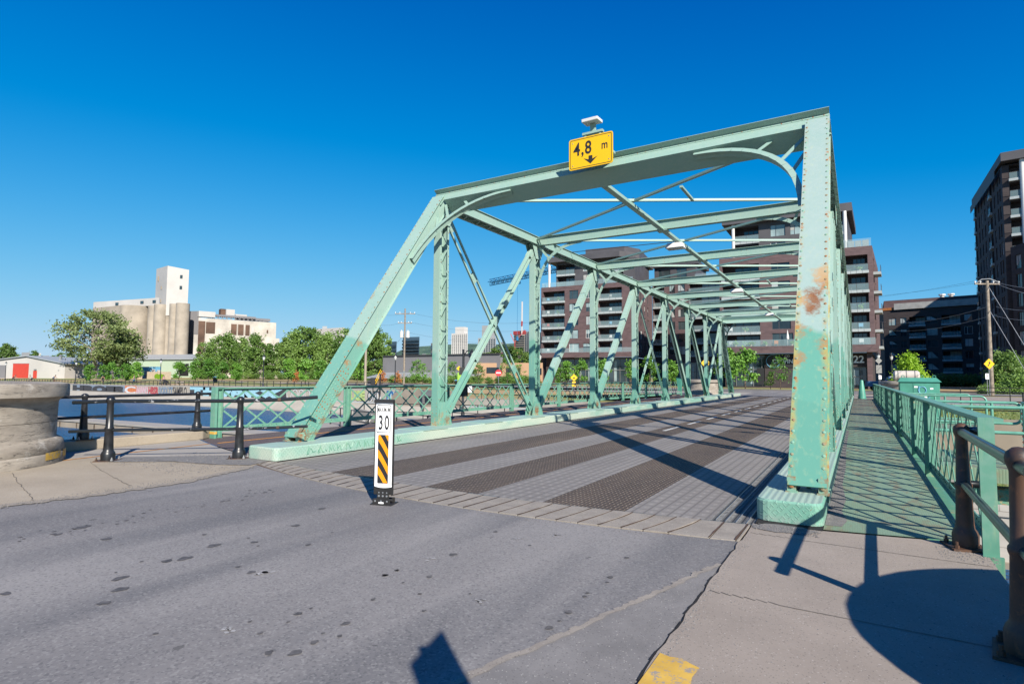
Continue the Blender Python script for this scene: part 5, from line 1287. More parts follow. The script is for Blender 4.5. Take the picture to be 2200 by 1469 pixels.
gB.quad((1.7,102.6,0),(2.6,120,0),(2.6,120,5.6),(1.7,102.6,5.6)); gB.build('ground_floor_wall','brick_dark',bB)
mb=MB(); mb.box(1.2,1.9,101.5,102.2,0,5.6); mb.build('brick_pier','brick_purple',bB)
sg=MB(); so1=P2(6.4,3.3,.05); sg.obox(so1,d2*4.3,V((0,0,2.1)),n2*.06); sp=sg.build('sign_board','sign_black',bB)
sg=MB(); text_into(sg,'GRIFFIN',P2(7.4,4.0,.13),d2,(0,0,1),.95,0,bold=.02,sx=.9); text_into(sg,'CO',P2(9.2,5.0,.13),d2,(0,0,1),.5,0); text_into(sg,'LE',P2(9.2,4.65,.13),d2,(0,0,1),.42,0); sg.build('sign_letters','sign_white',sp)
sg=MB(); sg.path([P2(7.5+1.05*math.cos(a),4.35+1.05*math.sin(a),.14) for a in [PI*.35+i*PI*1.5/20 for i in range(21)]],.05,5); sg.build('ring_emblem','spray_blue',sp)
sg=MB(); text_into(sg,'22',P2(18.8,4.05,.06),d2,(0,0,1),1.55,0,bold=.025,sx=.95); sg.build('house_number','sign_white',bB)
po=MB(); po.obox(P2(5.0,.5,.05),d2*1.1,V((0,0,2.7)),n2*.05); po.build('poster','sign_black',bB)
g=MB(); g.quad(PB(.2,6.75,1.2),PB(WB,6.75,1.2),PB(WB,7.8,1.2),PB(.2,7.8,1.2)); g.build('terrace_guard','rail_glass',bB)
pw=MB(); facade(pw,bB,(-18.1,103.0),(-.9,103.6),22.0,28.0,[(.3,4.2,25.0,27.6,'bal'),(.3,4.2,22.2,24.4,'bal'),(6.0,8.3,25.4,27.4,'win'),(9.0,10.8,25.4,27.4,'win'),(6.0,8.3,22.6,24.4,'win'),(14.2,16.9,25.0,27.6,'bal'),(14.2,16.9,22.2,24.4,'bal')],seed=25)
pw.quad((-18.1,103,22),(-18.1,103,28),(-18.6,120,28),(-18.6,120,22)); pw.quad((-.9,103.6,22),(-.3,120,22),(-.3,120,28),(-.9,103.6,28)); pw.build('penthouse_wall','cladding',bB)
flat(bB,'roof','cladding',[(-19.6,101.6),(-.2,102.4),(.3,120),(-19.8,120)],28.0,29.3)
for x in (-17.9,-1.2): mb=MB(); mb.tube((x,102.4,22),(x,102.4,28),.26,14); mb.build('column','white_steel',bB)
g=MB(); g.quad((-19.8,101.3,22),(2.2,102.2,22),(2.2,102.2,23.3),(-19.8,101.3,23.3)); g.build('roof_guard','rail_glass',bB)
for k in range(3): mb=MB(); mb.obox(PB(19.2+k*.95,22.0,-.4),dB*.85,V((0,0,1.05)),nB*-.5); mb.build('roof_planter','balcony_fascia',bB)
for i,z in enumerate([6.8]+rB):
    furniture(PB,dB,nB,1.6,z,-.5,['grey','white','white','red','white'][i],rnd,f'small chair on the {FLR[i]} left balcony of the block behind the end post')
    furniture(PB,dB,nB,3.9,z,-.4,['planter','planter','dark','red','planter'][i],rnd,f'item at the middle of the {FLR[i]} left balcony behind the end post')
    furniture(PB,dB,nB,20.6,z,-.4,['white','blue','planter','dark','planter'][i],rnd,f'item on the {FLR[i]} right balcony beside the brick corner')
for k,(s,kd) in enumerate(((.9,'planter'),(2.5,'planter'),(4.9,'planter'),(7.2,'planter'),(8.7,'pink'),(11.0,'planter'),(12.8,'planter'))):
    furniture(PB,dB,nB,s,6.75,.6,kd,rnd,f'{ORD[k]} plant or seat from the left on the terrace edge above the glazed ground floor')
um=thing('parasol','closed white parasol on the first floor terrace','parasol',PB(10.4,6.75,.6)); mb=MB(); mb.tube((0,0,0),(0,0,2.6),.03,8); mb.build('pole','white_steel',um,world=False); mb=MB(); mb.lathe([(.20,1.1),(.22,1.3),(.08,2.3),(.02,2.6)],(0,0,0),10); mb.build('canopy','white_steel',um,world=False)
# --- dark block far right (D) and the tall tower (T)
bD=thing('apartment_block','wide dark apartment block in shade between the near brick corner and the right tower','building',(16,188,0))
w=MB(); D0,D1=(6.5,191.0),(31.0,185.0); rD=[3.6,6.8,10.0,13.2,16.4]
H=[]
for z in rD: H+=[(1.2,3.0,z+.2,z+2.2,'win'),(3.9,5.4,z+.2,z+2.2,'win'),(6.0,9.6,z,z+2.3,'bal'),(9.9,12.3,z+.2,z+2.2,'win'),(13.2,17.2,z,z+2.3,'bal'),(17.9,19.6,z+.2,z+2.2,'win'),(20.8,21.6,z+.1,z+2.2,'win'),(22.2,24.6,z,z+2.3,'bal')]
H+=[(1,8,.3,3,'shop'),(12,20,.3,3,'shop')]
facade(w,bD,D0,D1,0,20.9,H,seed=31); w.quad((D0[0],D0[1],0),(D0[0],D0[1],20.9),(4,215,20.9),(4,215,0)); w.add([(D0[0],D0[1],20.9),(D1[0],D1[1],20.9),(31,215,20.9),(4,215,20.9)],[(0,1,2,3)]); w.build('wall','brick_dark',bD)
flat(bD,'parapet','concrete_grey',[(9,189.9),(31,184.5),(31.2,186),(9.2,191.3)],20.9,22.6); flat(bD,'penthouse','brick_purple',[(6.8,194),(31,190),(31,210),(7,210)],20.9,24.0)
flat(bD,'orange_soffit','orange_wall',[(5.4,191.2),(9,190.2),(9.3,196),(5.4,196)],20.9,21.6)
for k,x in enumerate((20.5,22.5)): mb=MB(); mb.tube((x,196,24.0),(x,196,24.9),.5,8); mb.tube((x,196,24.9),(x,196,25.3),.8,8); mb.build('roof_vent','white_steel',bD)
bT=thing('apartment_tower','tall dark apartment tower at the right photo edge with pale balconies','building',(25,128,0))
w=MB(); H=[]; rT=[4+3.05*i for i in range(11)]
for i,z in enumerate(rT):
    H+=[(.8,2.2,z,z+2.3,'bal','balcony_fascia',.3)]
    for s in (4.6,7.6,10.6,13.8): H.append((s,s+1.15,z+.1,z+2.3,'win'))
    H.append((16.2,17.9,z,z+2.3,'bal','balcony_fascia',.35))
    for s in (19.6,22.6,24.4): H.append((s,s+1.15,z+.1,z+2.3,'win'))
facade(w,bT,(21.3,147.7),(21.2,120.8),0,37.0,H,seed=41)
w.quad((21.3,147.7,0),(40,147.7,0),(40,147.7,37),(21.3,147.7,37)); w.add([(21.3,147.7,37),(21.2,120.8,37),(60,118,37),(60,147,37)],[(0,1,2,3)])
H=[(.9,5.5,z,z+2.4,'bal','balcony_fascia',.7) for z in rT[2:]]+[(7,9,z+.2,z+2.2,'win') for z in rT]
facade(w,bT,(21.2,120.8),(60,116.5),0,37.0,H,seed=42); w.build('wall','brick_dark',bT)
flat(bT,'roof','cladding',[(21.0,148),(20.9,119.4),(60,115),(60,148)],37.4,38.8); flat(bT,'penthouse_wall','brick_dark',[(21.5,147),(21.7,123),(60,119),(60,147)],36.9,37.4)
mb=MB(); mb.tube((23.6,119.9,4),(23.6,119.9,38.3),.35,14); mb.build('column','white_steel',bT)
g=MB(); g.obox((20.5,122.5,35.6),(0,24,0),(.05,0,0),(0,0,1.3)); g.build('roof_guard','cladding',bT)
bE=thing('apartment_block','low dark shaded wing in front of the right tower at the photo edge','building',(28,110,0))
w=MB(); H=[]
for z in [4+3.05*i for i in range(6)]:
    for k,s in enumerate((1,5,9,13)): H.append((s,s+2.6,z,z+2.2,'bal','balcony_fascia',.8) if k%2 else (s,s+1.4,z,z+2.2,'win'))
facade(w,bE,(21.6,119.5),(27.5,103),2.5,23,H,seed=51); w.add([(21.6,119.5,23),(27.5,103,23),(60,103,23),(60,119,23)],[(0,1,2,3)]); w.quad((27.5,103,2.5),(60,103,2.5),(60,103,23),(27.5,103,23)); w.add([(21.6,119.5,2.5),(60,119,2.5),(60,103,2.5),(27.5,103,2.5)],[(0,1,2,3)]); w.box(24,60,106,118,0,2.5); w.build('wall','brick_dark',bE)

bF=thing('apartment_tower','broad dark apartment tower added behind the right tower, outside the view, to shade the dark block','building',(70,165,0))  # invented tower out of view, put there to cast shade on block D
w=MB(); facade(w,bF,(38,180),(38.2,151),0,38,[(3,6,z,z+2.2,'win') for z in (5,11,17,23,29,35)],seed=61); facade(w,bF,(38.2,151),(105,148),0,38,[(s,s+2,z,z+2.2,'win') for z in (5,11,17,23,29,35) for s in (4,12,20,28)],seed=62)
w.quad((105,148,0),(105,180,0),(105,180,38),(105,148,38)); w.quad((105,180,0),(38,180,0),(38,180,38),(105,180,38)); w.build('wall','brick_dark',bF); flat(bF,'roof','cladding',[(37.8,180.2),(38,150.8),(105.2,147.8),(105.2,180.2)],38,38.6)
# ------------------------------------------------------------ the far left: silos, mill, sheds
def gpt(px,py,dep,zb=None):
    p=at(px,py,dep); 
    if zb is not None: p.z=zb
    return p
def slab_building(root,name,mat,pa,pb,depth,z0,z1):
    A,B=V((pa[0],pa[1],0)),V((pb[0],pb[1],0)); n=V((B.x,B.y,0)).normalized()*depth
    mb=MB(); mb.obox((A.x,A.y,z0),B-A,n,(0,0,z1-z0)); return mb.build(name,mat,root)
si=thing('grain_silos','tan concrete grain silos with a white headhouse and tall white elevator tower','industrial building',gpt(300,815,225,-.6))
G0=-.6
def silo_at(u,dep,r,z0,z1,mb): p=at(u,800,dep); mb.lathe([(r,0),(r,z1-z0)],(p.x,p.y,z0),28)
mb=MB(); a=at(228,800,236); b=at(286,800,226)
for p in (a,b): mb.lathe([(5.6,0),(5.6,29.2)],(p.x,p.y,G0),32)
n=(b-a).normalized(); s=V((n.y,-n.x,0)); mb.obox((a.x+s.x*5.5,a.y+s.y*5.5,G0),V((n.x,n.y,0))*((b-a).xy.length),V((-s.x,-s.y,0))*11,(0,0,29.15)); mb.build('silo_block','silo',si,smooth=True)
c2=at(262,800,231)
for i,(u,dep,r) in enumerate(((327,221,2.4),(341,216,2.5),(357,217,1.8),(371,214,2.0),(387,212,2.3))):
    m2=MB(); silo_at(u,dep,r,G0,28.2,m2); m2.build('silo','silo',si,smooth=True)
    if i<4: m2=MB(); silo_at(u+7,dep+4,r,G0,28,m2); m2.build('silo','silo',si,smooth=True)
ha,hb=at(193,800,236),at(352,800,219); slab_building(si,'headhouse','white_wall',(ha.x,ha.y),(hb.x,hb.y),11,28.6,31.6)
for t in (.32,.66,.82):
    p=ha.lerp(hb,t); m2=MB(); dn=(hb-ha).normalized(); m2.obox((p.x+dn.y*.1,p.y-dn.x*.1,29.6),V((dn.x,dn.y,0))*1.8,V((dn.y,-dn.x,0))*.1,(0,0,1.1)); m2.build('window','pane',si)
ta,tb,tc=at(326,800,224),at(350,800,215),at(397,800,216)
mb=MB(); rr_=V((tc.x,tc.y,0)).normalized()*11; P=[(ta.x,ta.y),(tb.x,tb.y),(tc.x,tc.y),(tc.x+rr_.x,tc.y+rr_.y),(ta.x+rr_.x,ta.y+rr_.y)]
mb.add([(x,y,24) for x,y in P]+[(P[0][0],P[0][1],43.6),(P[1][0],P[1][1],43.2),(P[2][0],P[2][1],41.8),(P[3][0],P[3][1],42),(P[4][0],P[4][1],43.5)],[(0,1,6,5),(1,2,7,6),(2,3,8,7),(3,4,9,8),(4,0,5,9),(5,6,7,8,9),(4,3,2,1,0)]); tw=mb.build('elevator_tower','white_wall',si)
dn=(tc-tb).normalized(); nn=V((dn.y,-dn.x,0))
for t,z in ((.60,38.4),(.60,34.2),(.35,26.6)):
    p=tb+(tc-tb)*t; m2=MB(); m2.obox((p.x+nn.x*.08,p.y+nn.y*.08,z),V((dn.x,dn.y,0))*.9,nn*.08,(0,0,1.3 if z>30 else .6)); m2.build('window','pane',tw)
dn2=(tb-ta).normalized(); n3=V((dn2.y,-dn2.x,0))
for t,z,h in ((.2,38.3,2.0),(.5,34.6,1.3),(.5,29.4,1.4)):
    p=ta+(tb-ta)*t; m2=MB(); m2.obox((p.x+n3.x*.08,p.y+n3.y*.08,z),V((dn2.x,dn2.y,0))*1.0,n3*.08,(0,0,h)); m2.build('window','tan_box',tw)
m2=MB(); p=at(402,800,222); slab_building(si,'dark_tower','grey_wall',(p.x,p.y),(p.x+4.2,p.y+2.0),12,G0,26.5)
# mint shed at the foot
ms=thing('warehouse','long pale mint warehouse with a grey roof at the foot of the silos','building',gpt(340,812,205,-.6))
a,b=at(255,800,205),at(426,800,192); slab_building(ms,'wall','mint_wall',(a.x,a.y),(b.x,b.y),16,G0,6.6)
mb=MB(); dn=(b-a).normalized(); nn=V((-dn.y,dn.x,0)); A=V((a.x,a.y,6.6))-nn*.6; mb.prism([A,A+V((0,0,.35)),A+nn*9+V((0,0,2.2)),A+nn*17,],V((dn.x,dn.y,0))*((b-a).xy.length)); mb.build('roof','roof_grey',ms)
p=a.lerp(b,.78); mb=MB(); mb.obox((p.x-nn.x*.1,p.y-nn.y*.1,1.0),V((dn.x,dn.y,0))*4,nn*.1,(0,0,4.2)); mb.build('dark_opening','black_void',ms)
# mill
ml=thing('mill_building','pale stained mill building with brown recesses and rusty roof conveyors right of the silos','industrial building',gpt(500,812,215,-.6))
a,b=at(413,800,212),at(598,800,232); slab_building(ml,'lower_wall','mill_wall',(a.x,a.y),(b.x,b.y),18,G0,16.5)
a2,b2=at(422,800,213),at(590,800,232); slab_building(ml,'upper_wall','mill_wall',(a2.x,a2.y),(b2.x,b2.y),14,16.4,23.0)
dn=(b2-a2).normalized(); nn=V((dn.y,-dn.x,0))
for t0,t1,z0,z1,mt in ((.0,.08,-.4,21.8,'brown_recess'),(.09,.20,17.3,21.6,'brown_recess'),(.40,.47,17.2,21.4,'brown_recess'),(.49,.56,17.2,21.4,'brown_recess'),(.585,.64,17.2,21.4,'brown_recess'),(.66,.70,17.6,20.6,'white_wall'),(.87,.89,18.6,19.8,'brown_recess')):
    p=a2+(b2-a2)*t0; m2=MB(); m2.obox((p.x+nn.x*.1,p.y+nn.y*.1,z0),V((dn.x,dn.y,0))*((b2-a2).length*(t1-t0)),nn*.1,(0,0,z1-z0)); m2.build('recess',mt,ml)
for t0,t1,z0,z1,mt,o in ((.0,.20,23.5,25.6,'white_wall',0),(.12,.74,24.2,25.0,'grey_wall',2),(.30,.36,25.0,27.5,'brown_recess',4),(.36,.47,24.9,27.4,'white_wall',3),(.50,.95,23.6,24.7,'grey_wall',3),(.47,.66,25.0,26.0,'white_wall',6)):
    p=a2+(b2-a2)*t0-nn*o; m2=MB(); m2.obox((p.x,p.y,z0),V((dn.x,dn.y,0))*((b2-a2).length*(t1-t0)),nn*-3,(0,0,z1-z0)); m2.build('roof_conveyor',mt,ml)
mb=MB()
for k in range(14): p=a2+(b2-a2)*(.12+k*.055)-nn*2; mb.beam((p.x,p.y,23),(p.x+dn.x*1.2,p.y+dn.y*1.2,24.3),.15,.15); mb.beam((p.x,p.y,24.3),(p.x+dn.x*1.2,p.y+dn.y*1.2,23),.15,.15)
mb.build('conveyor_frame','grey_wall',ml)
wb=thing('white_block','plain white flat-roofed block rising behind the tree belt','building',gpt(705,812,240,-.4)); a,b=at(676,800,245),at(738,800,235); slab_building(wb,'wall','white_wall',(a.x,a.y),(b.x,b.y),14,-.4,21.6); a,b=at(690,800,244),at(700,800,244); slab_building(wb,'roof_box','roof_grey',(a.x,a.y),(b.x,b.y),3,21.6,22.8)
# white shed with the red door
sh=thing('boat_shed','low white gabled shed with a large red shutter and grey metal roof, far left','building',gpt(60,812,150,-.3))
a,b=at(-30,800,153),at(139,800,147); dn=(b-a).normalized(); dn=V((dn.x,dn.y,0)).normalized(); nn=V((-dn.y,dn.x,0)); L_=(b-a).xy.length
A=V((a.x,a.y,.05)); rdg=L_*.53
mb=MB(); mb.prism([A,A+dn*L_,A+dn*L_+V((0,0,3.9)),A+dn*rdg+V((0,0,5.9)),A+V((0,0,4.6))],nn*16); mb.build('wall','white_wall',sh)
mb=MB()
for p,q in ((A+dn*-.6+V((0,0,4.5)),A+dn*rdg+V((0,0,5.95))),(A+dn*rdg+V((0,0,5.95)),A+dn*(L_+.6)+V((0,0,3.85)))): mb.obox(p-nn*.5,q-p,nn*17,V((0,0,.22)))
mb.build('roof','roof_grey',sh)
def on_wall(u0,u1,z0,z1,name,mat,o=.05):
    t0,t1=(u0+30)/169,(u1+30)/169; m2=MB(); m2.obox(A+dn*L_*t0+V((0,0,z0))-nn*o,dn*L_*(t1-t0),nn*o,V((0,0,z1-z0))); return m2.build(name,mat,sh)
on_wall(29,63,.2,4.0,'shutter_door','red_door'); on_wall(73,81,.2,2.15,'door','red_door'); on_wall(28.3,63.7,4.0,4.1,'door_lintel','grey_wall',.09); on_wall(76,80,2.3,2.6,'wall_lamp','grey_wall',.3); on_wall(-10,13,.2,3.6,'dark_bay','grey_wall')
p=A+dn*L_*.75+nn*4; mb=MB(); mb.tube((p.x,p.y,5),(p.x,p.y,6.2),.35,10); mb.tube((p.x,p.y,6.2),(p.x,p.y,6.6),.5,10,r2=.1); mb.build('roof_vent','galv',sh)
tr=thing('box_trailer','white box trailer with a dark logo parked beside the white shed','trailer',gpt(148,812,160,-.3)); a=at(137,800,160); b=at(155,800,160); slab_building(tr,'trailer_body','white_wall',(a.x,a.y),(b.x,b.y),3,.6,3.9)
mb=MB(); dd=(b-a).normalized(); text_into(mb,'rs',(a.x+dd.y*.03,a.y-dd.x*.03-.03,2.0),dd,(0,0,1),1.6,0,bold=.03); mb.build('trailer_lettering','sign_black',tr)
mf=thing('painted_fence','long blue-grey fence with dappled white mural behind the young trees','fence',gpt(230,812,165,-.4)); a=at(154,800,172); b=at(345,800,158); slab_building(mf,'fence_panel','spray_blue',(a.x,a.y),(b.x,b.y),.2,-.4,3.6)
mb=MB(); dd=(b-a).normalized(); nn2=V((dd.y,-dd.x,0)); rnd=random.Random(8)
for k in range(60): p=a+(b-a)*rnd.random(); z=rnd.uniform(0,2.8); mb.obox((p.x+nn2.x*.05,p.y+nn2.y*.05,z),V((dd.x,dd.y,0))*rnd.uniform(.3,1.4),nn2*.03,(0,0,rnd.uniform(.2,.8)))
mb.build('mural','white_wall',mf)
for k,(u0,u1,dep) in enumerate(((250,306,152),(316,368,150))):
    ct=thing('shipping_container',f"beige metal container with a green graffiti blob, {['left','right'][k]} one of two behind the young trees",'container',gpt((u0+u1)/2,812,dep,.05))
    a,b=at(u0,800,dep),at(u1,800,dep-3); slab_building(ct,'container_body','tan_box',(a.x,a.y),(b.x,b.y),2.4,.0,2.15)
    dd=V(((b-a).x,(b-a).y,0)).normalized(); n4=V((dd.y,-dd.x,0)); mb=MB(); c=a.lerp(b,.58 if k==0 else .53)
    for q in range(7): mb.add([(c.x+dd.x*((q-3)*.45+.55*math.cos(t))+n4.x*(.04+q*.004),c.y+dd.y*((q-3)*.45+.55*math.cos(t))+n4.y*(.04+q*.004),.95+.15*math.sin(q*2)+.62*math.sin(t)) for t in [i*PI/6 for i in range(12)]],[tuple(range(12))])
    mb.build('graffiti','leaf_bright',ct)
# --- low buildings in the middle distance
gw=thing('warehouse','long plain grey warehouse with small square windows across the lawn','building',gpt(930,800,140,0)); a,b=at(822,800,150),at(1075,800,128); slab_building(gw,'wall','grey_wall',(a.x,a.y),(b.x,b.y),18,-.2,6.6)
dn=V(((b-a).x,(b-a).y,0)).normalized(); nn=V((dn.y,-dn.x,0)); L_=(b-a).xy.length
for u in (891,903,974,983):
    t=(u-822)/253; p=a+(b-a)*t; f=MB(); f.obox((p.x+nn.x*.05,p.y+nn.y*.05,2.9),dn*.8,nn*.05,(0,0,.95)); fo=f.build('window','black_void',gw)
    f=MB(); f.obox((p.x+nn.x*.11+dn.x*.06,p.y+nn.y*.11+dn.y*.06,2.97),dn*.68,nn*.02,(0,0,.8)); f.build('pane','pane',fo)
f=MB(); f.obox((a.x+nn.x*.3,a.y+nn.y*.3,6.6),dn*L_,nn*-2,(0,0,.25)); f.build('roof_edge','roof_dark',gw)
f=MB(); p=a+(b-a)*.02; f.prism([V((p.x,p.y,2.4))+nn*.0,V((p.x,p.y,2.4))+nn*7-V((0,0,1.4)),V((p.x,p.y,2.2))+nn*7-V((0,0,1.4)),V((p.x,p.y,2.2))],dn*(L_*.86)); f.build('lean_to_roof','roof_grey',gw)
pb=thing('low_building','low peach rendered building with dark windows beyond the no entry sign','building',gpt(1100,820,128,0)); a,b=at(1018,800,131),at(1166,800,124); slab_building(pb,'wall','peach_wall',(a.x,a.y),(b.x,b.y),14,-.5,4.6)
dn=V(((b-a).x,(b-a).y,0)).normalized(); nn=V((dn.y,-dn.x,0))
for u0,u1,z0,z1 in ((1047,1080,2.3,3.6),(1090,1100,2.3,3.5),(1115,1120,2.0,3.5),(1155,1164,2.0,3.4)):
    t=(u0-1018)/148; p=a+(b-a)*t; f=MB(); f.obox((p.x+nn.x*.05,p.y+nn.y*.05,z0),dn*((u1-u0)/148*(b-a).xy.length),nn*.06,(0,0,z1-z0)); f.build('window','pane_dark',pb)
f=MB(); p=a+(b-a)*.4; f.obox((p.x+nn.x*.3,p.y+nn.y*.3,-.3),dn*4,nn*.4,(0,0,1.8)); f.build('dark_bay','black_void',pb)
ub=thing('rooftop_wall','grey upper wall with big white block letters behind the peach building','building',gpt(1060,770,150,3)); a,b=at(1040,800,150),at(1080,800,149); slab_building(ub,'wall','grey_wall',(a.x,a.y),(b.x,b.y),6,0,6.6)
mb=MB(); dd=V(((b-a).x,(b-a).y,0)).normalized(); text_into(mb,'IXLM',(a.x+dd.y*.1+dd.x*.4,a.y-dd.x*.1-.05,4.0),dd,(0,0,1),2.2,0,bold=.05,sx=.8); mb.build('graffiti_letters','sign_white',ub)
# --- skyline
hl=MB(); rnd=random.Random(5)
prof=[(560,806),(700,800),(820,772),(862,752),(905,744),(950,741),(1000,738),(1060,740),(1110,737),(1160,742),(1260,760),(1400,790),(1500,808)]
for (u0,v0),(u1,v1) in zip(prof[:-1],prof[1:]):
    for k in range(6):
        t0,t1=k/6,(k+1)/6; f=lambda t:(u0+(u1-u0)*t,v0+(v1-v0)*t)
        (ua,va),(ub_,vb)=f(t0),f(t1); rr=3200; A=at(ua,va,rr); B=at(ub_,vb,rr); F0,F1=at(ua,815,rr-900),at(ub_,815,rr-900); F0.z=F1.z=-2
        jt=0; hl.add([F0,F1,F0.lerp(A,.5)+V((0,0,A.z*.12)),F1.lerp(B,.5)+V((0,0,B.z*.12)),A,B],[(0,1,3,2),(2,3,5,4)])
structure('hill',hl,'hill',smooth=True)
simple('city_glass',(0.05,0.085,0.12),.25,scale=.05); simple('city_white',(0.62,0.60,0.58),.8,scale=.02); simple('city_grey',(0.33,0.34,0.35),.8,scale=.02); simple('city_tan',(0.42,0.36,0.29),.8,scale=.02)
def tower(label,u0,u1,v,dep,mat,floors=0,band='city_glass',side=.3,cat='building',roof=None,cols=0):
    t=thing('high_rise',label,cat,gpt((u0+u1)/2,810,dep,-1)); a,b=at(u0,800,dep),at(u1,800,dep*.985); zt=at(u0,v,dep).z
    dn=V(((b-a).x,(b-a).y,0)); L_=dn.length; dn.normalize(); nn=V((dn.y,-dn.x,0)); slab_building(t,'wall',mat,(a.x,a.y),(b.x,b.y),L_*.8,-2,zt)
    if floors:
        m2=MB(); fh=(zt-6)/floors
        for k in range(floors): m2.obox((a.x+nn.x*.5,a.y+nn.y*.5,4+k*fh+fh*.35),dn*L_,nn*.5,(0,0,fh*.45))
        m2.build('window_band',band,t)
    if cols:
        m2=MB()
        for k in range(cols+1): m2.obox((a.x+nn.x*.6+dn.x*L_*k/cols*.96,a.y+nn.y*.6+dn.y*L_*k/cols*.96,0),dn*(L_*.35/cols),nn*.8,(0,0,zt))
        m2.build('wall_piers',mat,t)
    if roof: m2=MB(); p=a+(b-a)*.2; m2.obox((p.x,p.y,zt),dn*(L_*.55),-nn*L_*.4,(0,0,roof)); m2.build('roof_box',mat,t)
    return t
tower('dark glass office cube left of the wooden utility pole',832,851,734,420,'city_glass',6,'pane_dark')
tower('larger dark glass office cube right of the wooden utility pole',864,900,724,430,'city_glass',10,'pane_dark')
tower('white ribbed residential tower standing alone on the skyline',970,1004,716,900,'city_white',26,'city_grey',cols=8,roof=10)
tower('grey residential tower behind the crossed diagonals',1027,1065,726,1000,'city_grey',20,'city_glass',cols=7,roof=22)
tower('slim grey tower right of the tower under construction',1127,1141,712,1050,'city_grey',24,'city_glass',cols=3)
tower('thin dark tower just left of the left brick block',1158,1164,714,900,'city_glass',20)
tower('thin striped tower peeping beside the left brick block',1166,1172,716,800,'city_white',16)
for k,(u0,u1,v) in enumerate(((925,932,737),(1073,1083,735),(1085,1100,745),(1010,1022,757),(906,914,760),(1141,1150,748))): tower(f'{ORD[k]} small pale block from the left low on the wooded hillside'.replace('from the left ',''),u0,u1,v,1400,('city_tan','city_white','city_grey')[k%3],4)
for k,(u0,u1,v) in enumerate(((-5,24,760),(44,62,757),(68,86,759),(86,104,764))): tower(f'{ORD[k]} pale low office block behind the white shed roof, counted from the left',u0,u1,v,420,('city_white','city_grey','city_white','city_grey')[k],3)
uc=tower('tower under construction with a red crown of formwork',1104,1127,719,1000,'city_tan',18,'pane_dark')
a,b=at(1102,800,998),at(1129,800,984); m2=MB(); zt=at(1104,719,1000).z; dn=V(((b-a).x,(b-a).y,0)); 
for k in range(9): p=a+(b-a)*k/9; m2.obox((p.x,p.y,zt),dn*.07,(0,3,0),(0,0,6.5))
m2.obox((a.x,a.y,zt+2.2),dn,(0,2,0),(0,0,.8)); m2.build('red_formwork','crane_red',uc)
m2=MB(); p=at(1076,800,950); q=at(1112,800,940); m2.obox((p.x,p.y,at(1060,761,950).z),V(((q-p).x,(q-p).y,0)),(0,20,0),(0,0,3)); uc2=m2.build('site_hoarding','crane_red',uc)
def lattice(mb,p,q,w,n,r=.12):
    p,q=V(p),V(q); d=(q-p).normalized(); a=d.orthogonal().normalized(); b=d.cross(a); C=[a*w/2+b*w/2,a*w/2-b*w/2,-a*w/2-b*w/2,-a*w/2+b*w/2]
    for c in C: mb.beam(p+c,q+c,r,r)
    L_=(q-p).length
    for k in range(n):
        for i in range(4):
            c0,c1=C[i],C[(i+1)%4]; o0=p+d*(L_*k/n); o1=p+d*(L_*(k+1)/n); mb.beam(o0+(c0 if k%2 else c1),o1+(c1 if k%2 else c0),r*.7,r*.7)
cr=thing('tower_crane','blue tower crane with a long lattice jib reaching left from behind the brick block','crane',gpt(1300,800,190,0))
mb=MB(); c0=at(1300,560,190); lattice(mb,(c0.x,c0.y,-1),(c0.x,c0.y,c0.z+3),2.0,14,.25); mb.build('mast','crane_blue',cr)
mb=MB(); c1=at(1052,607,215); lattice(mb,(c0.x,c0.y,c0.z+.5),tuple(c1),1.7,46,.26); mb.build('jib','crane_blue',cr)
mb=MB(); c2=at(1112,604,209); mb.box(c2.x-1,c2.x+1,c2.y-.6,c2.y+.6,c2.z-1,c2.z); c3=at(1093,722,210); mb.tube(c2,(c2.x,c2.y,at(1093,724,209).z),.06,5); mb.tube((c2.x,c2.y,at(1093,724,209).z),(c2.x,c2.y,at(1093,732,209).z),.5,8); mb.build('trolley_and_hook','crane_blue',cr)
cr2=thing('tower_crane','thin white and red crane mast rising above the tower under construction','crane',gpt(1122,720,990,0))
mb=MB(); p=at(1121,720,990); q=at(1122,648,990); mb.beam(p,q,1.9,1.9); mb.build('mast','crane_white',cr2); mb=MB(); mb.beam(at(1121,700,989),at(1121.5,690,989),2.2,2.2); mb.build('mast_section','crane_red',cr2)
cr3=thing('tower_crane','small red luffing crane left of the tower under construction','crane',gpt(1103,740,980,0)); mb=MB(); mb.beam(at(1106,757,980),at(1106,735,980),1.3,1.3); mb.beam(at(1106,737,980),at(1097,717,980),1.1,1.1); mb.beam(at(1106,735,980),at(1128,708,980),1.0,1.0); mb.build('mast_and_jib','crane_red',cr3)
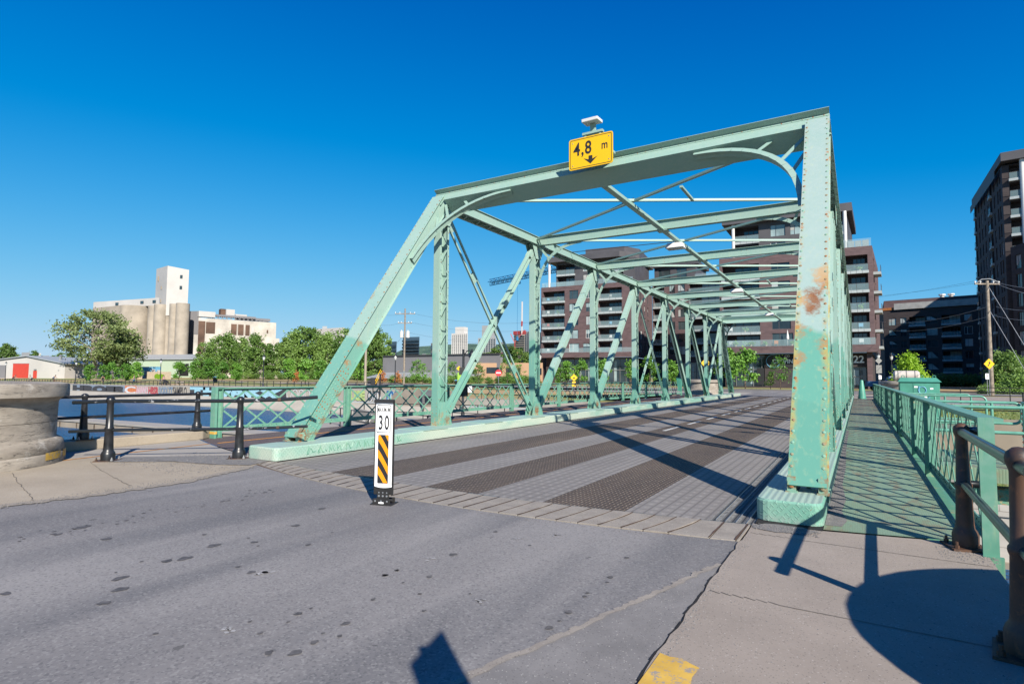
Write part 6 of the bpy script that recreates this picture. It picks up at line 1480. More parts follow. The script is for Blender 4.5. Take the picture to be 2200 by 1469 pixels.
# ------------------------------------------------------------ lamps, poles, signs across the canal
lp0=thing('park_lamp','black lamp post with a lantern head, tallest one on the left promenade','street lamp',(0,0,0),0,'park lamp posts along the promenade')
mb=MB(); mb.lathe([(.20,0),(.18,.25),(.10,.5),(.08,.6),(.065,3.7),(.05,4.0)],(0,0,0),14); mb.build('lamp_pole','black_iron',lp0,world=False,smooth=True)
mb=MB(); mb.lathe([(.09,3.98),(.17,4.15),(.20,4.45),(.17,4.50)],(0,0,0),12); mb.build('lantern_glass','lamp_glass',lp0,world=False)
mb=MB(); mb.lathe([(.24,4.48),(.22,4.55),(.10,4.72),(.04,4.86),(.01,4.95)],(0,0,0),12); mb.build('lantern_cap','black_iron',lp0,world=False)
LMP=[(12,'black lamp post in front of the white shed',-.3,138,.95),(163,'black lamp post right of the white shed',-.3,112,.95),(345,'black lamp post in front of the right container',-.2,104,.98),(566,'black lamp post in front of the tree belt, above the bike lane railing',-.15,87,1.0),(849,'black lamp post just left of the wooden utility pole',-.1,80,1.0),(1159,'black lamp post left of the brick block, above the railing',-.2,62,1.06),(1916,'black lamp post left of the lime tree on the right',0,86,1.12),(1888,'black lamp post close to the brick corner at the end of the footway',0,80,1.1)]
for k,(u,lab,z,dep,sc) in enumerate(LMP):
    p=at(u,800,dep)
    if k==0: lp0.location=(p.x,p.y,z); lp0['label']=lab; lp0.scale=(sc,)*3
    else: dup(lp0,lab,(p.x,p.y,z if u>1300 else zf(p.x,p.y)),scale=sc)
def wood_pole(u,dep,h,z,label,name='utility_pole',r=.16,mat='wood_pole',lean=0):
    p=at(u,800,dep); t=thing(name,label,'utility pole',(p.x,p.y,z)); mb=MB(); mb.tube((0,0,0),(lean,0,h),r,12,r2=r*.7); mb.build('pole_shaft',mat,t,world=False,smooth=True); return t,p
rtv=V((rt.x,rt.y,0)).normalized()
def crossarm(t,z,w,mat='wood_pole',ins=True):
    mb=MB(); mb.beam(-rtv*w/2+V((0,0,z)),rtv*w/2+V((0,0,z)),.12,.12); a=mb.build('crossarm',mat,t,world=False)
    if ins:
        for k in (-1,-.55,.55,1): q=rtv*w/2*k*.95; mb=MB(); mb.lathe([(.02,.05),(.03,.12),(.07,.16),(.08,.22),(.03,.26)],(q.x,q.y,z),8); mb.build('insulator','sign_white',a,world=False)
p1,q1=wood_pole(868,89,12.2,-.05,'wooden utility pole with two transformers seen left of the first truss post'); crossarm(p1,11.4,3.2); crossarm(p1,9.9,2.2)
for s in (-1,1): mb=MB(); c=rtv*s*.5; mb.tube((c.x,c.y,7.6),(c.x,c.y,8.6),.26,12); mb.lathe([(.05,8.6),(.08,8.8)],(c.x,c.y,0),8); mb.build('transformer','white_steel',p1,world=False)
mb=MB(); mb.tube((0,-.0,.4),(0,0,2.3),.15,10); mb.build('blue_tag','spray_blue',p1,world=False)
p2,q2=wood_pole(785,84,9.6,0,'pale slender utility pole partly behind the left end post',mat='silo',r=.2); crossarm(p2,9.5,1.6)
p3,q3=wood_pole(2129,54,11.2,-.15,'weathered wooden utility pole with a curve sign at the right',r=.20); crossarm(p3,10.9,2.4); 
mb=MB(); mb.path([rtv*-1.0+V((0,0,11.0)),rtv*-.5+V((0,0,11.35)),rtv*.3+V((0,0,11.4)),rtv*1.1+V((0,0,11.1))],.05,6); mb.build('hot_line_bracket','galv',p3,world=False)
def wire(a,b,sag,label,r=.012,mat='wire',n=20):
    a,b=V(a),V(b); t=thing('overhead_wire',label,'wire',a); mb=MB(); mb.path([a.lerp(b,i/n)+V((0,0,-sag*4*(i/n)*(1-i/n))) for i in range(n+1)],r,4); mb.build('wire_strand',mat,t); return t
T3=V((q3.x,q3.y,0)); T1=V((q1.x,q1.y,0)); T2=V((q2.x,q2.y,0))
k=0
for z,u,v,dep,wt in ((10.9,1640,642,95,'lowest of the upper pair'),(11.1,1640,652,95,'upper of the pair'),(8.55,1885,690,95,'steeper'),(7.6,1890,706,95,'lowest thick')):
    wire(T3+V((-.9 if z>9 else 0,0,z)),at(u,v,dep),.8,f'{wt} overhead wire running left from the right utility pole',mat='pale_wire' if z<10 else 'wire',r=.018 if z<10 else .010)
for z,u,v,wt in ((10.9,2240,622,'top'),(10.8,2240,640,'second'),(8.5,2240,668,'third'),(7.6,2240,690,'fourth')):
    wire(T3+V((.6,0,z)),at(u,v,30),.1,f'{wt} overhead wire from the right utility pole to the photo edge',mat='pale_wire',r=.013)
for z,u,v,wt in ((10.5,2215,765,'upper'),(8.2,2205,800,'lower')): wire(T3+V((.1,0,z)),at(u,v,46),0,f'{wt} straight guy wire of the right utility pole',mat='pale_wire',r=.022)
for z,u,v,wt,sg in ((11.5,1170,690,'upper long',.9),(10.0,1170,706,'middle long',.9),(8.3,1170,742,'lower long',.6),(11.4,785,668,'short',.5)): wire(T1+V((.8,0,z)),at(u,v,86),sg,f'{wt} wire strung from the transformer pole behind the truss',r=.016)
wire(T1+V((-.8,0,10)),T2+V((.4,0,9.5)),.5,'slack wire between the transformer pole and the pale pole',r=.014); wire(T1+V((0,0,8.2)),at(836,754,88),.1,'wire dropping left from the transformer pole to the dark cube',r=.014)
# gooseneck lamp with signals on the island
gn=thing('street_lamp','black gooseneck street lamp with a bell shade standing on the island below the bike lane','street lamp',(-22.41,30.4,-1.4)); b0=V((-22.41,30.4,-1.4))
mb=MB(); mb.lathe([(.14,0),(.12,.5),(.085,.6),(.075,4.7)],tuple(b0),14); mb.build('lamp_pole','black_iron',gn,smooth=True)
mb=MB(); P=[b0+V((0,0,4.05)),b0+rtv*.05+V((0,0,4.35)),b0+rtv*.25+V((0,0,4.6)),b0+rtv*.5+V((0,0,4.62))]; mb.path(P,.035,8); mb.build('arm','black_iron',gn,smooth=True)
mb=MB(); c=b0+rtv*.56; mb.lathe([(.20,-.42),(.24,-.40),(.22,-.2),(.14,-.06),(.05,.0),(.05,.12)],(c.x,c.y,b0.z+4.6),16); mb.build('lamp_shade','black_iron',gn,smooth=True)
mb=MB(); mb.lathe([(.02,-.56),(.15,-.50),(.19,-.42)],(c.x,c.y,b0.z+4.6),16); mb.build('lamp_bowl','tan_box',gn,smooth=True)
mb=MB(); mb.obox(b0+V((-.05,-.15,3.0))-rtv*.15,rtv*.75,V((0,.04,0)),V((0,0,.5))); mb.build('signal_backplate','black_plastic',gn)
mb=MB(); mb.obox(b0-rtv*.32+V((0,-.1,1.8)),rtv*.30,V((0,.02,0)),V((0,0,1.35))); bn=mb.build('banner','lime',gn); mb=MB(); mb.obox(b0-rtv*.25+V((0,-.11,1.95)),rtv*.14,V((0,.01,0)),V((0,0,.55))); mb.build('banner_print','sign_white',bn)
def post_sign(name,label,u,dep,z0,zs,size,shape,mat,par_h,mark=None,pole='galv',s2=None):
    p=at(u,800,dep); t=thing(name,label,'traffic sign',(p.x,p.y,z0)); mb=MB(); mb.tube((0,0,0),(0,0,par_h),.03,8); mb.build('sign_pole',pole,t,world=False)
    c=V((0,0,zs))-V((fw.x,fw.y,0)).normalized()*.05; nr=-V((fw.x,fw.y,0)).normalized()
    def poly(P,off,m,nm,par=t):
        mb=MB(); pts=[c+rtv*x+V((0,0,y))+nr*off for x,y in P]; mb.prism(pts,nr*.004); return mb.build(nm,m,par,world=False)
    if shape=='diamond': P=[(0,-size),(size,0),(0,size),(-size,0)]
    elif shape=='circle': P=[(size*math.cos(a*PI/12),size*math.sin(a*PI/12)) for a in range(24)]
    else: P=[(-size*.7,-size),(size*.7,-size),(size*.7,size),(-size*.7,size)]
    pl=poly(P,0,mat,'sign_plate')
    if mark:
        for M_ in mark: poly([(x*size,y*size) for x,y in M_[0]],.008,M_[1],'sign_symbol',pl)
    return t
post_sign('no_entry_sign','red round no entry sign with a white bar in front of the peach building',1071,60,-.75,2.65,.34,'circle','sign_red',2.6,[([(-.7,-.18),(.7,-.18),(.7,.18),(-.7,.18)],'sign_white')])
post_sign('curve_sign','yellow diamond sign with a black bent arrow on the wooden pole at the right',2125,52.6,-.15,3.15,.50,'diamond','sign_yellow',3.3,[([(-.30,-.45),(-.12,-.45),(-.10,-.20),(.15,-.05),(.12,.12),(.28,.12),(.08,.48),(-.18,.20),(-.02,.16),(-.02,.02),(-.28,-.15)],'sign_black')])
post_sign('turn_sign','yellow diamond sign with a black left turn arrow behind the far truss posts',1516,46,0,2.72,.40,'diamond','sign_yellow',2.8,[([(.12,-.45),(.30,-.45),(.30,.20),(-.15,.20),(-.15,.40),(-.5,.10),(-.15,-.15),(-.15,.02),(.12,.02)],'sign_black')],pole='steel')
post_sign('warning_sign','small yellow diamond with a yellow tab below it, left of the second truss gap',1233,62,-.3,1.75,.40,'diamond','sign_yellow',2.0,[([(-.3,-.3),(.3,-.3),(.1,.2),(-.2,0)],'sign_black')]); post_sign('warning_sign','lower yellow hourglass tab under the small diamond sign',1233,61.9,-.3,1.05,.28,'rect','sign_yellow',1.4)
post_sign('warning_sign','tiny yellow diamond beside the gooseneck lamp',986,75,-.1,2.65,.33,'diamond','sign_yellow',2.8)
post_sign('round_sign','grey diamond and arrow plates seen from the back near the footway end',1888,70,0,3.8,.42,'diamond','sign_back',4.2); post_sign('arrow_sign','grey rectangular plate below the grey diamond near the footway end',1888,69.9,0,2.75,.50,'rect','sign_back',3.2); post_sign('parking_sign','small white no parking plate lowest on the pole near the footway end',1890,69.8,0,1.75,.25,'rect','sign_white',2,[([(-.35,.1),(.35,.1),(.35,.6),(-.35,.6)],'sign_red')])
post_sign('parking_sign','white plate behind the wooden pole beneath the curve sign',2120,53.5,-.15,2.0,.26,'rect','sign_white',2.3,[([(-.35,-.1),(.35,-.1),(.2,.2),(-.2,.2)],'sign_red')])
post_sign('blue_sign','dark blue diamond plate seen edge on left of the first truss post',930,47,-.6,2.2,.42,'diamond','sign_back',2.4)
post_sign('info_sign','white plate on a grey board beside the far promenade rail',1010,58,-.6,.8,.3,'rect','sign_white',1.1)
# crossing gate and signal on the far promenade
cg=thing('crossing_gate','black signal post with a raised yellow barrier arm beside the bike lane','barrier',(-43.3,48,-1)); p=at(817,800,57); b0=V((p.x,p.y,-.6))
mb=MB(); mb.tube(b0,b0+V((0,0,2.3)),.08,10); mb.build('gate_post','black_iron',cg)
mb=MB(); c=b0-rtv*.9; mb.obox(c+V((0,-.1,1.0)),rtv*.45,V((0,.3,0)),V((0,0,.9))); mb.tube(c+V((0,0,1.5)),c+V((0,0,1.5))-rtv*.35,.18,10); mb.tube(c+rtv*.2+V((0,0,-.0)),c+rtv*.2+V((0,0,1.0)),.05,8); mb.build('signal_head','black_plastic',cg)
mb=MB(); mb.beam(b0-rtv*.55+V((0,0,1.4)),b0+rtv*.05+V((0,0,2.75)),.1,.05); mb.beam(b0-rtv*.45+V((0,0,1.3)),b0+rtv*.15+V((0,0,2.6)),.05,.05); mb.build('barrier_arm','sign_yellow',cg)
bx=thing('signal_box','black twin signal box on the bike lane railing right of the first truss post','box',(-12.8,17.3,.9)); mb=MB(); mb.box(-12.95,-12.6,17.2,17.4,.75,1.18); mb.build('box_body','black_plastic',bx); mb=MB(); mb.box(-12.93,-12.80,17.2,17.35,1.20,1.36); mb.box(-12.76,-12.63,17.2,17.35,1.20,1.36); mb.build('signal_heads','black_plastic',bx)
gb=thing('green_box','green tapered metal bin hung on the far end of the bike lane railing','box',(-12.3,46,.9)); mb=MB(); mb.lathe([(.16,-.1),(.30,.95),(.32,1.0)],(-12.3,46,.55),4,a0=PI/4); mb.build('bin_body','cab_green',gb)
# fences of black rails on posts
def fence(name,label,pts,h,npost,z,group='black post and rail fences',rails=(1.0,.5),r=.025,pr=.03,mat='black_iron'):
    t=thing(name,label,'fence',(pts[0][0],pts[0][1],0),0,group); P=[V((x,y,0)) for x,y in pts]; seg=[(b-a).length for a,b in zip(P[:-1],P[1:])]; Lt=sum(seg)
    def pos(s):
        for a,b,l in zip(P[:-1],P[1:],seg):
            if s<=l+1e-6: return a.lerp(b,s/l)
            s-=l
        return P[-1]
    zz=(lambda p:z) if not callable(z) else (lambda p:z(p.x,p.y))
    proto=None
    for k in range(npost):
        p=pos(Lt*k/(npost-1)); 
        if proto is None:
            mb=MB(); mb.tube((0,0,0),(0,0,h),pr,8); mb.tube((0,0,0),(0,0,.04),pr*2,8); proto=mb.build('fence_post',mat,t,world=False); proto.location=(0,0,zz(p))
        else: c=proto.copy(); COL.objects.link(c); c.parent=t; c.location=(p.x-P[0].x,p.y-P[0].y,zz(p))
    for f in rails: mb=MB(); mb.path([V((p.x,p.y,zz(p)+h*f)) for p in [pos(Lt*k/40) for k in range(41)]],r,6); mb.build('rail',mat,t)
    return t
zb=lambda x,y: zf(x,y)+.03
fence('rail_fence','long black railing along the far promenade, left half above the graffiti',[(-190,50.4),(-82,50.4)],.75,80,zb,r=.035,pr=.05)
fence('rail_fence','black railing along the far promenade behind the bike lane lattice',[(-82,50.4),(-47,50.4),(-45,51)],.78,26,zb,r=.035,pr=.045)
fence('rail_fence','black railing on the low wall beyond the second truss opening',[(-44.5,50.6),(-15.5,50.6)],1.05,16,zb)
fence('rail_fence','black railing along the canal edge of the yellow flowered lawn on the right',[(3.4,49.9),(48,49.9)],1.1,18,-.12)
fence('rail_fence','nearer black railing on top of the brown retaining wall on the right',[(2.8,30.1),(45,30.1)],1.1,16,-.10,rails=(1.0,.66,.33))
fence('rail_fence','low black railing on the pale stone wall above the water on the right',[(2.0,19.5),(40,19.5)],1.0,14,-1.62,rails=(.95,.55,.2))
fence('rail_fence','black railing on the island seen low through the first lattice panel',[(-29,24.4),(-22.2,21.0),(-13,20.2)],1.05,9,-1.4)
fence('rail_fence','black railing on the far side of the island behind the marker panel',[(-28,27),(-23,29.8),(-13,30.3)],1.05,9,-1.4)
rp_=thing('mural_ramp','sloped concrete ramp with grey and lime graffiti on the island behind the lattice','wall',(-24,24,-1.4)); mb=MB(); mb.prism([(-27.5,25.6,-1.4),(-20.5,22.6,-1.4),(-20.5,22.6,.1-.9),(-27.5,25.6,-.55)],(0,.25,0)); mb.build('ramp_face','bank_concrete',rp_)
mb=MB(); rnd=random.Random(3); dd=V((7,-3,0)).normalized()
for k in range(22): t=rnd.uniform(.02,.9); c=V((-27.5,25.6,-1.35))+V((7,-3,0))*t-V((0,.03+.002*k,0)); a=rnd.uniform(-.6,.6); mb.beam(c+V((0,0,.05)),c+dd*rnd.uniform(.2,.7)+V((0,0,rnd.uniform(.1,.6))),.06,.01,m=k%2)
mb.build('graffiti',['sign_white','lime'],rp_)
for k,(x,y) in enumerate(((-21.5,22.5),(-18.8,23.0))):
    ip=thing('notice_board',f"{['left','right'][k]} tilted grey information panel on black legs on the island",'sign',(x,y,-1.4)); mb=MB(); mb.obox((x-.4,y,-.5),(.8,.1,0),(0,-.15,-.35),(0,.03,-.01)); mb.build('panel','sign_back',ip); mb=MB(); mb.box(x-.35,x-.29,y-.05,y,-1.4,-.6); mb.box(x+.29,x+.35,y-.05,y,-1.4,-.6); mb.build('panel_legs','black_iron',ip)
gp=thing('portal_sign','grey notice board on two legs beside the far concrete shoulder','sign',(-40,49.3,-1)); mb=MB(); mb.box(-41.4,-37.6,48.3,48.4,-.7,.0); mb.build('board','sign_back',gp); mb=MB(); mb.box(-41.2,-41,48.3,48.5,-3,-.7); mb.box(-38,-37.8,48.3,48.5,-3,-.7); mb.build('board_legs','sign_back',gp)
# concrete shoulder where the far wall turns
shd=thing('concrete_shoulder','rounded brown concrete wall end where the far canal wall steps down','wall',(-44,50,-2)); mb=MB(); mb.prism([(-47.5,49.68,-3.4),(-37,49.68,-3.4),(-36.5,49.68,-.5),(-38,49.68,-.1),(-45,49.68,-.05),(-46.2,49.68,-.5)],(0,-.55,0)); mb.build('shoulder','old_concrete',shd)
# ------------------------------------------------------------ graffiti on the far wall (paint on the wall face)
gr=thing('wall_graffiti','row of painted graffiti pieces along the far canal wall','graffiti',(-90,49.6,-1))
simple('g_blue',(0.22,0.28,0.36),.8); simple('g_cyan',(0.35,0.62,0.72),.7); simple('g_dark',(0.05,0.05,0.055),.8); simple('g_pink',(0.62,0.36,0.40),.8); simple('g_red',(0.50,0.07,0.09),.8); simple('g_lime',(0.42,0.55,0.20),.8); simple('g_orange',(0.62,0.20,0.08),.8); simple('g_navy',(0.03,0.13,0.30),.8); simple('g_white',(0.65,0.66,0.68),.8)
def xw(u): 
    d=at(u,840,1)-EYE; return d.x/d.y*49.66
def piece(name,u0,u1,z0,z1,bg,fg,txt,sx=1,bold=.04,out=None):
    x0,x1=xw(u0),xw(u1)
    if bg: mb=MB(); mb.box(x0,x1,49.66,49.69,z0,z1); b_=mb.build(name,bg,gr); 
    else: b_=gr
    cu=MB(); text_into(cu,txt,(0,0,0),(1,0,0),(0,0,1),1,0,bold=bold); xs_=[v[0] for v in cu.v]; zs=[v[2] for v in cu.v]; L0,L1,Z0,Z1=min(xs_),max(xs_),min(zs),max(zs)
    def put(mat,grow,y,nm):
        m3=MB(); m3.add([(x0+(v[0]-L0)/(L1-L0)*(x1-x0)*(1-.02)+grow,y,z0+.08+(v[2]-Z0)/(Z1-Z0)*(z1-z0-.16)-grow*.6) for v in cu.v],cu.f); m3.build(nm,mat,b_)
    if out: put(out,.12,49.645,'letters_shadow')
    put(fg,0,49.63,'letters')
Z0,Z1=-1.85,-.45
piece('panel_blue',156,268,-2.1,-.6,'g_blue','g_dark','HROES',bold=.09); piece('panel_orange',268,292,-2.0,-.55,'g_orange','g_white','C',bold=.03)
piece('panel_pink',292,318,-1.95,-.5,None,'g_pink','ANWO',out='g_white'); piece('panel_red',319,341,-1.95,-.5,None,'g_red','HBSR'); piece('panel_grey',341,372,-1.9,-.45,None,'g_blue','DODLTT',bold=.06); piece('panel_grey2',372,402,-1.9,-.4,None,'g_dark','SAMPLO',bold=.02)
piece('panel_thanks',408,615,-1.85,-.35,'g_dark','g_cyan','THEAKX',bold=.10); piece('panel_bubbles',616,682,-1.75,-.3,None,'g_white','OOOOO',bold=-.01)
piece('panel_lime',752,785,-1.65,-.25,None,'g_lime','USE',bold=.07); piece('panel_navy',790,818,-1.6,-.2,None,'g_dark','OPD',bold=.02,out='g_white'); piece('panel_navy2',831,866,-1.6,-.15,None,'g_navy','FOOR',bold=.05,out='g_cyan')
# ------------------------------------------------------------ trees
def make_tree(h,cr,cb,shape,nclump,nleaf,ls,seed,leaf,bark='bark',tr=.14,limbs=7,name='tree',lean=0,spread=.16):
    """tapered trunk with limbs; crown = leaf-sized faces gathered in clumps round the limb ends"""
    rnd=random.Random(seed); t=thing(name,None,'tree'); tm=MB()
    top=h*.80; pts=[V((lean*(k/8)**2*h+rnd.gauss(0,.02)*h*.25,rnd.gauss(0,.02)*h*.25,top*k/8)) for k in range(9)]; pts[0]=V((0,0,0))
    for k in range(8): tm.tube(pts[k],pts[k+1],tr*(1-k/9)**.8+.02,8,r2=tr*(1-(k+1)/9)**.8+.015,cap=False)
    cl=[]
    def prof(u): 
        if shape=='round': return max(0,math.sin(PI*min(1,max(0,(u*.92+.06)))))**.6
        if shape=='column': return (1-abs(u*1.25-.45)**2.2*.9)*(.95 if u<.9 else .5)
        if shape=='cone': return (1-u)**.8*.95+.08
        return max(0,1-abs(u-.45)*1.1)
    for k in range(nclump):
        u=rnd.random()**.9; z=cb+(h-cb)*u; R=cr*max(.08,prof(u))*(0.45+.6*rnd.random()**.5); a=rnd.uniform(0,2*PI)
        c=V((math.cos(a)*R+lean*(z/h)**2*h,math.sin(a)*R,z)); cl.append(c)
        if k<limbs*3:
            b=pts[min(8,max(1,int(8*min(1,(z-.35*R)/top))))-1].lerp(pts[min(8,max(1,int(8*min(1,max(.1,(z-.35*R)/top)))))],rnd.random())
            m_=b.lerp(c,.5)+V((0,0,.06*h*rnd.random())); rr=tr*.28*(1 if k<limbs else .5)
            tm.tube(b,m_,rr,5,r2=rr*.7,cap=False); tm.tube(m_,c,rr*.7,5,r2=rr*.3,cap=False)
    tm.build('trunk',bark,t,smooth=True,world=False)
    cm=MB(); per=max(3,nleaf//nclump)
    for c in cl:
        s=cr*spread*rnd.uniform(.6,1.35)
        for _ in range(per):
            p=c+V((rnd.gauss(0,s),rnd.gauss(0,s),rnd.gauss(0,s*.75))); n=V((rnd.uniform(-1,1),rnd.uniform(-1,1),rnd.uniform(-.3,1))).normalized(); a=n.orthogonal().normalized(); b=n.cross(a); th=rnd.uniform(0,PI); A=(a*math.cos(th)+b*math.sin(th))*ls*rnd.uniform(.6,1.2); B=(b*math.cos(th)-a*math.sin(th))*ls*.62
            cm.add([p-A,p-B*.9,p+A,p+B*.9],[(0,1,2,3)])
    cm.build('crown',leaf,t,world=False)
    return t
HID=[]
def place(proto,u,dep,z,label,sc=1.0,rz=None,group=None,cat=None,used=set()):
    p=at(u,800,dep); loc=(p.x,p.y,zf(p.x,p.y)-.02 if (u<1180 and p.y>50) else z); rz=rz if rz is not None else random.uniform(0,6.28)
    if id(proto) not in used:
        used.add(id(proto)); proto.location=loc; proto.rotation_euler=(0,0,rz); proto.scale=sc if isinstance(sc,(tuple,list)) else (sc,)*3; proto['label']=label
        if group: proto['group']=group
        o=proto
    else: o=dup(proto,label,loc,rz,sc,group)
    if cat: o['category']=cat
    return o
random.seed(99)
big=make_tree(17.0,8.9,4.2,'round',120,7600,.36,1,'leaf_olive','pale_bark',.55,12,'old_tree',spread=.085)
place(big,203,145,-.35,'large spreading old tree with a pale forked trunk in front of the silos',rz=.6)
big2=make_tree(11.0,4.6,3.0,'round',60,3600,.36,2,'leaf_olive','bark',.25,8,'old_tree',spread=.15)
place(big2,262,148,-.35,'smaller open tree directly right of the large spreading tree',rz=2)
yt=[make_tree(3.9,.95,.9,'column',34,1300,.16,20+k,'leaf_young','bark',.05,5,'young_tree',spread=.22) for k in range(3)]
us=[(194,118),(223,113),(242,113),(270,112),(294,112),(385,110),(420,108),(448,106),(478,105),(507,105),(620,98),(657,95),(689,95),(768,92)]
for k,(u,d) in enumerate(us): place(yt[k%3],u,d,-.22,f'{ORD[k]} small upright young tree from the left along the lawn',random.uniform(.88,1.12),group='young trees along the lawn')
blt=[make_tree(13.5,3.4,2.0,'column',64,3300,.34,40,'leaf_mid','pale_bark',.16,8,'belt_tree',spread=.15),make_tree(12.5,3.2,1.6,'cone',62,3300,.34,41,'leaf_dark','bark',.2,8,'belt_tree',spread=.14),make_tree(11.5,2.9,1.5,'cone',60,2800,.32,42,'leaf_mid','pale_bark',.14,8,'belt_tree',spread=.22)]
bl=[(436,738,0),(452,748,2),(470,722,0),(487,724,2),(503,735,1),(520,728,1),(546,724,2),(562,738,0),(578,742,1),(597,744,2),(612,728,1),(632,716,2),(650,702,0),(668,704,0),(686,722,1),(702,722,2),(722,730,1),(742,706,0),(762,714,1),(784,708,1),(805,704,1),(821,716,0),(540,752,1),(640,745,1),(714,750,1)]
for k,(u,v,i) in enumerate(bl):
    dep=168+random.uniform(-8,10); hh=(at(u,v,dep).z+.4); sc=hh/((13.5,12.5,11.5)[i]*.97)
    place(blt[i],u,dep,-.4,f'{ORD[k]} tree of the dense green belt right of the silos' if k<22 else f'{["left","middle","right"][k-22]} low tree filling the front of the green belt',(max(sc,.75)*random.uniform(.85,1.0),)*2+(sc*.93,),group='dense tree belt beside the mill')
bush=[make_tree(2.3,1.7,.15,'round',40,1700,.20,60,'leaf_mid','bark',.05,5,'bush',spread=.25),make_tree(2.0,1.6,.1,'round',36,1500,.18,61,'leaf_dark','bark',.05,5,'bush',spread=.25),make_tree(1.7,1.5,.1,'round',36,1500,.15,62,'leaf_bright','bark',.05,5,'bush',spread=.25)]
k=0
for u in range(432,835,24):
    place(bush[k%2],u+random.uniform(-6,6),155+random.uniform(-5,5),-.4,f'{ORD[k]} bush from the left at the foot of the green tree belt',random.uniform(.55,.95),group='bushes under the tree belt',cat='bush'); k+=1
k=0
for u in range(852,1160,20):
    place(bush[k%2],u+random.uniform(-5,5),118+random.uniform(-6,6),-.15,f'{ORD[k]} bush from the left below the grey and peach buildings',random.uniform(.38,.75),group='bushes below the low buildings',cat='bush'); k+=1
for k,(u,v,d) in enumerate(((10,745,170),(24,752,172),(72,760,176),(112,770,178),(128,764,180),(150,762,178),(170,766,176),(186,772,174))):
    hh=at(u,v,d).z+.4; place(blt[1],u,d,-.4,f'{ORD[k]} dark tree from the left behind the white shed',(hh/12.5*1.1,hh/12.5*1.1,hh/12.5),group='dark trees behind the shed')
sap=[make_tree(5.2,1.5,1.6,'round',26,620,.17,70,'leaf_young','bark',.05,7,'sapling',spread=.2),make_tree(5.0,1.3,1.2,'cone',26,800,.17,71,'leaf_mid','bark',.05,6,'sapling',spread=.2)]
for k,(u,d,s,i,lab) in enumerate(((896,92,.8,0,'thin airy sapling left of the first truss post'),(908,96,.7,0,'thin airy sapling just beside the first truss post'),(975,105,.8,0,'airy sapling in front of the grey warehouse'),(1028,100,.85,1,'narrow cone shaped tree inside the crossed diagonals'),(1090,98,.9,0,'airy sapling in front of the peach building'),(1115,98,.7,0,'small sapling right of the no entry sign'))): place(sap[i],u,d,-.1,lab,s)
for k,(u,v,d) in enumerate(((1046,762,230),(1062,750,240),(1080,746,240),(1098,746,240),(1116,752,235),(1132,760,230),(1150,768,225),(1172,776,220))):
    hh=at(u,v,d).z; place(blt[(k%2)],u,d,-.2,f'{ORD[k]} tree from the left on the green knoll below the skyline',(hh/12.5*1.2,hh/12.5*1.2,hh/12.8),group='trees on the knoll')
for k,(u,d,s,lab) in enumerate(((1203,96,.75,'first small tree from the left in front of the left brick block'),(1217,98,1.0,'second small tree in front of the left brick block'),(1248,98,1.05,'third small tree in front of the left brick block'),(1297,100,1.1,'fourth small tree, behind the heavy diagonal of the truss'),(1355,100,1.05,'fifth small tree in front of the left brick block'),(1396,102,1.25,'sixth small tree, darker and wider, in front of the court'),(1440,100,1.1,'seventh small tree, behind the green bin'),(1562,92,1.5,'slim tree just right of the far end post'),(1601,80,1.35,'upright tree in front of the glazed ground floor'))): place(yt[k%3],u,d,-.02,lab,s*1.05)
place(sap[0],1676,78,0,'light green young tree in front of the sign board',.85); place(sap[1],1655,80,0,'small olive conifer left of the light green young tree',.5)
lime=make_tree(6.3,2.5,1.2,'cone',120,5200,.19,80,'leaf_bright','bark',.1,9,'lime_tree',spread=.15)
place(lime,1952,70,-.1,'bright lime green tree against the dark shaded block on the right',.74)
rtree=make_tree(6.6,2.3,.9,'round',100,5600,.20,81,'leaf_mid','bark',.1,8,'garden_tree',spread=.16)
place(rtree,2160,66,-.2,'rounded green tree with reddish tips right of the right utility pole',.72); place(rtree,2187,69,-.2,'taller narrow green tree at the photo edge behind the hedge bushes',.66)
for k,(u,d,s,i) in enumerate(((2116,62,.42,2),(2126,61,.45,0),(2150,62,.55,2),(2170,62,.75,2),(2188,61,.85,0),(2200,63,.9,2),(2118,60,.36,0),(2145,60.5,.42,0))): place(bush[i],u,d,-.15,f'{ORD[k]} garden bush right of the dark block, near the utility pole',s,group='garden bushes by the right pole',cat='bush')
k=0
for u in range(2012,2108,12): place(bush[1],u,120,-.1,f'{ORD[k]} dark hedge bush from the left at the foot of the shaded block',1.1,group='dark hedge in the shade',cat='bush'); k+=1
oc=make_tree(1.7,.55,.05,'cone',16,420,.11,90,'leaf_orange','bark',.03,3,'small_conifer',spread=.3)
for u,d,lab in ((637,120,'leftmost small orange brown conifer on the lawn'),(823,112,'small orange brown conifer left of the black lamp post'),(855,112,'small orange brown conifer right of the black lamp post')): place(oc,u,d,-.2,lab,1.2)
# reeds and weeds close by
mb=MB(); rnd=random.Random(2)
for k in range(70):
    x,y=1.02+rnd.random()*.5,4.0+rnd.random()*2.6; h=rnd.uniform(.15,.55); a=V((x,y,-.75+rnd.uniform(-.1,.2))); b=a+V((rnd.uniform(-.12,.12),rnd.uniform(-.12,.12),h)); w=V((.008,0,0)); mb.add([a-w,a+w,b],[(0,1,2)])
tag(mb.build('weeds','leaf_bright'),'green weeds growing below the right pavement edge','weeds',kind='stuff')
mb=MB(); mb.box(.92,2.4,3.6,6.5,-4.4,-.78); structure('bank_shelf',mb,'gravel')
mb=MB()
for k in range(9000):
    x,y=rnd.uniform(1.5,34),rnd.uniform(19.5,29.6); a=V((x,y,-1.62)); b=a+V((rnd.uniform(-.05,.05),rnd.uniform(-.05,.05),rnd.uniform(.05,.16))); w=V((.03,0,0)); mb.add([a-w,a+w,b],[(0,1,2)])
